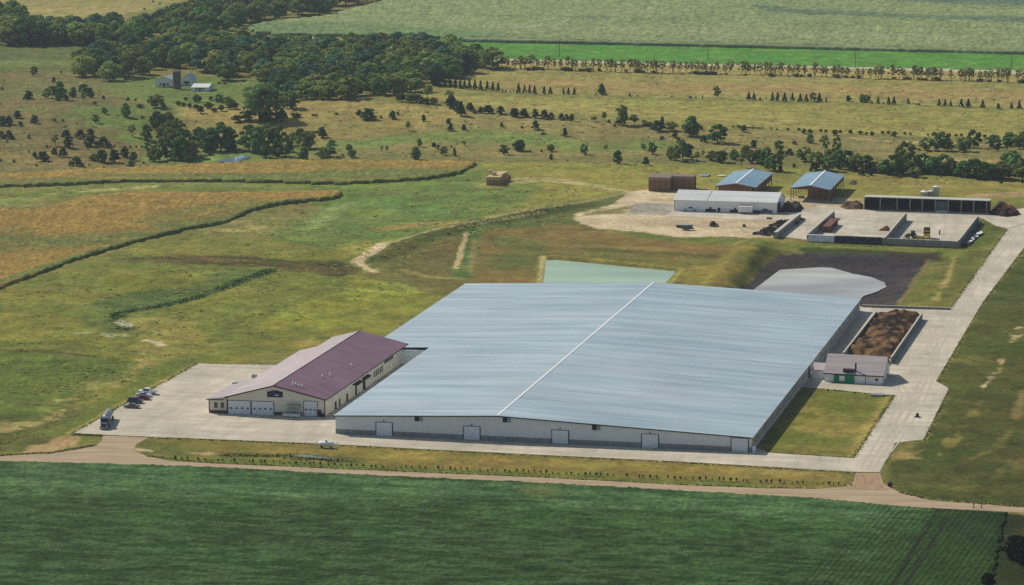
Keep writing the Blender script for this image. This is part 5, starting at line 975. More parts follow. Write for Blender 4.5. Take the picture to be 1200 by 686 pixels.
# ------------------------------------------------------------------ tyres
def tyre_mesh():
    n, k = 14, 7; vs = []; fs = []
    for i in range(n):
        a = 2 * math.pi * i / n
        for j in range(k):
            b = 2 * math.pi * j / k; r = .52 + .2 * math.cos(b); vs.append((r * math.cos(a), r * math.sin(a), .17 + .16 * math.sin(b)))
    for i in range(n):
        for j in range(k): fs.append([i * k + j, ((i + 1) % n) * k + j, ((i + 1) % n) * k + (j + 1) % k, i * k + (j + 1) % k])
    m = MB(); m.v = vs; m.f = fs; m.m = [0] * len(fs); return m.build('tyre', M_black, None, True)
_ty = tyre_mesh(); _first = [True]
def tyre(x, y, z, rot, label, group):
    if _first[0]: o = _ty; _first[0] = False
    else: o = _ty.copy(); COL.objects.link(o)
    o.location = (x, y, z); o.rotation_euler = rot; return tag(o, label, 'tyre', group)
a0, a1 = plane(895, 276.5), plane(925, 260.5); dd = a1 - a0; Lp = float(np.hypot(*dd)); dd /= Lp; nn = np.array([-dd[1], dd[0]])
rt = random.Random(4)
for layer, cnt in ((0, 110), (1, 72), (2, 36)):
    for i in range(cnt):
        s = rt.uniform(.2, Lp - .2); q = rt.uniform(-1, 1) * (5.0 - layer * 1.3); p = a0 + dd * s + nn * q
        tyre(p[0], p[1], .02 + layer * .5 + rt.uniform(0, .15), (rt.uniform(-.7, .7), rt.uniform(-.7, .7), 0), 'old black tyre in the heap beside the short bunker wall', 'heap of old tyres')
rt = random.Random(9)
for i in range(16):
    px_ = rt.uniform(980, 1034); p = plane(px_, 276.9 + (px_ - 979) * .042 + 1.0, 2.9); tyre(p[0], p[1], 2.86 + rt.uniform(0, .2), (rt.uniform(-.3, .3), rt.uniform(-.3, .3), 0), 'black tyre weighing down plastic on the front bunker wall', 'tyres on the plastic')

# ------------------------------------------------------------------ vehicles
def paint_mat(name, rgb, rough=.3): return mat(name, rgb, scale=2, var=.05, rough=rough, spec=.5)
def wheel(root, x, y, r, w=.22):
    b = MB(); b.tube((x, y - w / 2, r), (x, y + w / 2, r), r, n=14); o = b.build('wheel', M_black, root)
    b = MB(); s = 1 if y > 0 else -1; b.tube((x, y + s * (w / 2 - .02), r), (x, y + s * (w / 2 + .02), r), r * .58, n=10); b.build('rim', M_steel, o); return o
def loft_profile(prof, hw, inset=.0, top=.0):
    """closed side profile (x, z) -> solid of half width hw, upper points drawn in"""
    zs = [z for _, z in prof]; z0, z1 = min(zs), max(zs); f = lambda z: hw - inset * max(0, (z - z0) / (z1 - z0 + 1e-6))
    b = MB(); b.prism([(x, -f(z), z) for x, z in prof], [(x, f(z), z) for x, z in prof]); return b
def car(name, label, cat, pos, rz, colour, kind='sedan'):
    t = thing(name, label, cat, pos, rz, 'cars parked along the lot edge'); m = paint_mat('paint ' + label[:14], colour)
    L = 4.75 if kind != 'pickup' else 5.8; h = L / 2; W = .9 if kind != 'pickup' else 1.0
    if kind == 'sedan':
        low = [(-h, .35), (h, .3), (h + .02, .6), (h - .15, .78), (h - 1.15, .92), (-h + .9, .96), (-h + .05, .9), (-h - .02, .6)]; cab = [(h - 1.5, .9), (h - 2.3, 1.4), (-h + 1.9, 1.45), (-h + .7, .94)]
    elif kind == 'suv':
        low = [(-h, .4), (h, .38), (h + .02, .75), (h - .12, .95), (h - 1.2, 1.08), (-h + .2, 1.1), (-h - .02, .8)]; cab = [(h - 1.25, 1.05), (h - 1.9, 1.68), (-h + .55, 1.72), (-h + .08, 1.08)]
    else:
        low = [(-h, .5), (h, .48), (h + .02, .85), (h - .1, 1.08), (h - 1.35, 1.18), (-h + 1.9, 1.2), (-h + 1.9, 1.0), (-h + .05, 1.0), (-h - .02, .7)]; cab = [(h - 1.45, 1.15), (h - 2.1, 1.85), (-h + 2.3, 1.88), (-h + 1.95, 1.18)]
    loft_profile(low, W, .06).build('body', m, t)
    loft_profile(cab, W - .06, .2).build('cabin', m, t)
    zc = cab[0][1]; top = cab[1][1]
    gl = [(cab[0][0] - .12, zc + .06), (cab[1][0] - .02, top - .1), (cab[2][0] + .05, top - .1), (cab[3][0] + .18, zc + .06)]
    loft_profile(gl, W - .045, .165).build('side_window', M_glass, t)
    x0, z0 = cab[0]; x1, z1 = cab[1]; b = MB(); b.prism([(x0 + .02, -W + .16, z0 + .05), (x0 + .02, W - .16, z0 + .05), (x1 + .04, W - .32, z1 - .06), (x1 + .04, -W + .32, z1 - .06)], [(x0 + .05, -W + .16, z0 + .07), (x0 + .05, W - .16, z0 + .07), (x1 + .07, W - .32, z1 - .04), (x1 + .07, -W + .32, z1 - .04)]); b.build('windscreen', M_glass, t)
    r = .33 if kind == 'sedan' else .4
    for x in (h - .95, -h + .95):
        for y in (-W + .1, W - .1): wheel(t, x, y, r)
    for y in (-W + .3, W - .3):
        b = MB(); b.box(h - .1, h + .04, y - .18, y + .18, low[2][1] - .02, low[2][1] + .14); b.build('headlight', M_white, t)
    if kind == 'pickup':
        b = MB()
        for y0, y1 in ((-W + .02, -W + .12), (W - .12, W - .02)): b.box(-h, -h + 1.9, y0, y1, 1.0, 1.3)
        b.box(-h, -h + .1, -W + .13, W - .13, 1.0, 1.3); b.build('bed_side', m, t)
    return t
ZC = .1
for cx, cy, lb, kd, colr, dz in ((154.5, 478.4, 'grey-green car nearest the lorry on the lot', 'sedan', (96, 104, 98), 180), (158.6, 472.6, 'dark navy estate car on the lot beside the grey-green car', 'suv', (36, 42, 58), 0), (167, 468.6, 'dark red car on the lot between navy and silver cars', 'sedan', (104, 40, 38), 180),
                             (168.5, 465.4, 'silver car on the lot between dark red car and white pickup', 'sedan', (186, 190, 196), 0), (173, 462.2, 'white crew-cab pickup farthest from the lorry on the lot', 'pickup', (224, 226, 222), 180)):
    p = plane(cx, cy); car('parked_car' if kd != 'pickup' else 'pickup_truck', lb, 'car' if kd != 'pickup' else 'pickup', (p[0], p[1], ZC), AU + rad(dz), colr, kd)
def tanker():
    p = plane(123.8, 500.5); q = plane(128.5, 491.5); t = thing('tank_lorry', 'silver tank lorry with a dark windscreen parked at the lot corner', 'lorry', (p[0], p[1], ZC), math.atan2(*(p - q)[::-1]))
    M_sil = mat('brushed silver', (128, 134, 142), scale=2, var=.06, rough=.3, metal=.5); mb = paint_mat('silver blue paint', (84, 94, 112))
    b = loft_profile([(2.2, .6), (3.9, .6), (4.0, 1.2), (3.85, 1.75), (2.3, 1.95), (2.2, 1.9)], .95, .12); b.build('bonnet', mb, t)
    b = loft_profile([(.1, .7), (2.2, .7), (2.25, 1.95), (1.85, 2.85), (1.5, 3.1), (.1, 3.2)], 1.22, .12); b.build('cab', mb, t)
    b = MB(); b.prism([(2.30, -1.05, 2.0), (2.30, 1.05, 2.0), (1.93, .98, 2.8), (1.93, -.98, 2.8)], [(2.36, -1.05, 2.02), (2.36, 1.05, 2.02), (1.99, .98, 2.82), (1.99, -.98, 2.82)]); b.build('windscreen', M_glass, t)
    b = MB(); b.box(1.0, 1.9, -1.24, 1.24, 1.9, 2.7); b.build('side_window', M_glass, t)
    b = MB(); b.box(3.95, 4.05, -.7, .7, .8, 1.6); b.build('grille', M_dark, t)
    b = MB(); b.box(3.9, 4.15, -1.2, 1.2, .4, .75); b.build('bumper', M_steel, t)
    for y in (-.85, .85): b = MB(); b.box(3.9, 4.08, y - .18, y + .18, 1.0, 1.3); b.build('headlight', M_white, t)
    b = MB(); b.box(-10.5, 3.6, -.45, .45, .6, .95); b.build('chassis', M_dark, t)
    b = MB(); n = 16; pr = [(-10.6, .55), (-10.3, 1.0), (-9.8, 1.13), (-1.2, 1.13), (-.7, 1.0), (-.45, .55)]; vs = []
    for x, r in pr:
        for k in range(n): a = 2 * math.pi * k / n; vs.append((x, r * math.cos(a) * 1.08, 2.15 + r * math.sin(a)))
    b.add(vs, [[i * n + k, i * n + (k + 1) % n, (i + 1) * n + (k + 1) % n, (i + 1) * n + k] for i in range(5) for k in range(n)] + [list(range(n))[::-1], list(range(5 * n, 6 * n))]); b.build('tank', M_sil, t, True)
    b = MB(); b.box(-9.5, -1.5, -.3, .3, 3.28, 3.36); b.build('walkway', M_steel, t)
    for x in (-4.5,): b = MB(); b.lathe([(.35, 3.2), (.35, 3.5), (.25, 3.55)], 10, cx=x); b.build('hatch', M_steel, t)
    for x in (3.2, .3, -.9, -8.3, -9.5):
        for y in (-1.02, 1.02): wheel(t, x, y, .5, .4)
    for y in (-1.3, 1.3): b = MB(); b.tube((.0, y * .92, .9), (0, y * .92, 3.7), .09, n=8); b.build('exhaust_stack', M_steel, t)
tanker()
def propane():
    a, c = plane(370.5, 524.5), plane(394, 526); L = float(np.hypot(*(c - a))); p = (a + c) / 2; t = thing('propane_tank', 'white horizontal gas tank on the grass edge before the barn', 'tank', (p[0], p[1], 0), math.atan2(*(c - a)[::-1]))
    L = 4.6; n = 16; b = MB(); vs = []; pr = [(-L / 2, .2), (-L / 2 + .12, .5), (-L / 2 + .35, .68), (L / 2 - .35, .68), (L / 2 - .12, .5), (L / 2, .2)]
    for x, r in pr:
        for k in range(n): g = 2 * math.pi * k / n; vs.append((x, r * math.cos(g), 1.25 + r * math.sin(g)))
    b.add(vs, [[i * n + k, i * n + (k + 1) % n, (i + 1) * n + (k + 1) % n, (i + 1) * n + k] for i in range(5) for k in range(n)] + [list(range(n))[::-1], list(range(5 * n, 6 * n))]); b.build('vessel', M_white, t, True)
    b = MB(); b.lathe([(.3, 1.85), (.3, 2.2), (.2, 2.3)], 10); b.build('valve_dome', mat('blue grey dome', (110, 130, 160), scale=1), t)
    for x in (-1.4, 1.4): b = MB(); b.box(x - .2, x + .2, -.7, .7, 0, .75); b.build('saddle', M_conc, t)
    for x, y in ((-2.9, -1), (2.9, -1), (-2.9, 1), (2.9, 1)): b = MB(); b.tube((x, y, 0), (x, y, 1.9), .1, n=8); b.build('guard_post', M_white, t)
propane()
# machines in the upper yard
def pick(label, cx, cy, rz, colr):
    p = plane(cx, cy); t = car('pickup_truck', label, 'pickup', (p[0], p[1], .1), rz, colr, 'pickup'); t['group'] = 'pickups by the white machine shed'
pick('white pickup parked at the left of the white machine shed', 809, 247.4, AU, (214, 218, 218))
pick('dark blue pickup parked at the right end of the white machine shed', 897, 250.3, AU + math.pi, (60, 76, 98))
def box_trailer():
    p = plane(873.5, 250.6); t = thing('box_trailer', 'white box trailer parked against the white machine shed', 'trailer', (p[0], p[1], .1), AU)
    b = MB(); b.box(-3, 3, -1.2, 1.2, .7, 3.0); b.build('box_body', M_white, t)
    b = MB(); b.box(-3.05, 3.05, -1.25, 1.25, 2.98, 3.12); b.build('roof', mat('cream panel', (216, 208, 186), scale=1), t)
    for x in (-1, 0.1):
        for y in (-1.05, 1.05): wheel(t, x, y, .42)
    b = MB(); b.tube((3, -.5, .7), (4.4, 0, .6), .08); b.tube((3, .5, .7), (4.4, 0, .6), .08); b.build('drawbar', M_dark, t)
box_trailer()
def tractor(name, label, pos, rz, m1, m2, loader=False):
    t = thing(name, label, 'tractor', pos, rz)
    loft_profile([(.5, .9), (2.6, .8), (2.65, 1.6), (2.4, 1.85), (.5, 2.0)], .45, .08).build('bonnet', m1, t)
    loft_profile([(-1.1, .8), (.5, .8), (.5, 1.6), (-1.1, 1.6)], .75).build('body', m1, t)
    loft_profile([(-1.0, 1.6), (.55, 1.6), (.35, 2.9), (-.9, 2.9)], .75, .1).build('cab', M_glass, t)
    b = MB(); b.box(-1.1, .6, -.85, .85, 2.9, 3.05); b.build('cab_roof', m2, t)
    for x, r, w_ in ((-.7, .95, .55), (2.0, .62, .4)):
        for s in (-1, 1):
            b = MB(); b.tube((x, s * 1.0 - w_ / 2, r), (x, s * 1.0 + w_ / 2, r), r, n=16); o = b.build('wheel', M_black, t); b = MB(); b.tube((x, s * (1.0 + w_ / 2 - .05), r), (x, s * (1.0 + w_ / 2 + .03), r), r * .5, n=10); b.build('rim', mat('yellow rim', (206, 172, 44), scale=1), o)
    for s in (-1, 1): b = MB(); b.box(-1.5, .1, s * 1.0 - .3, s * 1.0 + .3, 1.93, 2.02); b.build('mudguard', m1, t)
    b = MB(); b.tube((1.6, .3, 1.8), (1.6, .3, 2.9), .06); b.build('exhaust', M_dark, t)
    if loader:
        for s in (-1, 1): b = MB(); b.tube((.3, s * .6, 1.9), (3.1, s * .6, 1.2), .1); b.tube((3.1, s * .6, 1.2), (3.6, s * .6, .4), .1); b.build('loader_arm', m1, t)
        b = MB(); b.prism([(3.5, -1.1, .1), (4.3, -1.1, .1), (3.6, -1.1, 1.0)], [(3.5, 1.1, .1), (4.3, 1.1, .1), (3.6, 1.1, 1.0)]); b.build('bucket', M_steel, t)
M_jg = paint_mat('tractor green', (28, 92, 54), .4)
p = plane(1069, 279.6); tractor('tractor', 'green tractor with yellow wheels in the right bunker', (p[0], p[1], .1), AU + rad(200), M_jg, M_jg, True)
def spreader():
    p = plane(1086, 279.5); t = thing('feed_mixer', 'tall black and yellow machine beside the green tractor', 'farm machine', (p[0], p[1], .1), rad(80)); my = mat('machine yellow', (200, 168, 50), scale=1); mk = mat('machine black', (48, 46, 44), scale=1)
    b = MB(); b.prism([(-1.6, -1.0, .9), (1.6, -1.0, .9), (1.6, 1.0, .9), (-1.6, 1.0, .9)], [(-2.0, -1.4, 2.2), (2.0, -1.4, 2.2), (2.0, 1.4, 2.2), (-2.0, 1.4, 2.2)]); b.build('hopper', my, t)
    b = MB(); b.box(-1.8, 1.8, -1.25, 1.25, 2.2, 4.2); b.build('hood', mk, t); b = MB(); b.box(-1.85, -1.8, -1.0, 1.0, 2.9, 3.5); b.build('yellow_band', my, t)
    for x in (-.9, .9):
        for y in (-1.1, 1.1): wheel(t, x, y, .5, .35)
    b = MB(); b.box(-2.6, -1.6, -1.2, 1.2, .3, .7); b.build('drawbar', my, t)
spreader()
p = plane(1077.5, 280.3); t = thing('mower', 'low yellow machine between the green tractor and the tall machine', 'farm machine', (p[0], p[1], .1), AU)
b = MB(); b.prism([(-1.6, -.8, .35), (1.6, -.8, .35), (1.6, .8, .35), (-1.6, .8, .35)], [(-1.2, -.5, 1.2), (1.2, -.5, 1.2), (1.2, .5, 1.2), (-1.2, .5, 1.2)]); b.build('body', mat('machine yellow', (200, 168, 50)), t)
for x in (-1.2, 1.2): wheel(t, x, -.8, .35); wheel(t, x, .8, .35)
p = plane(1101, 275.5); t = thing('post', 'short dark post standing alone on the right bunker floor', 'post', (p[0], p[1], .1)); b = MB(); b.tube((0, 0, 0), (0, 0, 2.2), .3, .26, 10); b.build('shaft', M_trim, t); b = MB(); b.tube((0, 0, 2.2), (0, 0, 2.35), .34, .2, 10); b.build('cap', M_steel, t)
p = plane(805.5, 270); t = thing('tank_trailer', 'dark grey tank trailer on the sand nearest the grass bank', 'trailer', (p[0], p[1], 0), AU + .15)
b = MB(); b.tube((-2.2, 0, 1.3), (2.2, 0, 1.3), .95, n=14); b.build('tank', mat('slate tank', (86, 98, 104), scale=1), t); b = MB(); b.box(-2.6, 2.9, -.6, .6, .45, .65); b.build('chassis', M_dark, t); [wheel(t, x, y, .45) for x in (-1, .2) for y in (-1, 1)]
p = plane(800, 267); t = thing('drawn_roller', 'low dark roller lying left of the tank trailer', 'farm machine', (p[0], p[1], 0), AU); b = MB(); b.tube((-2.6, 0, .5), (1, 0, .5), .45, n=10); b.build('roller', M_trim, t); b = MB(); b.box(-2.8, 1.2, -.7, .7, .9, 1.0); b.build('frame', M_post, t)
p = plane(835.5, 265.5); t = thing('skid_loader', 'dark skid loader alone on the middle of the sand', 'loader', (p[0], p[1], 0), rad(30))
b = MB(); loft_profile([(-1.4, .4), (1.1, .4), (1.1, 1.2), (-1.4, 1.3)], .6).build('body', mat('machine brown', (78, 62, 58), scale=1), t); loft_profile([(-.7, 1.25), (.7, 1.2), (.6, 2.1), (-.7, 2.1)], .55, .05).build('cab', M_dark, t)
for s in (-1, 1): b = MB(); b.tube((-1.3, s * .75, 1.6), (1.5, s * .75, 1.3), .1); b.tube((1.5, s * .75, 1.3), (1.8, s * .75, .4), .1); b.build('arm', M_trim, t)
b = MB(); b.prism([(1.7, -1, .1), (2.5, -1, .1), (1.8, -1, .9)], [(1.7, 1, .1), (2.5, 1, .1), (1.8, 1, .9)]); b.build('bucket', M_steel, t); [wheel(t, x, y, .42, .3) for x in (-.8, .7) for y in (-.8, .8)]
p = plane(872, 266); t = thing('crate', 'small brown crate on the sand right of the skid loader', 'crate', (p[0], p[1], 0), AU + .2); b = MB(); b.box(-.6, .6, -.6, .6, 0, 1.0); b.build('body', M_wain, t)
for k in range(4): b = MB(); b.box(-.63, .63, -.63, .63, .1 + k * .25, .16 + k * .25); b.build('batten', M_post, t)
p = plane(901.5, 258); t = thing('signal_board', 'low dark board on the apron edge near the white shed', 'board', (p[0], p[1], .07), AU); b = MB(); b.box(-1.1, 1.1, -.06, .06, .3, 1.0); b.build('board', M_dark, t); [MB().box(x - .06, x + .06, -.04, .04, 0, .3).build('leg', M_post, t) for x in (-.8, .8)]
for (cx, cy, L_, W_, lb, rgb) in ((826, 206.2, 4.2, 6, 'pale blue tarpaulin on the meadow behind the white shed', (110, 140, 156)), (846, 206.6, 4.0, 2.4, 'narrow white tarpaulin beside the blue one on the meadow', (200, 204, 190))):
    p = at(cx, cy); mb = MB(); nx = 10
    for j in range(nx + 1):
        for i in range(nx + 1): mb.v.append(((i / nx - .5) * L_, (j / nx - .5) * W_, .18 + .25 * vnoise(np.array([i * 1.0]), np.array([j * 1.0]), 2.5, 3)[0]))
    mb.f = [[j * (nx + 1) + i, j * (nx + 1) + i + 1, (j + 1) * (nx + 1) + i + 1, (j + 1) * (nx + 1) + i] for j in range(nx) for i in range(nx)]; mb.m = [0] * len(mb.f)
    o = mb.build('tarpaulin', mat('tarp' + lb[:6], rgb, scale=1), None, True); o.location = tuple(p + np.array([0, 0, .05])); o.rotation_euler = (0, 0, AU); o.modifiers.new('thickness', 'SOLIDIFY').thickness = .03; tag(o, lb, 'tarpaulin')
p = plane(1075, 489.5); t = thing('drain_riser', 'small dark upright object alone on the wide drive', 'riser', (p[0], p[1], .1)); b = MB(); b.lathe([(.45, 0), (.45, .9), (.3, 1.2)], 10); b.build('pipe', M_dark, t); b = MB(); b.box(-.9, .9, -.35, .35, 0, .2); b.build('plinth', M_black, t)
p = plane(1043, 571); t = thing('tall_tyre', 'large dark tyre standing at the dirt approach', 'tyre', (p[0], p[1], 0), AU); t.scale = (.62, .62, .62)
b = MB(); n, k = 20, 8; b.v = [((.85 + .28 * math.cos(2 * math.pi * j / k)) * math.cos(2 * math.pi * i / n), .3 * math.sin(2 * math.pi * j / k), 1.1 + (.85 + .28 * math.cos(2 * math.pi * j / k)) * math.sin(2 * math.pi * i / n)) for i in range(n) for j in range(k)]
b.f = [[i * k + j, ((i + 1) % n) * k + j, ((i + 1) % n) * k + (j + 1) % k, i * k + (j + 1) % k] for i in range(n) for j in range(k)]; b.m = [0] * len(b.f); b.build('tread', M_black, t, True)
b = MB(); b.tube((0, -.1, 1.1), (0, .1, 1.1), .6, n=14); b.build('hub', M_trim, t)
for cx, cy, hh, lb in ((1150, 596.2, 3.4, 'taller grey post beside the dirt road at lower right'), (1141, 596, 1.6, 'short dark post beside the dirt road at lower right')):
    p = plane(cx, cy); t = thing('roadside_post', lb, 'post', (p[0], p[1], 0)); b = MB(); b.tube((0, 0, -.1), (0, 0, hh), .13, .1, 8); b.build('shaft', M_post, t); b = MB(); b.box(-.25, .25, -.06, .06, hh - .5, hh - .1); b.build('marker', M_steel, t)

# ------------------------------------------------------------------ far farmstead
def house(name, label, cat, f0, f1, h, hk, D, wallm, roofm, gable_front=False, av=80):
    o = at(*f0); r = at(*f1); fr = Fr((o[0], o[1], min(o[2], r[2])), math.atan2(r[1] - o[1], r[0] - o[0]), rad(av)); Wd = float(np.hypot(*(r - o)[:2])); t = thing(name, label, cat, fr.o)
    if not gable_front:
        zf = lambda u, v: h + (hk - h) * (v / (D / 2)) if v <= D / 2 else hk - (hk - h) * ((v - D / 2) / (D / 2))
        b = MB(); fr.box(b, 0, Wd, 0, .25, -.5, h); fr.box(b, 0, Wd, D - .25, D, -.5, h); b.build('front_wall', wallm, t)
        b = MB()
        for u in (0, Wd - .25): b.prism([fr.P(u, .26, -.5), fr.P(u, D - .26, -.5), fr.P(u, D - .26, h), fr.P(u, D / 2, hk - .2), fr.P(u, .26, h)], [fr.P(u + .25, .26, -.5), fr.P(u + .25, D - .26, -.5), fr.P(u + .25, D - .26, h), fr.P(u + .25, D / 2, hk - .2), fr.P(u + .25, .26, h)])
        b.build('gable_wall', wallm, t)
        b = MB(); fr.slab(b, [(-.4, -.4), (Wd + .4, -.4), (Wd + .4, D / 2), (-.4, D / 2)], zf, .15); fr.slab(b, [(-.4, D / 2 + .01), (Wd + .4, D / 2 + .01), (Wd + .4, D + .4), (-.4, D + .4)], zf, .15); b.build('roof', roofm, t)
    else:
        zf = lambda u, v: h + (hk - h) * (u / (Wd / 2)) if u <= Wd / 2 else hk - (hk - h) * ((u - Wd / 2) / (Wd / 2))
        b = MB(); fr.wallprism(b, [(0, -.5), (Wd, -.5), (Wd, h), (Wd / 2, hk - .2), (0, h)], 0, .25); fr.wallprism(b, [(0, -.5), (Wd, -.5), (Wd, h), (Wd / 2, hk - .2), (0, h)], D - .25, D); b.build('gable_wall', wallm, t)
        b = MB(); fr.box(b, 0, .25, .26, D - .26, -.5, h); fr.box(b, Wd - .25, Wd, .26, D - .26, -.5, h); b.build('side_wall', wallm, t)
        b = MB(); fr.slab(b, [(-.4, -.4), (Wd / 2, -.4), (Wd / 2, D + .4), (-.4, D + .4)], zf, .15); fr.slab(b, [(Wd / 2 + .01, -.4), (Wd + .4, -.4), (Wd + .4, D + .4), (Wd / 2 + .01, D + .4)], zf, .15); b.build('roof', roofm, t)
    for k in range(2):
        u = Wd * (.3 + .4 * k); b = MB(); pane_box(fr, b, u, 0, 1.0, 2.2, 1.1, .06); b.build('window', M_glass, t)
    b = MB(); pane_box(fr, b, Wd * .5, 0, 0, 2.1, 1.1, .06); b.build('door', M_dark, t)
    return t
house('farm_barn', 'white barn left of the old silo among the far trees', 'barn', (182, 102.4), (203, 102), 3.9, 6.0, 9, M_wclad, mat('blue white roof', (168, 182, 192), scale=.5), True, 70)
house('farmhouse', 'white gabled house right of the old silo under trees', 'house', (213, 100), (225, 100), 3.4, 6.2, 9, M_wclad, mat('blue white roof', (168, 182, 192)), True, 80)
house('long_shed', 'long low white-roofed shed near the old silo', 'shed', (224.5, 107.3), (244, 107.6), 2.4, 3.8, 12, M_wclad, M_whiteroof)
p = at(207.5, 104.5); t = thing('silo', 'old grey concrete silo standing among far farm buildings', 'silo', p); b = MB(); b.lathe([(2.3, -.5), (2.3, 10.2), (2.1, 10.3)], 20); b.build('shaft', mat('old silo concrete', (112, 106, 98), scale=.8, rgb2=(86, 80, 76), rough=.95), t, False)
b = MB(); [b.lathe([(2.34, z), (2.36, z + .08), (2.34, z + .16)], 20) for z in np.arange(.6, 10, 1.2)]; b.build('hoop', M_trim, t)['kind'] = 'stuff'
p = at(368, 70); t = thing('wind_pump', 'small white tower glimpsed deep in the wood', 'tower', p); b = MB(); b.prism([(-.6, -.6, 0), (.6, -.6, 0), (.6, .6, 0), (-.6, .6, 0)], [(-.4, -.4, 12.5), (.4, -.4, 12.5), (.4, .4, 12.5), (-.4, .4, 12.5)]); b.build('mast', M_white, t); b = MB(); b.lathe([(.9, 12.5), (.9, 13.4), (.2, 14)], 12); b.build('tank', M_white, t)

# power poles along the far road
for i, (cx, cy, hp) in enumerate(((655.5, 67.5, 20.5), (829.5, 69.5, 18.5), (1002, 80, 22), (1185, 83, 23))):
    p = at(cx, cy); h_ = hp / ppm(p[0], p[1]); t = thing('power_pole', f'{["leftmost", "second", "third", "rightmost"][i]} wooden power pole by the bright green far field', 'power pole', p, rad(79), 'power poles along the far road')
    b = MB(); b.tube((0, 0, -.3), (0, 0, h_), .22, .15, 8); b.build('shaft', M_post, t); b = MB(); b.box(-1.3, 1.3, -.08, .08, h_ - .9, h_ - .7); b.build('crossarm', M_post, t)
    for x in (-1.1, 0, 1.1): b = MB(); b.tube((x, 0, h_ - .7), (x, 0, h_ - .4), .07, n=6); b.build('insulator', M_steel, t)

# ------------------------------------------------------------------ vegetation prototypes (height 1, width 1)
def leaf_cloud(lobes, n, leaf, seed, jit=.42, flat=.0):
    r = np.random.RandomState(seed); L = np.array([(*c, *rr) for c, rr in lobes], float); w = (L[:, 3] * L[:, 5]); w = w / w.sum()
    k = r.choice(len(L), n, p=w); d = r.normal(size=(n, 3)); d /= np.linalg.norm(d, axis=1, keepdims=True); d[:, 2] = np.where(d[:, 2] < -.3, -d[:, 2] * .6, d[:, 2])
    sh = (.68 + .42 * r.rand(n) ** .6)[:, None]
    P = L[k, :3] + d * L[k, 3:6] * sh
    N = d + r.normal(size=(n, 3)) * jit; N /= np.linalg.norm(N, axis=1, keepdims=True)
    A = np.cross(N, r.normal(size=(n, 3))); A /= np.linalg.norm(A, axis=1, keepdims=True); B = np.cross(N, A); s = (leaf * (.55 + .9 * r.rand(n)))[:, None]
    V = np.stack([P - A * s - B * s * .7, P + A * s - B * s * .5, P + A * s * .7 + B * s, P - A * s * .9 + B * s * .8], 1).reshape(-1, 3)
    lb = .8 + .4 * r.rand(len(L)); c = lb[k] * (.72 + .56 * r.rand(n)); c = np.repeat(c, 4); warm = np.repeat(.9 + .2 * r.rand(n), 4)
    C = np.stack([c * warm, c, c * .95], 1)
    return V, np.arange(4 * n).reshape(-1, 4), C
def crown_obj(lobes, n, leaf, seed, m, **k):
    V, Fc, C = leaf_cloud(lobes, n, leaf, seed, **k); return np_mesh('crown', V, Fc, m, C, smooth=False)
def trunk_obj(h, r0, seed, stems=1, limbs=4, top=.55):
    rr = random.Random(seed); b = MB()
    for s in range(stems):
        a = 2 * math.pi * s / stems + rr.random(); sp = .0 if stems == 1 else .16; p0 = (sp * .3 * math.cos(a), sp * .3 * math.sin(a), -.03); p1 = (sp * math.cos(a) + rr.uniform(-.03, .03), sp * math.sin(a) + rr.uniform(-.03, .03), h)
        b.tube(p0, p1, r0, r0 * .6, 7)
        for l in range(limbs):
            z = h * (.65 + .35 * l / max(1, limbs)); t_ = z / h; q = [p0[i] + (p1[i] - p0[i]) * t_ for i in range(3)]; g = rr.random() * 6.28; b.tube(q, (q[0] + .22 * math.cos(g), q[1] + .22 * math.sin(g), top + rr.uniform(0, .2)), r0 * .5, r0 * .15, 5)
    return b.build('trunk', mat('bark', (88, 74, 60), scale=3, rough=1), None)
def rnd_lobes(seed, n, zlo, zhi, R, r0, r1, prof=None):
    rr = random.Random(seed); out = []
    for i in range(n):
        z = zlo + (zhi - zlo) * (i + rr.random()) / n; t_ = (z - zlo) / (zhi - zlo); w_ = prof(t_) if prof else math.sqrt(max(.05, 1 - (2 * t_ - .9) ** 2)); a = i * 2.4 + rr.uniform(-.5, .5); q = R * w_ * math.sqrt(.25 + .75 * rr.random()); s = rr.uniform(r0, r1) * (.6 + .4 * w_)
        out.append(((q * math.cos(a), q * math.sin(a), z), (s, s, s * .8)))
    return out
PROTO = {}
def proto(kind, name, variants):
    L = []
    for cr, tr in variants:
        root = bpy.data.objects.new(name, None); cr.parent = root
        if tr is not None: tr.parent = root
        L.append((root, cr, tr))
    PROTO[kind] = (name, L, [0] * len(L))
LM = {'d': leaf_mat('leaves', (98, 132, 76), .03, .28), 'l': leaf_mat('pale leaves', (136, 150, 84), .03, .2), 'c': leaf_mat('cedar foliage', (66, 92, 64), .02, .25), 'k': leaf_mat('conifer needles', (54, 86, 64), .02, .2), 'w': leaf_mat('woodland leaves', (120, 150, 84), .045, .4), 'b': leaf_mat('windbreak leaves', (140, 142, 78), .05, .3), 's': leaf_mat('shrub leaves', (92, 112, 58), .03, .25), 'g': leaf_mat('willow leaves', (128, 150, 92), .02, .15), 'x': leaf_mat('very dark leaves', (34, 40, 26), .02, .2)}  # x: very dark leaf colour of the corner trees
LM['d2'] = leaf_mat('olive leaves', (122, 138, 80), .03, .25)
proto('d', 'deciduous_tree', [(crown_obj(rnd_lobes(s, nl, zl, .88, R_, .10, .2), 1000, .045, s, LM[mm]), trunk_obj(.5, .035, s)) for s, nl, zl, R_, mm in ((1, 17, .07, .36, 'd'), (2, 13, .1, .4, 'd'), (3, 20, .08, .34, 'd2'), (4, 14, .16, .38, 'd2'), (5, 22, .06, .32, 'd'), (6, 12, .12, .36, 'd'))])
proto('l', 'young_tree', [(crown_obj(rnd_lobes(s, 9, .32, .88, .30, .10, .17), 420, .045, s, LM['l']), trunk_obj(.6, .03, s)) for s in (11, 12, 13)])
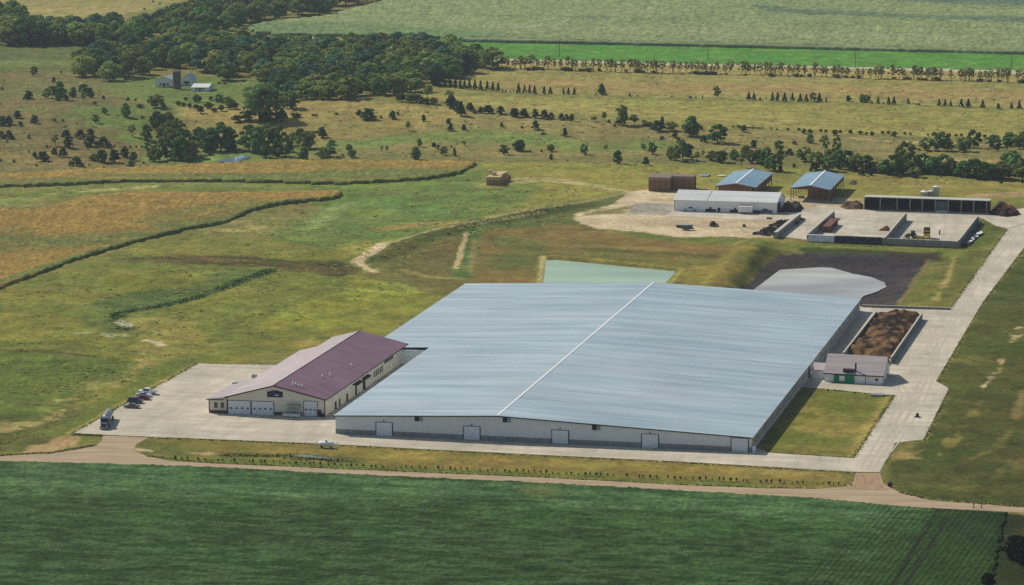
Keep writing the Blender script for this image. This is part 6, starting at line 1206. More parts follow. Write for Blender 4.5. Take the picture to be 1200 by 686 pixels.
proto('c', 'cedar_bush', [(crown_obj(rnd_lobes(s, 12, .1, .82, .34, .14, .2, lambda t: (1 - t * .72)), 900, .04, s, LM['c']), trunk_obj(.2, .04, s, 1, 0)) for s in (21, 22, 23, 24)])
proto('k', 'conifer', [(crown_obj(rnd_lobes(s, 22, .06, .96, .36, .10, .15, lambda t: (1 - t) ** .85), 900, .038, s, LM['k']), trunk_obj(.85, .03, s, 1, 0)) for s in (31, 32, 33)])
LM['w2'] = leaf_mat('light woodland leaves', (146, 164, 92), .04, .3); LM['w3'] = leaf_mat('blue woodland leaves', (92, 128, 98), .03, .3)
proto('w', 'woodland_tree', [(crown_obj(rnd_lobes(s, nl, zl, .88, R_, .10, .2), 1900, .034, s, LM[mm]), trunk_obj(.5, .03, s)) for s, nl, zl, R_, mm in ((41, 22, .1, .37, 'w'), (42, 15, .15, .40, 'w'), (43, 26, .08, .35, 'w2'), (44, 18, .1, .38, 'w2'), (45, 22, .12, .36, 'w3'), (46, 14, .2, .42, 'w'), (47, 24, .1, .33, 'w3'))])
proto('b', 'windbreak_tree', [(crown_obj(rnd_lobes(s, 11, .3, .92, .34, .08, .14), 230, .042, s, LM['b']), trunk_obj(.72, .028, s, st, 4, .75)) for s, st in ((51, 1), (52, 2), (53, 3), (54, 2))])
proto('s', 'shrub', [(crown_obj(rnd_lobes(s, 8, .15, .75, .34, .16, .26), 420, .06, s, LM['s']), trunk_obj(.3, .03, s, 3, 0)) for s in (61, 62, 63)])
proto('g', 'willow_tree', [(crown_obj(rnd_lobes(71, 46, .2, .9, .42, .09, .14), 6000, .018, 71, LM['g']), trunk_obj(.6, .03, 71, 5, 5, .7))])
proto('x', 'dark_tree', [(crown_obj(rnd_lobes(81, 26, .06, .85, .38, .12, .2), 3800, .026, 81, LM['x']), trunk_obj(.5, .03, 81, 2))])
proto('p', 'sapling', [(crown_obj(rnd_lobes(s, 6, .25, .85, .26, .16, .24), 90, .1, s, LM['s']), trunk_obj(.5, .05, s, 1, 0)) for s in (91, 92, 93)])
TR = random.Random(3)
def plant(kind, x, y, z, w_, h_, label, cat, group=None):
    name, L, used = PROTO[kind]; i = TR.randrange(len(L)); root, cr, tr = L[i]
    t = bpy.data.objects.new(name, None); COL.objects.link(t); t.location = (x, y, z - .05); t.scale = (w_, w_, h_); t.rotation_euler = (0, 0, TR.random() * 6.283); tag(t, label, cat, group)
    for src in (cr, tr):
        if src is None: continue
        if not used[i]: c = src
        else: c = src.copy(); COL.objects.link(c)
        c.parent = t
    used[i] = 1; return t
CATS = {'d': 'tree', 'l': 'tree', 'c': 'cedar', 'k': 'conifer', 'w': 'tree', 'b': 'tree', 's': 'shrub', 'g': 'tree', 'x': 'tree', 'p': 'sapling'}
ADJ = {'d': 'leafy green tree', 'l': 'slender pale tree', 'c': 'dark bushy cedar', 'k': 'dark pointed conifer', 's': 'low green shrub', 'g': 'broad silvery willow', 'x': 'very dark tree'}
def cluster(crop, scale, items, where, shared=False):
    """items: (x, base y, height, width or None, kind) in a zoomed crop of the photograph"""
    ox, oy = crop; by = {}
    for it in items: by.setdefault(it[4], []).append(it)
    for kd, L in by.items():
        L = sorted(L); n = len(L)
        for i, (x, y, h_, w_, _) in enumerate(L):
            p = at(ox + x / scale, oy + y / scale); s = ppm(p[0], p[1]) * scale; hm = max(.7, h_ / s); wm_ = ((w_ * (1.3 if kd == 'k' else 1.36 if kd == 'd' else 1.15) if w_ else 0) or h_ * {'d': .85, 'l': .7, 'c': .95, 'k': .7, 's': 1.1, 'b': .8, 'g': 1.2, 'x': 1}[kd]) / s
            if shared or n > 27: lb, gr = f'{ADJ[kd]} {where}', f'{ADJ[kd]}s {where}'
            elif n == 1: lb, gr = f'only {ADJ[kd]} {where}', None
            else: lb, gr = f'{ORD[i]} {ADJ[kd]} from the left {where}', f'{ADJ[kd]}s {where}'
            plant(kd, p[0], p[1], p[2], wm_, hm, lb, CATS[kd], gr)
A_ = (0, 60)
cluster(A_, 4.9, [(195, 145, 60, 38, 'd'), (350, 128, 18, None, 'c'), (308, 182, 38, None, 'c'), (163, 280, 60, 74, 'c'), (300, 280, 90, 70, 'l'), (270, 272, 60, 45, 'd'), (345, 280, 115, 62, 'd'), (380, 285, 40, 40, 'c'), (420, 268, 65, 48, 'd'), (480, 240, 55, 60, 'd'), (520, 270, 70, 55, 'c'), (480, 300, 75, 40, 'l'), (12, 225, 25, None, 'c'), (5, 310, 15, None, 'c'), (595, 280, 30, 22, 's'), (565, 255, 10, None, 's'), (545, 310, 25, None, 's')], 'on the upper slope of the left pasture')
cluster(A_, 4.9, [(100, 385, 50, 54, 'c'), (198, 415, 55, 62, 'c'), (15, 430, 65, 70, 'c'), (50, 425, 60, 60, 'c'), (120, 430, 30, 36, 'c'), (12, 500, 45, None, 'c'), (50, 505, 55, 66, 'c'), (168, 505, 30, None, 'c'), (315, 403, 18, 24, 's'), (360, 405, 18, None, 's'), (40, 525, 15, None, 'c'), (735, 285, 25, 28, 'c'), (778, 285, 15, 22, 's'), (722, 380, 85, 56, 'd'), (550, 412, 50, 40, 'd'), (600, 362, 40, 34, 'd'), (818, 390, 20, 26, 's'), (670, 372, 12, None, 's'), (800, 325, 25, 45, 's')], 'in the middle of the left pasture')
cluster(A_, 4.9, [(383, 495, 50, 70, 'c'), (460, 500, 55, 72, 'c'), (520, 490, 50, 66, 'c'), (395, 555, 75, 76, 'c'), (318, 545, 75, 55, 'l'), (515, 548, 70, 84, 'c'), (590, 548, 60, 100, 'c'), (365, 608, 65, 66, 'c'), (315, 595, 45, 50, 'c'), (250, 632, 65, 88, 'c'), (200, 610, 35, 40, 'c'), (440, 660, 60, 92, 'c'), (585, 640, 80, 70, 'd'), (540, 630, 45, 60, 's'), (660, 640, 85, 84, 'c'), (715, 610, 70, 66, 'c'), (765, 630, 60, 60, 'c'), (270, 558, 22, None, 'c'), (165, 582, 15, None, 'c'), (80, 638, 20, 28, 'c'), (210, 662, 18, None, 's'), (755, 672, 48, 46, 'd'), (5, 635, 20, None, 'c')], 'just above the corn strip at left')
cluster(A_, 4.9, [(x, y, h_, None, 's') for x, y, h_ in ((505, 565, 14), (640, 550, 15), (658, 552, 15), (748, 558, 20), (783, 555, 16), (815, 555, 16), (512, 660, 14), (595, 672, 12), (825, 650, 18), (690, 556, 10), (440, 420, 10), (250, 340, 12))], 'dotting the dry left pasture')
cluster(A_, 4.9, [(845, 510, 100, 62, 'd'), (900, 440, 100, 84, 'd'), (960, 425, 80, 80, 'd'), (900, 325, 82, 85, 'd'), (855, 300, 22, None, 's'), (940, 330, 40, 40, 's'), (870, 580, 72, 76, 'd'), (885, 635, 95, 80, 'd'), (985, 625, 200, 130, 'd'), (1030, 630, 150, 110, 'd'), (940, 540, 130, 90, 'd'), (760, 490, 75, 60, 'l'), (1010, 470, 90, 80, 'd'), (1060, 600, 170, 120, 'd'), (1105, 620, 120, 90, 'd')], 'along the creek bed left of the pond')
B_ = (200, 60)
cluster(B_, 4.9, [(107, 650, 58, 50, 's'), (190, 575, 140, 80, 'd'), (235, 580, 150, 95, 'd'), (290, 575, 160, 100, 'd'), (340, 565, 140, 90, 'd'), (290, 430, 28, 50, 's'), (165, 520, 90, 60, 'd'), (225, 600, 30, 40, 's'), (345, 570, 24, 60, 's')], 'just left of the small pond')
cluster(B_, 4.9, [(450, 575, 160, 100, 'd'), (500, 585, 160, 100, 'd'), (560, 550, 140, 110, 'd'), (610, 545, 130, 90, 'd'), (540, 615, 85, 75, 's'), (615, 605, 110, 70, 'd'), (660, 608, 125, 80, 'd'), (700, 540, 80, 70, 'l'), (745, 510, 70, 70, 'd'), (790, 560, 110, 80, 'd'), (730, 560, 80, 60, 'l'), (870, 498, 72, 72, 'c'), (680, 580, 60, 60, 's')], 'on the bank right of the small pond')
cluster(B_, 4.9, [(765, 625, 82, 58, 'd'), (880, 630, 85, 66, 'd'), (915, 608, 85, 70, 'd'), (925, 540, 35, 50, 's'), (1025, 578, 45, 34, 'd'), (1040, 612, 50, 42, 'd'), (835, 600, 18, None, 's')], 'on dry grass above the corn strip')
cluster(B_, 4.9, [(530, 398, 225, 265, 'g'), (380, 408, 50, 60, 's'), (637, 400, 75, 78, 's'), (440, 400, 70, 90, 's'), (560, 402, 70, 100, 's'), (720, 380, 30, 60, 's'), (690, 330, 110, 90, 'd')], 'on the rise below the big wood')
cluster(B_, 4.9, [(150, 295, 50, 48, 'd'), (85, 285, 26, None, 's'), (230, 285, 32, None, 's'), (280, 295, 52, 54, 'd'), (330, 308, 52, 48, 'd'), (45, 315, 36, 34, 's'), (75, 320, 32, 36, 's'), (110, 328, 36, 34, 's'), (145, 335, 36, 34, 's'), (172, 358, 54, 42, 's'), (215, 332, 46, 60, 's'), (250, 350, 30, 40, 's'), (290, 346, 44, 44, 's'), (340, 335, 44, 50, 's'), (365, 335, 60, 50, 's'), (310, 190, 14, 24, 's'), (280, 188, 14, 24, 's')], 'in the farm garden below the white shed')
cluster(B_, 4.9, [(815, 373, 15, 20, 's'), (835, 374, 15, 20, 's'), (950, 367, 17, 26, 's'), (1072, 367, 22, 24, 's'), (820, 470, 14, 50, 's')], 'on the bare tan hill below the big wood')
C_ = (400, 60)
cluster(C_, 4.9, [(160, 397, 78, 105, 'c'), (130, 392, 50, 55, 'c'), (103, 368, 36, 36, 'c'), (228, 388, 22, None, 'c'), (295, 395, 58, 58, 'c'), (325, 370, 25, 24, 'c'), (472, 405, 44, 36, 'c'), (497, 358, 14, None, 'c'), (383, 457, 58, 40, 'l'), (615, 420, 38, 36, 'c'), (628, 457, 50, 46, 'c'), (705, 453, 34, 40, 'c'), (787, 442, 12, None, 'c'), (920, 433, 26, 30, 'c'), (1038, 446, 18, 20, 'c')], 'on the open slope right of the bare hill')
cluster(C_, 4.9, [(45, 575, 42, 36, 'l'), (60, 607, 48, 42, 'd'), (232, 580, 36, 22, 'l'), (262, 580, 42, 28, 'l'), (428, 624, 80, 56, 'd'), (448, 550, 55, 30, 'd'), (530, 552, 28, 40, 'c'), (555, 580, 50, 30, 'l'), (588, 597, 54, 42, 'd'), (650, 605, 54, 28, 'c'), (705, 550, 38, 34, 'l'), (665, 546, 20, None, 'l'), (632, 555, 16, None, 's'), (935, 595, 62, 52, 'd'), (1020, 572, 68, 64, 'd'), (8, 605, 16, None, 's')], 'in the dry strip above the bale stack')
cluster(C_, 4.9, [(x, 205 + (x - 560) * .085, 56 + (i * 37 % 13) - 6, 30, 'k') for i, x in enumerate((533, 562, 593, 625, 655, 683, 708, 735, 768, 800, 838, 870, 900))] + [(925, 236, 20, 18, 'k'), (945, 237, 18, 16, 'k'), (970, 238, 10, 12, 'k')], 'in the long straight row beside the wood')
cluster(C_, 4.9, [(625, 328, 80, 72, 'c'), (660, 345, 70, 60, 'c'), (685, 374, 100, 72, 'c'), (740, 345, 56, 62, 'c'), (800, 356, 42, 50, 'c'), (845, 358, 56, 74, 'c'), (915, 363, 54, 62, 'c'), (990, 376, 56, 66, 'c'), (1050, 379, 56, 60, 'c'), (495, 266, 80, 84, 'l'), (620, 278, 60, 74, 'l'), (765, 358, 16, 30, 's'), (640, 300, 50, 50, 'c')], 'in the ragged hedge line right of the wood')
cluster(C_, 4.9, [(460, 302, 48, 56, 's'), (530, 308, 48, 56, 's'), (400, 297, 60, 60, 's'), (345, 292, 60, 60, 's'), (490, 300, 40, 44, 's'), (430, 290, 50, 60, 's')], 'at the lower tip of the big wood')
D_ = (600, 60)
cluster(D_, 4.9, [(10, 236, 14, None, 'k'), (38, 240, 54, 32, 'k'), (72, 241, 44, 26, 'k'), (102, 243, 50, 26, 'k'), (130, 244, 46, 26, 'k'), (185, 246, 46, 26, 'k'), (220, 247, 42, 28, 'k'), (295, 249, 40, 18, 'k'), (325, 249, 40, 24, 'k'), (358, 251, 44, 24, 'k'), (515, 253, 70, 40, 'd'), (540, 256, 22, 20, 'k'), (480, 253, 10, 12, 's'), (677, 262, 20, 18, 'k'), (720, 263, 12, 12, 's'), (918, 266, 13, 12, 's'), (1030, 272, 13, 12, 's'), (1055, 272, 13, 10, 's')], 'in the broken middle part of the conifer row')
cluster(D_, 4.9, [(15, 377, 56, 66, 'c'), (70, 380, 56, 54, 'c'), (135, 387, 62, 54, 'c'), (185, 391, 62, 56, 'c'), (225, 393, 46, 46, 'c'), (282, 398, 44, 46, 'c'), (315, 399, 40, 40, 'c'), (345, 401, 44, 42, 'c')], 'in the right half of the ragged hedge')
cluster(D_, 4.9, [(470, 407, 40, 55, 'l'), (527, 405, 62, 46, 'l'), (555, 412, 22, 26, 'c'), (632, 424, 125, 66, 'd'), (615, 425, 50, 70, 'c'), (700, 428, 70, 74, 'l'), (755, 412, 20, 26, 's'), (590, 437, 22, 22, 'c'), (845, 457, 66, 112, 'c'), (862, 420, 50, 34, 'c'), (915, 457, 56, 60, 'd'), (780, 430, 26, 74, 's'), (1030, 488, 122, 92, 'd'), (935, 497, 46, 44, 'c'), (862, 509, 24, 34, 'c'), (957, 530, 38, 34, 'c'), (1085, 455, 30, 26, 'd')], 'on the slope behind the left hay shed')
cluster(D_, 4.9, [(135, 452, 60, 60, 'c'), (57, 446, 17, 20, 'c'), (180, 479, 14, 34, 's'), (303, 491, 54, 36, 'c'), (40, 573, 68, 62, 'd'), (222, 577, 46, 38, 'd'), (225, 625, 42, 34, 'c'), (413, 595, 66, 40, 'd'), (540, 576, 44, 34, 'l'), (605, 647, 82, 52, 'd'), (768, 658, 58, 52, 'c'), (755, 567, 38, 26, 'd'), (805, 593, 76, 50, 'd'), (170, 580, 20, 14, 's'), (318, 632, 10, 16, 's')], 'on the open pasture above the mown meadow')
cluster(D_, 4.9, [(912, 625, 88, 50, 'd'), (945, 630, 100, 54, 'd'), (978, 622, 120, 50, 'd'), (1010, 605, 78, 58, 'd'), (1035, 640, 40, 24, 'l'), (1065, 630, 60, 36, 'l'), (1000, 640, 24, 30, 's')], 'left of the clump behind the left hay shed')
E_ = (800, 60)
cluster(E_, 4.9, [(197, 268, 72, 34, 'd'), (380, 282, 48, 34, 'k'), (408, 282, 48, 26, 'k'), (445, 283, 20, 16, 'k'), (480, 281, 22, 14, 'l'), (515, 286, 52, 26, 'k'), (545, 286, 52, 28, 'k'), (585, 289, 52, 32, 'k'), (630, 289, 48, 28, 'k'), (675, 292, 50, 32, 'k'), (710, 293, 44, 30, 'k'), (750, 292, 58, 36, 'd'), (785, 294, 52, 36, 'k'), (825, 293, 32, 14, 'k'), (40, 274, 14, 12, 's'), (75, 274, 14, 10, 's'), (113, 274, 20, 10, 's')], 'in the right-hand conifer row, nearer half')
F_ = (980, 60)
cluster(F_, 4.286, [(60, 252, 32, 26, 'd'), (128, 258, 44, 32, 'd'), (152, 260, 44, 34, 'd'), (178, 264, 18, 14, 'k'), (210, 266, 38, 24, 'k'), (236, 266, 12, 12, 's'), (262, 270, 40, 26, 'k'), (290, 270, 42, 28, 'k'), (362, 265, 26, 18, 'k'), (402, 272, 12, 10, 's'), (417, 273, 14, 14, 's'), (516, 276, 36, 24, 'k'), (547, 279, 36, 26, 'k'), (575, 279, 30, 20, 'k'), (603, 279, 10, 8, 's'), (627, 282, 42, 30, 'k'), (663, 284, 44, 32, 'k'), (735, 286, 42, 28, 'k'), (813, 290, 28, 28, 'k'), (880, 291, 32, 24, 'k'), (918, 291, 44, 28, 'k')], 'in the right-hand conifer row, farther half')
cluster(E_, 4.9, [(x, y, h_, None, 's') for x, y, h_ in ((290, 440, 16), (320, 444, 24), (350, 464, 48), (385, 446, 16), (400, 447, 14), (410, 447, 14), (425, 448, 14), (440, 448, 14), (455, 448, 14), (510, 452, 14), (540, 454, 14), (605, 457, 20), (668, 459, 22), (695, 475, 36), (730, 476, 34), (793, 467, 24), (823, 469, 22), (875, 484, 40), (905, 474, 24), (965, 476, 26), (1018, 480, 28))] +
        [(x * 4.9 / 4.286 + 882, y * 4.9 / 4.286, h_ * 1.14, None, 's') for x, y, h_ in ((72, 412, 22), (123, 416, 20), (150, 424, 22), (178, 426, 28), (233, 417, 20), (260, 419, 22), (290, 432, 36), (343, 420, 18), (373, 424, 18), (460, 427, 16), (600, 432, 20), (628, 430, 20), (570, 427, 14), (745, 437, 22))], 'in the planted row along the sandy track')
cluster(E_, 4.9, [(200, 525, 110, 96, 'd'), (125, 524, 48, 50, 'c'), (105, 447, 26, 30, 's'), (733, 530, 55, 42, 'd'), (410, 557, 52, 56, 'c'), (555, 577, 68, 50, 'd'), (640, 535, 22, 34, 'c'), (615, 597, 42, 56, 'c'), (565, 600, 40, 44, 's')], 'on the slope behind the two hay sheds')
cluster(E_, 4.9, [(115, 613, 48, 32, 'l'), (165, 630, 60, 54, 'd'), (200, 640, 70, 48, 'd'), (230, 640, 76, 58, 'd'), (295, 622, 60, 60, 'd'), (340, 670, 95, 50, 'l'), (365, 600, 66, 60, 'd'), (400, 645, 82, 66, 'd'), (440, 640, 80, 70, 'd'), (465, 655, 90, 60, 'd'), (500, 685, 90, 66, 'd'), (535, 690, 110, 72, 'd'), (560, 692, 40, 40, 'c'), (640, 670, 30, 28, 'c'), (20, 605, 80, 50, 'd'), (485, 610, 60, 55, 'd')], 'in the loose clump behind the left hay shed')
cluster(E_, 4.9, [(700, 636, 92, 82, 'd'), (815, 600, 130, 72, 'l'), (885, 590, 110, 44, 'd'), (770, 682, 115, 84, 'd'), (840, 690, 100, 80, 'd'), (895, 660, 100, 80, 'd'), (750, 690, 60, 50, 'c'), (860, 640, 90, 70, 'd')], 'left of the belt behind the long shed')
cluster(F_, 4.286, [(20, 592, 80, 60, 'd'), (60, 592, 105, 70, 'd'), (100, 602, 95, 66, 'd'), (150, 607, 95, 72, 'd'), (128, 627, 42, 36, 'c'), (170, 625, 40, 36, 'c'), (200, 612, 62, 66, 'd'), (245, 617, 72, 66, 'd'), (290, 622, 110, 90, 'd'), (300, 636, 38, 40, 'c'), (345, 560, 115, 84, 'd'), (370, 612, 115, 90, 'd'), (395, 635, 60, 60, 'd'), (430, 602, 92, 76, 'd'), (480, 616, 92, 84, 'd'), (540, 617, 104, 96, 'd'), (590, 622, 74, 70, 'd'), (640, 632, 84, 84, 'd'), (690, 637, 104, 96, 'd'), (735, 640, 92, 80, 'd'), (780, 642, 84, 84, 'd'), (830, 642, 94, 84, 'd'), (870, 600, 110, 84, 'd'), (900, 622, 114, 90, 'd'), (935, 652, 124, 96, 'd'), (828, 667, 22, 22, 'c'), (523, 632, 12, 14, 's'), (80, 605, 60, 60, 'c'), (175, 612, 60, 60, 'c'), (225, 610, 50, 60, 's'), (265, 618, 50, 60, 's'), (320, 622, 60, 60, 'c'), (350, 618, 50, 60, 's'), (455, 618, 50, 60, 's'), (510, 622, 50, 60, 's'), (565, 625, 54, 60, 's'), (615, 630, 50, 60, 's'), (665, 638, 50, 60, 's'), (710, 642, 54, 60, 's'), (758, 645, 50, 60, 's'), (806, 646, 54, 60, 's'), (850, 640, 60, 60, 's')], 'in the dark belt behind the long shed')
cluster(F_, 4.286, [(510, 500, 100, 76, 'd'), (540, 480, 80, 60, 'd'), (450, 500, 70, 62, 'd'), (560, 502, 58, 60, 'd'), (640, 506, 80, 70, 'd'), (690, 487, 98, 66, 'd'), (790, 482, 66, 76, 'd'), (805, 500, 40, 40, 'c'), (870, 477, 74, 76, 'd'), (920, 492, 88, 70, 'd'), (945, 482, 84, 76, 'd'), (855, 490, 16, 14, 's'), (415, 500, 14, 26, 's')], 'in the clumps above the dark belt')
cluster((930, 480), 3.33, [(868, 585, 110, 100, 'x'), (905, 600, 120, 100, 'x'), (760, 690, 60, 50, 'x')], 'at the lower right corner of the photo')
cluster((0, 0), 5.4545, [(980, 14, 12, 18, 'c'), (1022, 30, 14, 18, 'c'), (922, 62, 14, 18, 'c'), (1102, 5, 12, 18, 'c')], 'in the tan field at the top left')
# woods
def wood(poly, n, label, group, hr, wr=(.8, 1.15), mind=11, extra=()):
    P = np.array(W2(poly)); lo, hi = P.min(0), P.max(0); pts = []; tries = 0
    while len(pts) < n and tries < 20000:
        tries += 1; q = lo + np.random.rand(2) * (hi - lo)
        if sdist(P, q[:1], q[1:])[0] < 0: continue
        if any((q[0] - a[0]) ** 2 + ((q[1] - a[1]) * .8) ** 2 < mind ** 2 for a in pts): continue
        pts.append(q)
    for q in pts:
        h_ = random.uniform(*hr); plant('w', q[0], q[1], float(hgt(*q)), h_ * random.uniform(*wr), h_, label, 'tree', group)
wood([(-40, 30), (14, 30), (34, 44), (36, 54), (-40, 55)], 24, 'crowded woodland tree at the far left edge', 'trees in the far left wood', (15, 20), (.95, 1.3), 8)
wood([(30, 45), (135, 41), (135, 53), (30, 54)], 26, 'crowded woodland tree in the straight left end of the far belt', 'trees in the far belt end', (13, 17), (1.0, 1.35), 7)
wood([(130, 42), (130, 41), (200, 30), (250, 10), (330, -10), (470, -14), (440, 2), (375, 20), (310, 26), (255, 41), (225, 54), (130, 54)], 80, 'crowded woodland tree in the long far belt below the tan field', 'trees in the far belt', (12, 17), (1.05, 1.5))
wood([(112, 88), (100, 92), (88, 85), (140, 62), (190, 56), (300, 58), (310, 92), (268, 95), (246, 86), (215, 83), (180, 86), (150, 92), (128, 97)], 58, 'crowded woodland tree behind the white farm buildings', 'trees behind the farm', (11, 16), (1.0, 1.5))
wood([(300, 60), (400, 57), (480, 56), (545, 67), (580, 79), (542, 91), (500, 104), (470, 112), (400, 119), (345, 117), (310, 104)], 118, 'crowded woodland tree in the big wood', 'trees in the big wood', (10, 14.5), (1.15, 1.6))
# the windbreak across the far field
wb = []; x = 588.0
while x < 1215:
    wb.append(x); x += TR.choice((3.5, 5, 6, 7, 8, 9, 12))
_gap = (856, 868)
for x in wb:
    if _gap[0] < x < _gap[1]: continue
    yb = 80.5 + (x - 590) * .0262 + TR.uniform(-.5, .5); p = at(x, yb); s = ppm(p[0], p[1]); h_ = TR.uniform(12, 18) / s
    plant('b', p[0], p[1], p[2], h_ * TR.uniform(.6, .95), h_, 'thin-stemmed tree in the windbreak row below the bright green field', 'tree', 'trees of the far windbreak')
for k in range(60):
    x = TR.uniform(588, 1210); yb = 81.3 + (x - 590) * .0262; p = at(x, yb); s = ppm(p[0], p[1])
    if _gap[0] < x < _gap[1]: continue
    h_ = TR.uniform(2.5, 5.5) / s; plant('s', p[0], p[1], p[2], h_ * TR.uniform(1.2, 2.4), h_, 'low shrub at the foot of the far windbreak', 'shrub', 'shrubs under the far windbreak')
# young saplings along the dirt road
for k in range(112):
    x = 205 + k * 7.15 + TR.uniform(-1.8, 1.8)
    if TR.random() < .1: continue
    yb = 539 + (x - 200) * .0402 - (.9 if x > 480 else 0) + TR.uniform(-.5, .5); p = plane(x, yb); s = ppm(p[0], p[1]); h_ = TR.uniform(3.0, 6.0) / s
    plant('p', p[0], p[1], 0, h_ * TR.uniform(.5, .85), h_, 'young sapling in the row along the dirt road', 'sapling', 'saplings along the dirt road')
for kd, (nm, L, used) in PROTO.items():
    for (root, cr, tr), u_ in zip(L, used):
        if not u_:
            for q in (cr, tr):
                if q is not None: bpy.data.objects.remove(q)
        bpy.data.objects.remove(root)
# reeds and weeds in the ditches: uncountable
def weeds(name, lines, width, n, hh, rgb, seed):
    r = np.random.RandomState(seed); V = []; C = []; per = n // len(lines)
    for ln in lines:
        P = np.array(W2(dense(ln, False, 4))); L = np.linalg.norm(np.diff(P, axis=0), axis=1); k = r.choice(len(L), per, p=L / L.sum()); t_ = r.rand(per, 1); q = P[k] * (1 - t_) + P[k + 1] * t_ + r.normal(size=(per, 2)) * width * .5
        z = hgt(q[:, 0], q[:, 1]); h_ = hh * (.5 + r.rand(per)); a = r.rand(per) * 6.28; w_ = .25 + .3 * r.rand(per); ex, ey = np.cos(a) * w_, np.sin(a) * w_
        lx, ly = r.normal(size=per) * .25, r.normal(size=per) * .25; B = np.stack([q[:, 0], q[:, 1], z - .1], 1); U = np.stack([q[:, 0] + lx, q[:, 1] + ly, z + h_], 1); E_ = np.stack([ex, ey, 0 * ex], 1)
        V.append(np.stack([B - E_, B + E_, U + E_ * .6, U - E_ * .6], 1).reshape(-1, 3)); c = (.7 + .6 * r.rand(per)); C.append(np.repeat(np.stack([c, c, c], 1) , 4, 0))
    V = np.concatenate(V); C = np.concatenate(C) * np.array(lin(rgb)); o = np_mesh(name, V, np.arange(len(V)).reshape(-1, 4), attr_mat('weeds', 1, .15, .2, .2, bump_h=0), C, smooth=False); return tag(o, kind='stuff', cat='weeds')
weeds('tall_weeds', [[(318, 317), (270, 334), (230, 349), (180, 361), (140, 367), (134, 376), (150, 386)]], 3, 1300, .2, (96, 124, 62), 5)
VERGE = [[(85, 508.5), (231.5, 426.5), (330, 428)], [(85, 509), (120, 510.8)], [(176, 513), (369, 521), (500, 528), (800, 542.5), (1000, 554.5)], [(957.7, 456), (1048, 464.3), (1001, 537), (901, 530.5)], [(1115, 361.5), (1181, 269.5)], [(1201, 290.5), (1153, 354), (1108, 430), (1098, 447), (1113, 455.5), (1083, 516.5), (1051, 520), (1037.5, 543)], [(0, 534.2), (60, 531), (112, 521.8)], [(172, 534.6), (240, 542.4), (400, 549.6), (640, 559.8), (800, 568.3), (960, 572.8)], [(1056, 577.4), (1092, 585.8), (1200, 594.2)], [(946, 284), (1123, 291)]]
weeds('verge_grass', VERGE, .7, 9000, .16, (150, 148, 84), 8)
def tufts(n, rgb, seed, y0, y1, hh):
    r = np.random.RandomState(seed); y = 1 / (1 / y1 + r.rand(n * 2) * (1 / y0 - 1 / y1)); x = (r.rand(n * 2) * 2 - 1) * (y * .178 + 10)
    ok = bbox_eval(sdist, FLATP, x, y, 60, -99) < -2
    for P_ in (CORN_HIGH, CORN_LOW, SOY, CORN_FAR): ok &= bbox_eval(sdist, W2(P_), x, y, 5, -99) < -2
    ok &= fbm(x, y, 16, seed, 3) > .42; x, y = x[ok][:n], y[ok][:n]; m = len(x); z = hgt(x, y); s = (.25 + .4 * r.rand(m)) * (y / 900); h_ = hh * (.5 + r.rand(m)); a = r.rand(m) * 6.28
    E1 = np.stack([np.cos(a) * s, np.sin(a) * s, 0 * a], 1); lean = np.stack([-np.sin(a), np.cos(a), 0 * a], 1) * (s * 1.3)[:, None]; B = np.stack([x, y, z - .05], 1); U = B + lean + np.stack([0 * a, 0 * a, h_], 1)
    V = np.stack([B - E1, B + E1, U + E1 * .7, U - E1 * .7], 1).reshape(-1, 3); c = np.array(lin(rgb[0])) + (np.array(lin(rgb[1])) - np.array(lin(rgb[0]))) * r.rand(m, 1); c = np.repeat(c * (.7 + .6 * r.rand(m, 1)), 4, 0)
    return tag(np_mesh('meadow_tufts', V, np.arange(4 * m).reshape(-1, 4), attr_mat('weeds', 1, .15, .2, .2, bump_h=0), c, smooth=False), kind='stuff', cat='grass')
tufts(15000, ((96, 112, 50), (150, 146, 74)), 3, 800, 1200, .12)
tufts(12000, ((100, 104, 58), (168, 150, 102)), 4, 1150, 1750, .16)
weeds('ditch_reeds', [[(262, 534), (345, 535)], [(345, 537.5), (410, 541)]], 1.6, 260, .3, (128, 140, 80), 7)
def split_loose(o):
    """each loose piece of a part becomes a part of its own"""
    me = o.data; nv = len(me.vertices); par = list(range(nv))
    def find(a):
        while par[a] != a: par[a] = par[par[a]]; a = par[a]
        return a
    for e in me.edges:
        a, b = find(e.vertices[0]), find(e.vertices[1])
        if a != b: par[a] = b
    groups = {}
    for p in me.polygons: groups.setdefault(find(p.vertices[0]), []).append(p)
    if len(groups) < 2: return
    first = True
    for ps in groups.values():
        ids = sorted({i for p in ps for i in p.vertices}); mp = {k: j for j, k in enumerate(ids)}
        m2 = bpy.data.meshes.new(me.name); m2.from_pydata([me.vertices[i].co[:] for i in ids], [], [[mp[i] for i in p.vertices] for p in ps])
        for q in me.materials: m2.materials.append(q)
        if first: o.data = m2; first = False
        else: c = o.copy(); c.data = m2; COL.objects.link(c)
for o in list(COL.objects):
    if o.type == 'MESH' and o.parent is not None and o.name.split('.')[0] in ('front_wall', 'gable_wall', 'side_wall', 'corner_trim', 'wainscot', 'stand', 'batten', 'roof', 'bed_side', 'drawbar', 'rear_wall', 'lintel', 'exhaust_stack') and 'kind' not in o.keys(): split_loose(o)
for o in list(COL.objects):
    if o.parent is None and 'category' in o.keys() and 'kind' not in o.keys(): o['kind'] = 'thing'

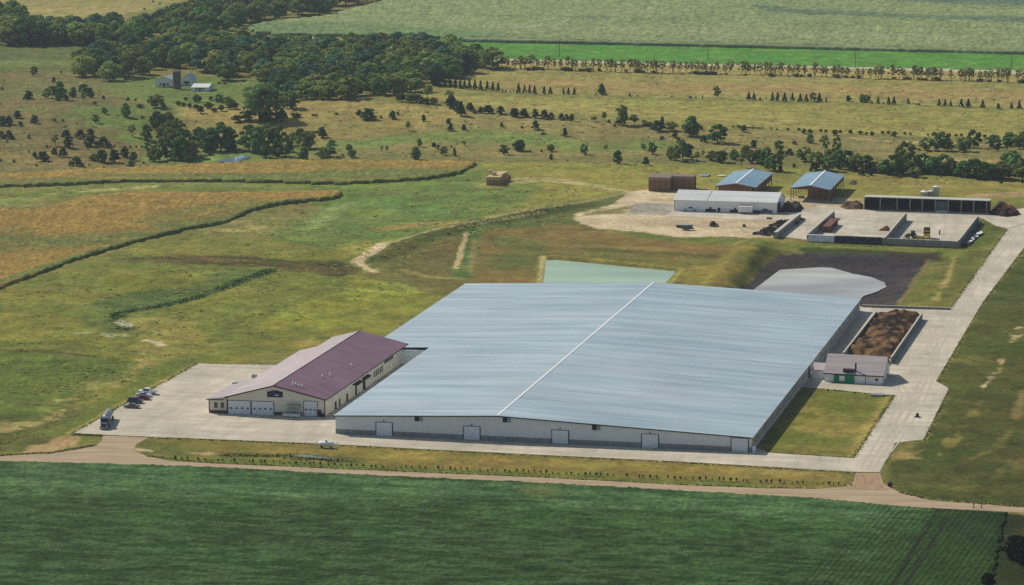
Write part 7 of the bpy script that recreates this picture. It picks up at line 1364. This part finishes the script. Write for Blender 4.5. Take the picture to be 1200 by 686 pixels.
# ------------------------------------------------------------------ air, sky, sun, camera
def haze():
    m = bpy.data.materials.new('thin summer air'); m.use_nodes = True; nt = m.node_tree; n = nt.nodes
    n.remove(n['Principled BSDF']); v = n.new('ShaderNodeVolumePrincipled'); v.inputs['Color'].default_value = (.74, .87, 1, 1); v.inputs['Density'].default_value = HAZE; v.inputs['Anisotropy'].default_value = .2
    nt.links.new(v.outputs[0], n['Material Output'].inputs['Volume'])
    o = MB().box(-5200, 5200, -3800, 6600, -9, H + 5).build('haze', m); tag(o, kind='stuff')
HAZE = .00005
haze()
SUN_AZ, SUN_EL = rad(-50), rad(42)
w = bpy.data.worlds.new('World'); SC.world = w; w.use_nodes = True; n = w.node_tree.nodes
s = n.new('ShaderNodeTexSky'); s.sky_type = 'NISHITA'; s.sun_disc = False; s.sun_elevation = SUN_EL; s.sun_rotation = SUN_AZ; s.altitude = 400; s.dust_density = 1.5
w.node_tree.links.new(s.outputs[0], n['Background'].inputs[0]); n['Background'].inputs[1].default_value = .088
ld = bpy.data.lights.new('sun', 'SUN'); ld.energy = 4.1; ld.angle = rad(.53); ld.color = (1, .935, .80)
lo = bpy.data.objects.new('sun', ld); COL.objects.link(lo)
from mathutils import Vector
sd = Vector((math.sin(SUN_AZ) * math.cos(SUN_EL), math.cos(SUN_AZ) * math.cos(SUN_EL), math.sin(SUN_EL)))
lo.rotation_euler = sd.to_track_quat('Z', 'Y').to_euler(); lo.location = (sd * 900)
cd = bpy.data.cameras.new('camera'); cam = bpy.data.objects.new('camera', cd); COL.objects.link(cam)
cam.location = (0, 0, H); cam.rotation_euler = (math.pi / 2 - PIT, 0, 0)
cd.sensor_fit = 'HORIZONTAL'; cd.sensor_width = 36; cd.lens = F / 1200 * 36; cd.clip_start = 1; cd.clip_end = 20000
SC.camera = cam
v = SC.view_settings; v.view_transform = 'Standard'; v.look = 'None'; v.exposure = -.05; v.gamma = 1; v.use_curve_mapping = False
SC.cycles.max_bounces = 6; SC.cycles.transparent_max_bounces = 8; SC.cycles.volume_bounces = 0; SC.cycles.use_denoising = False
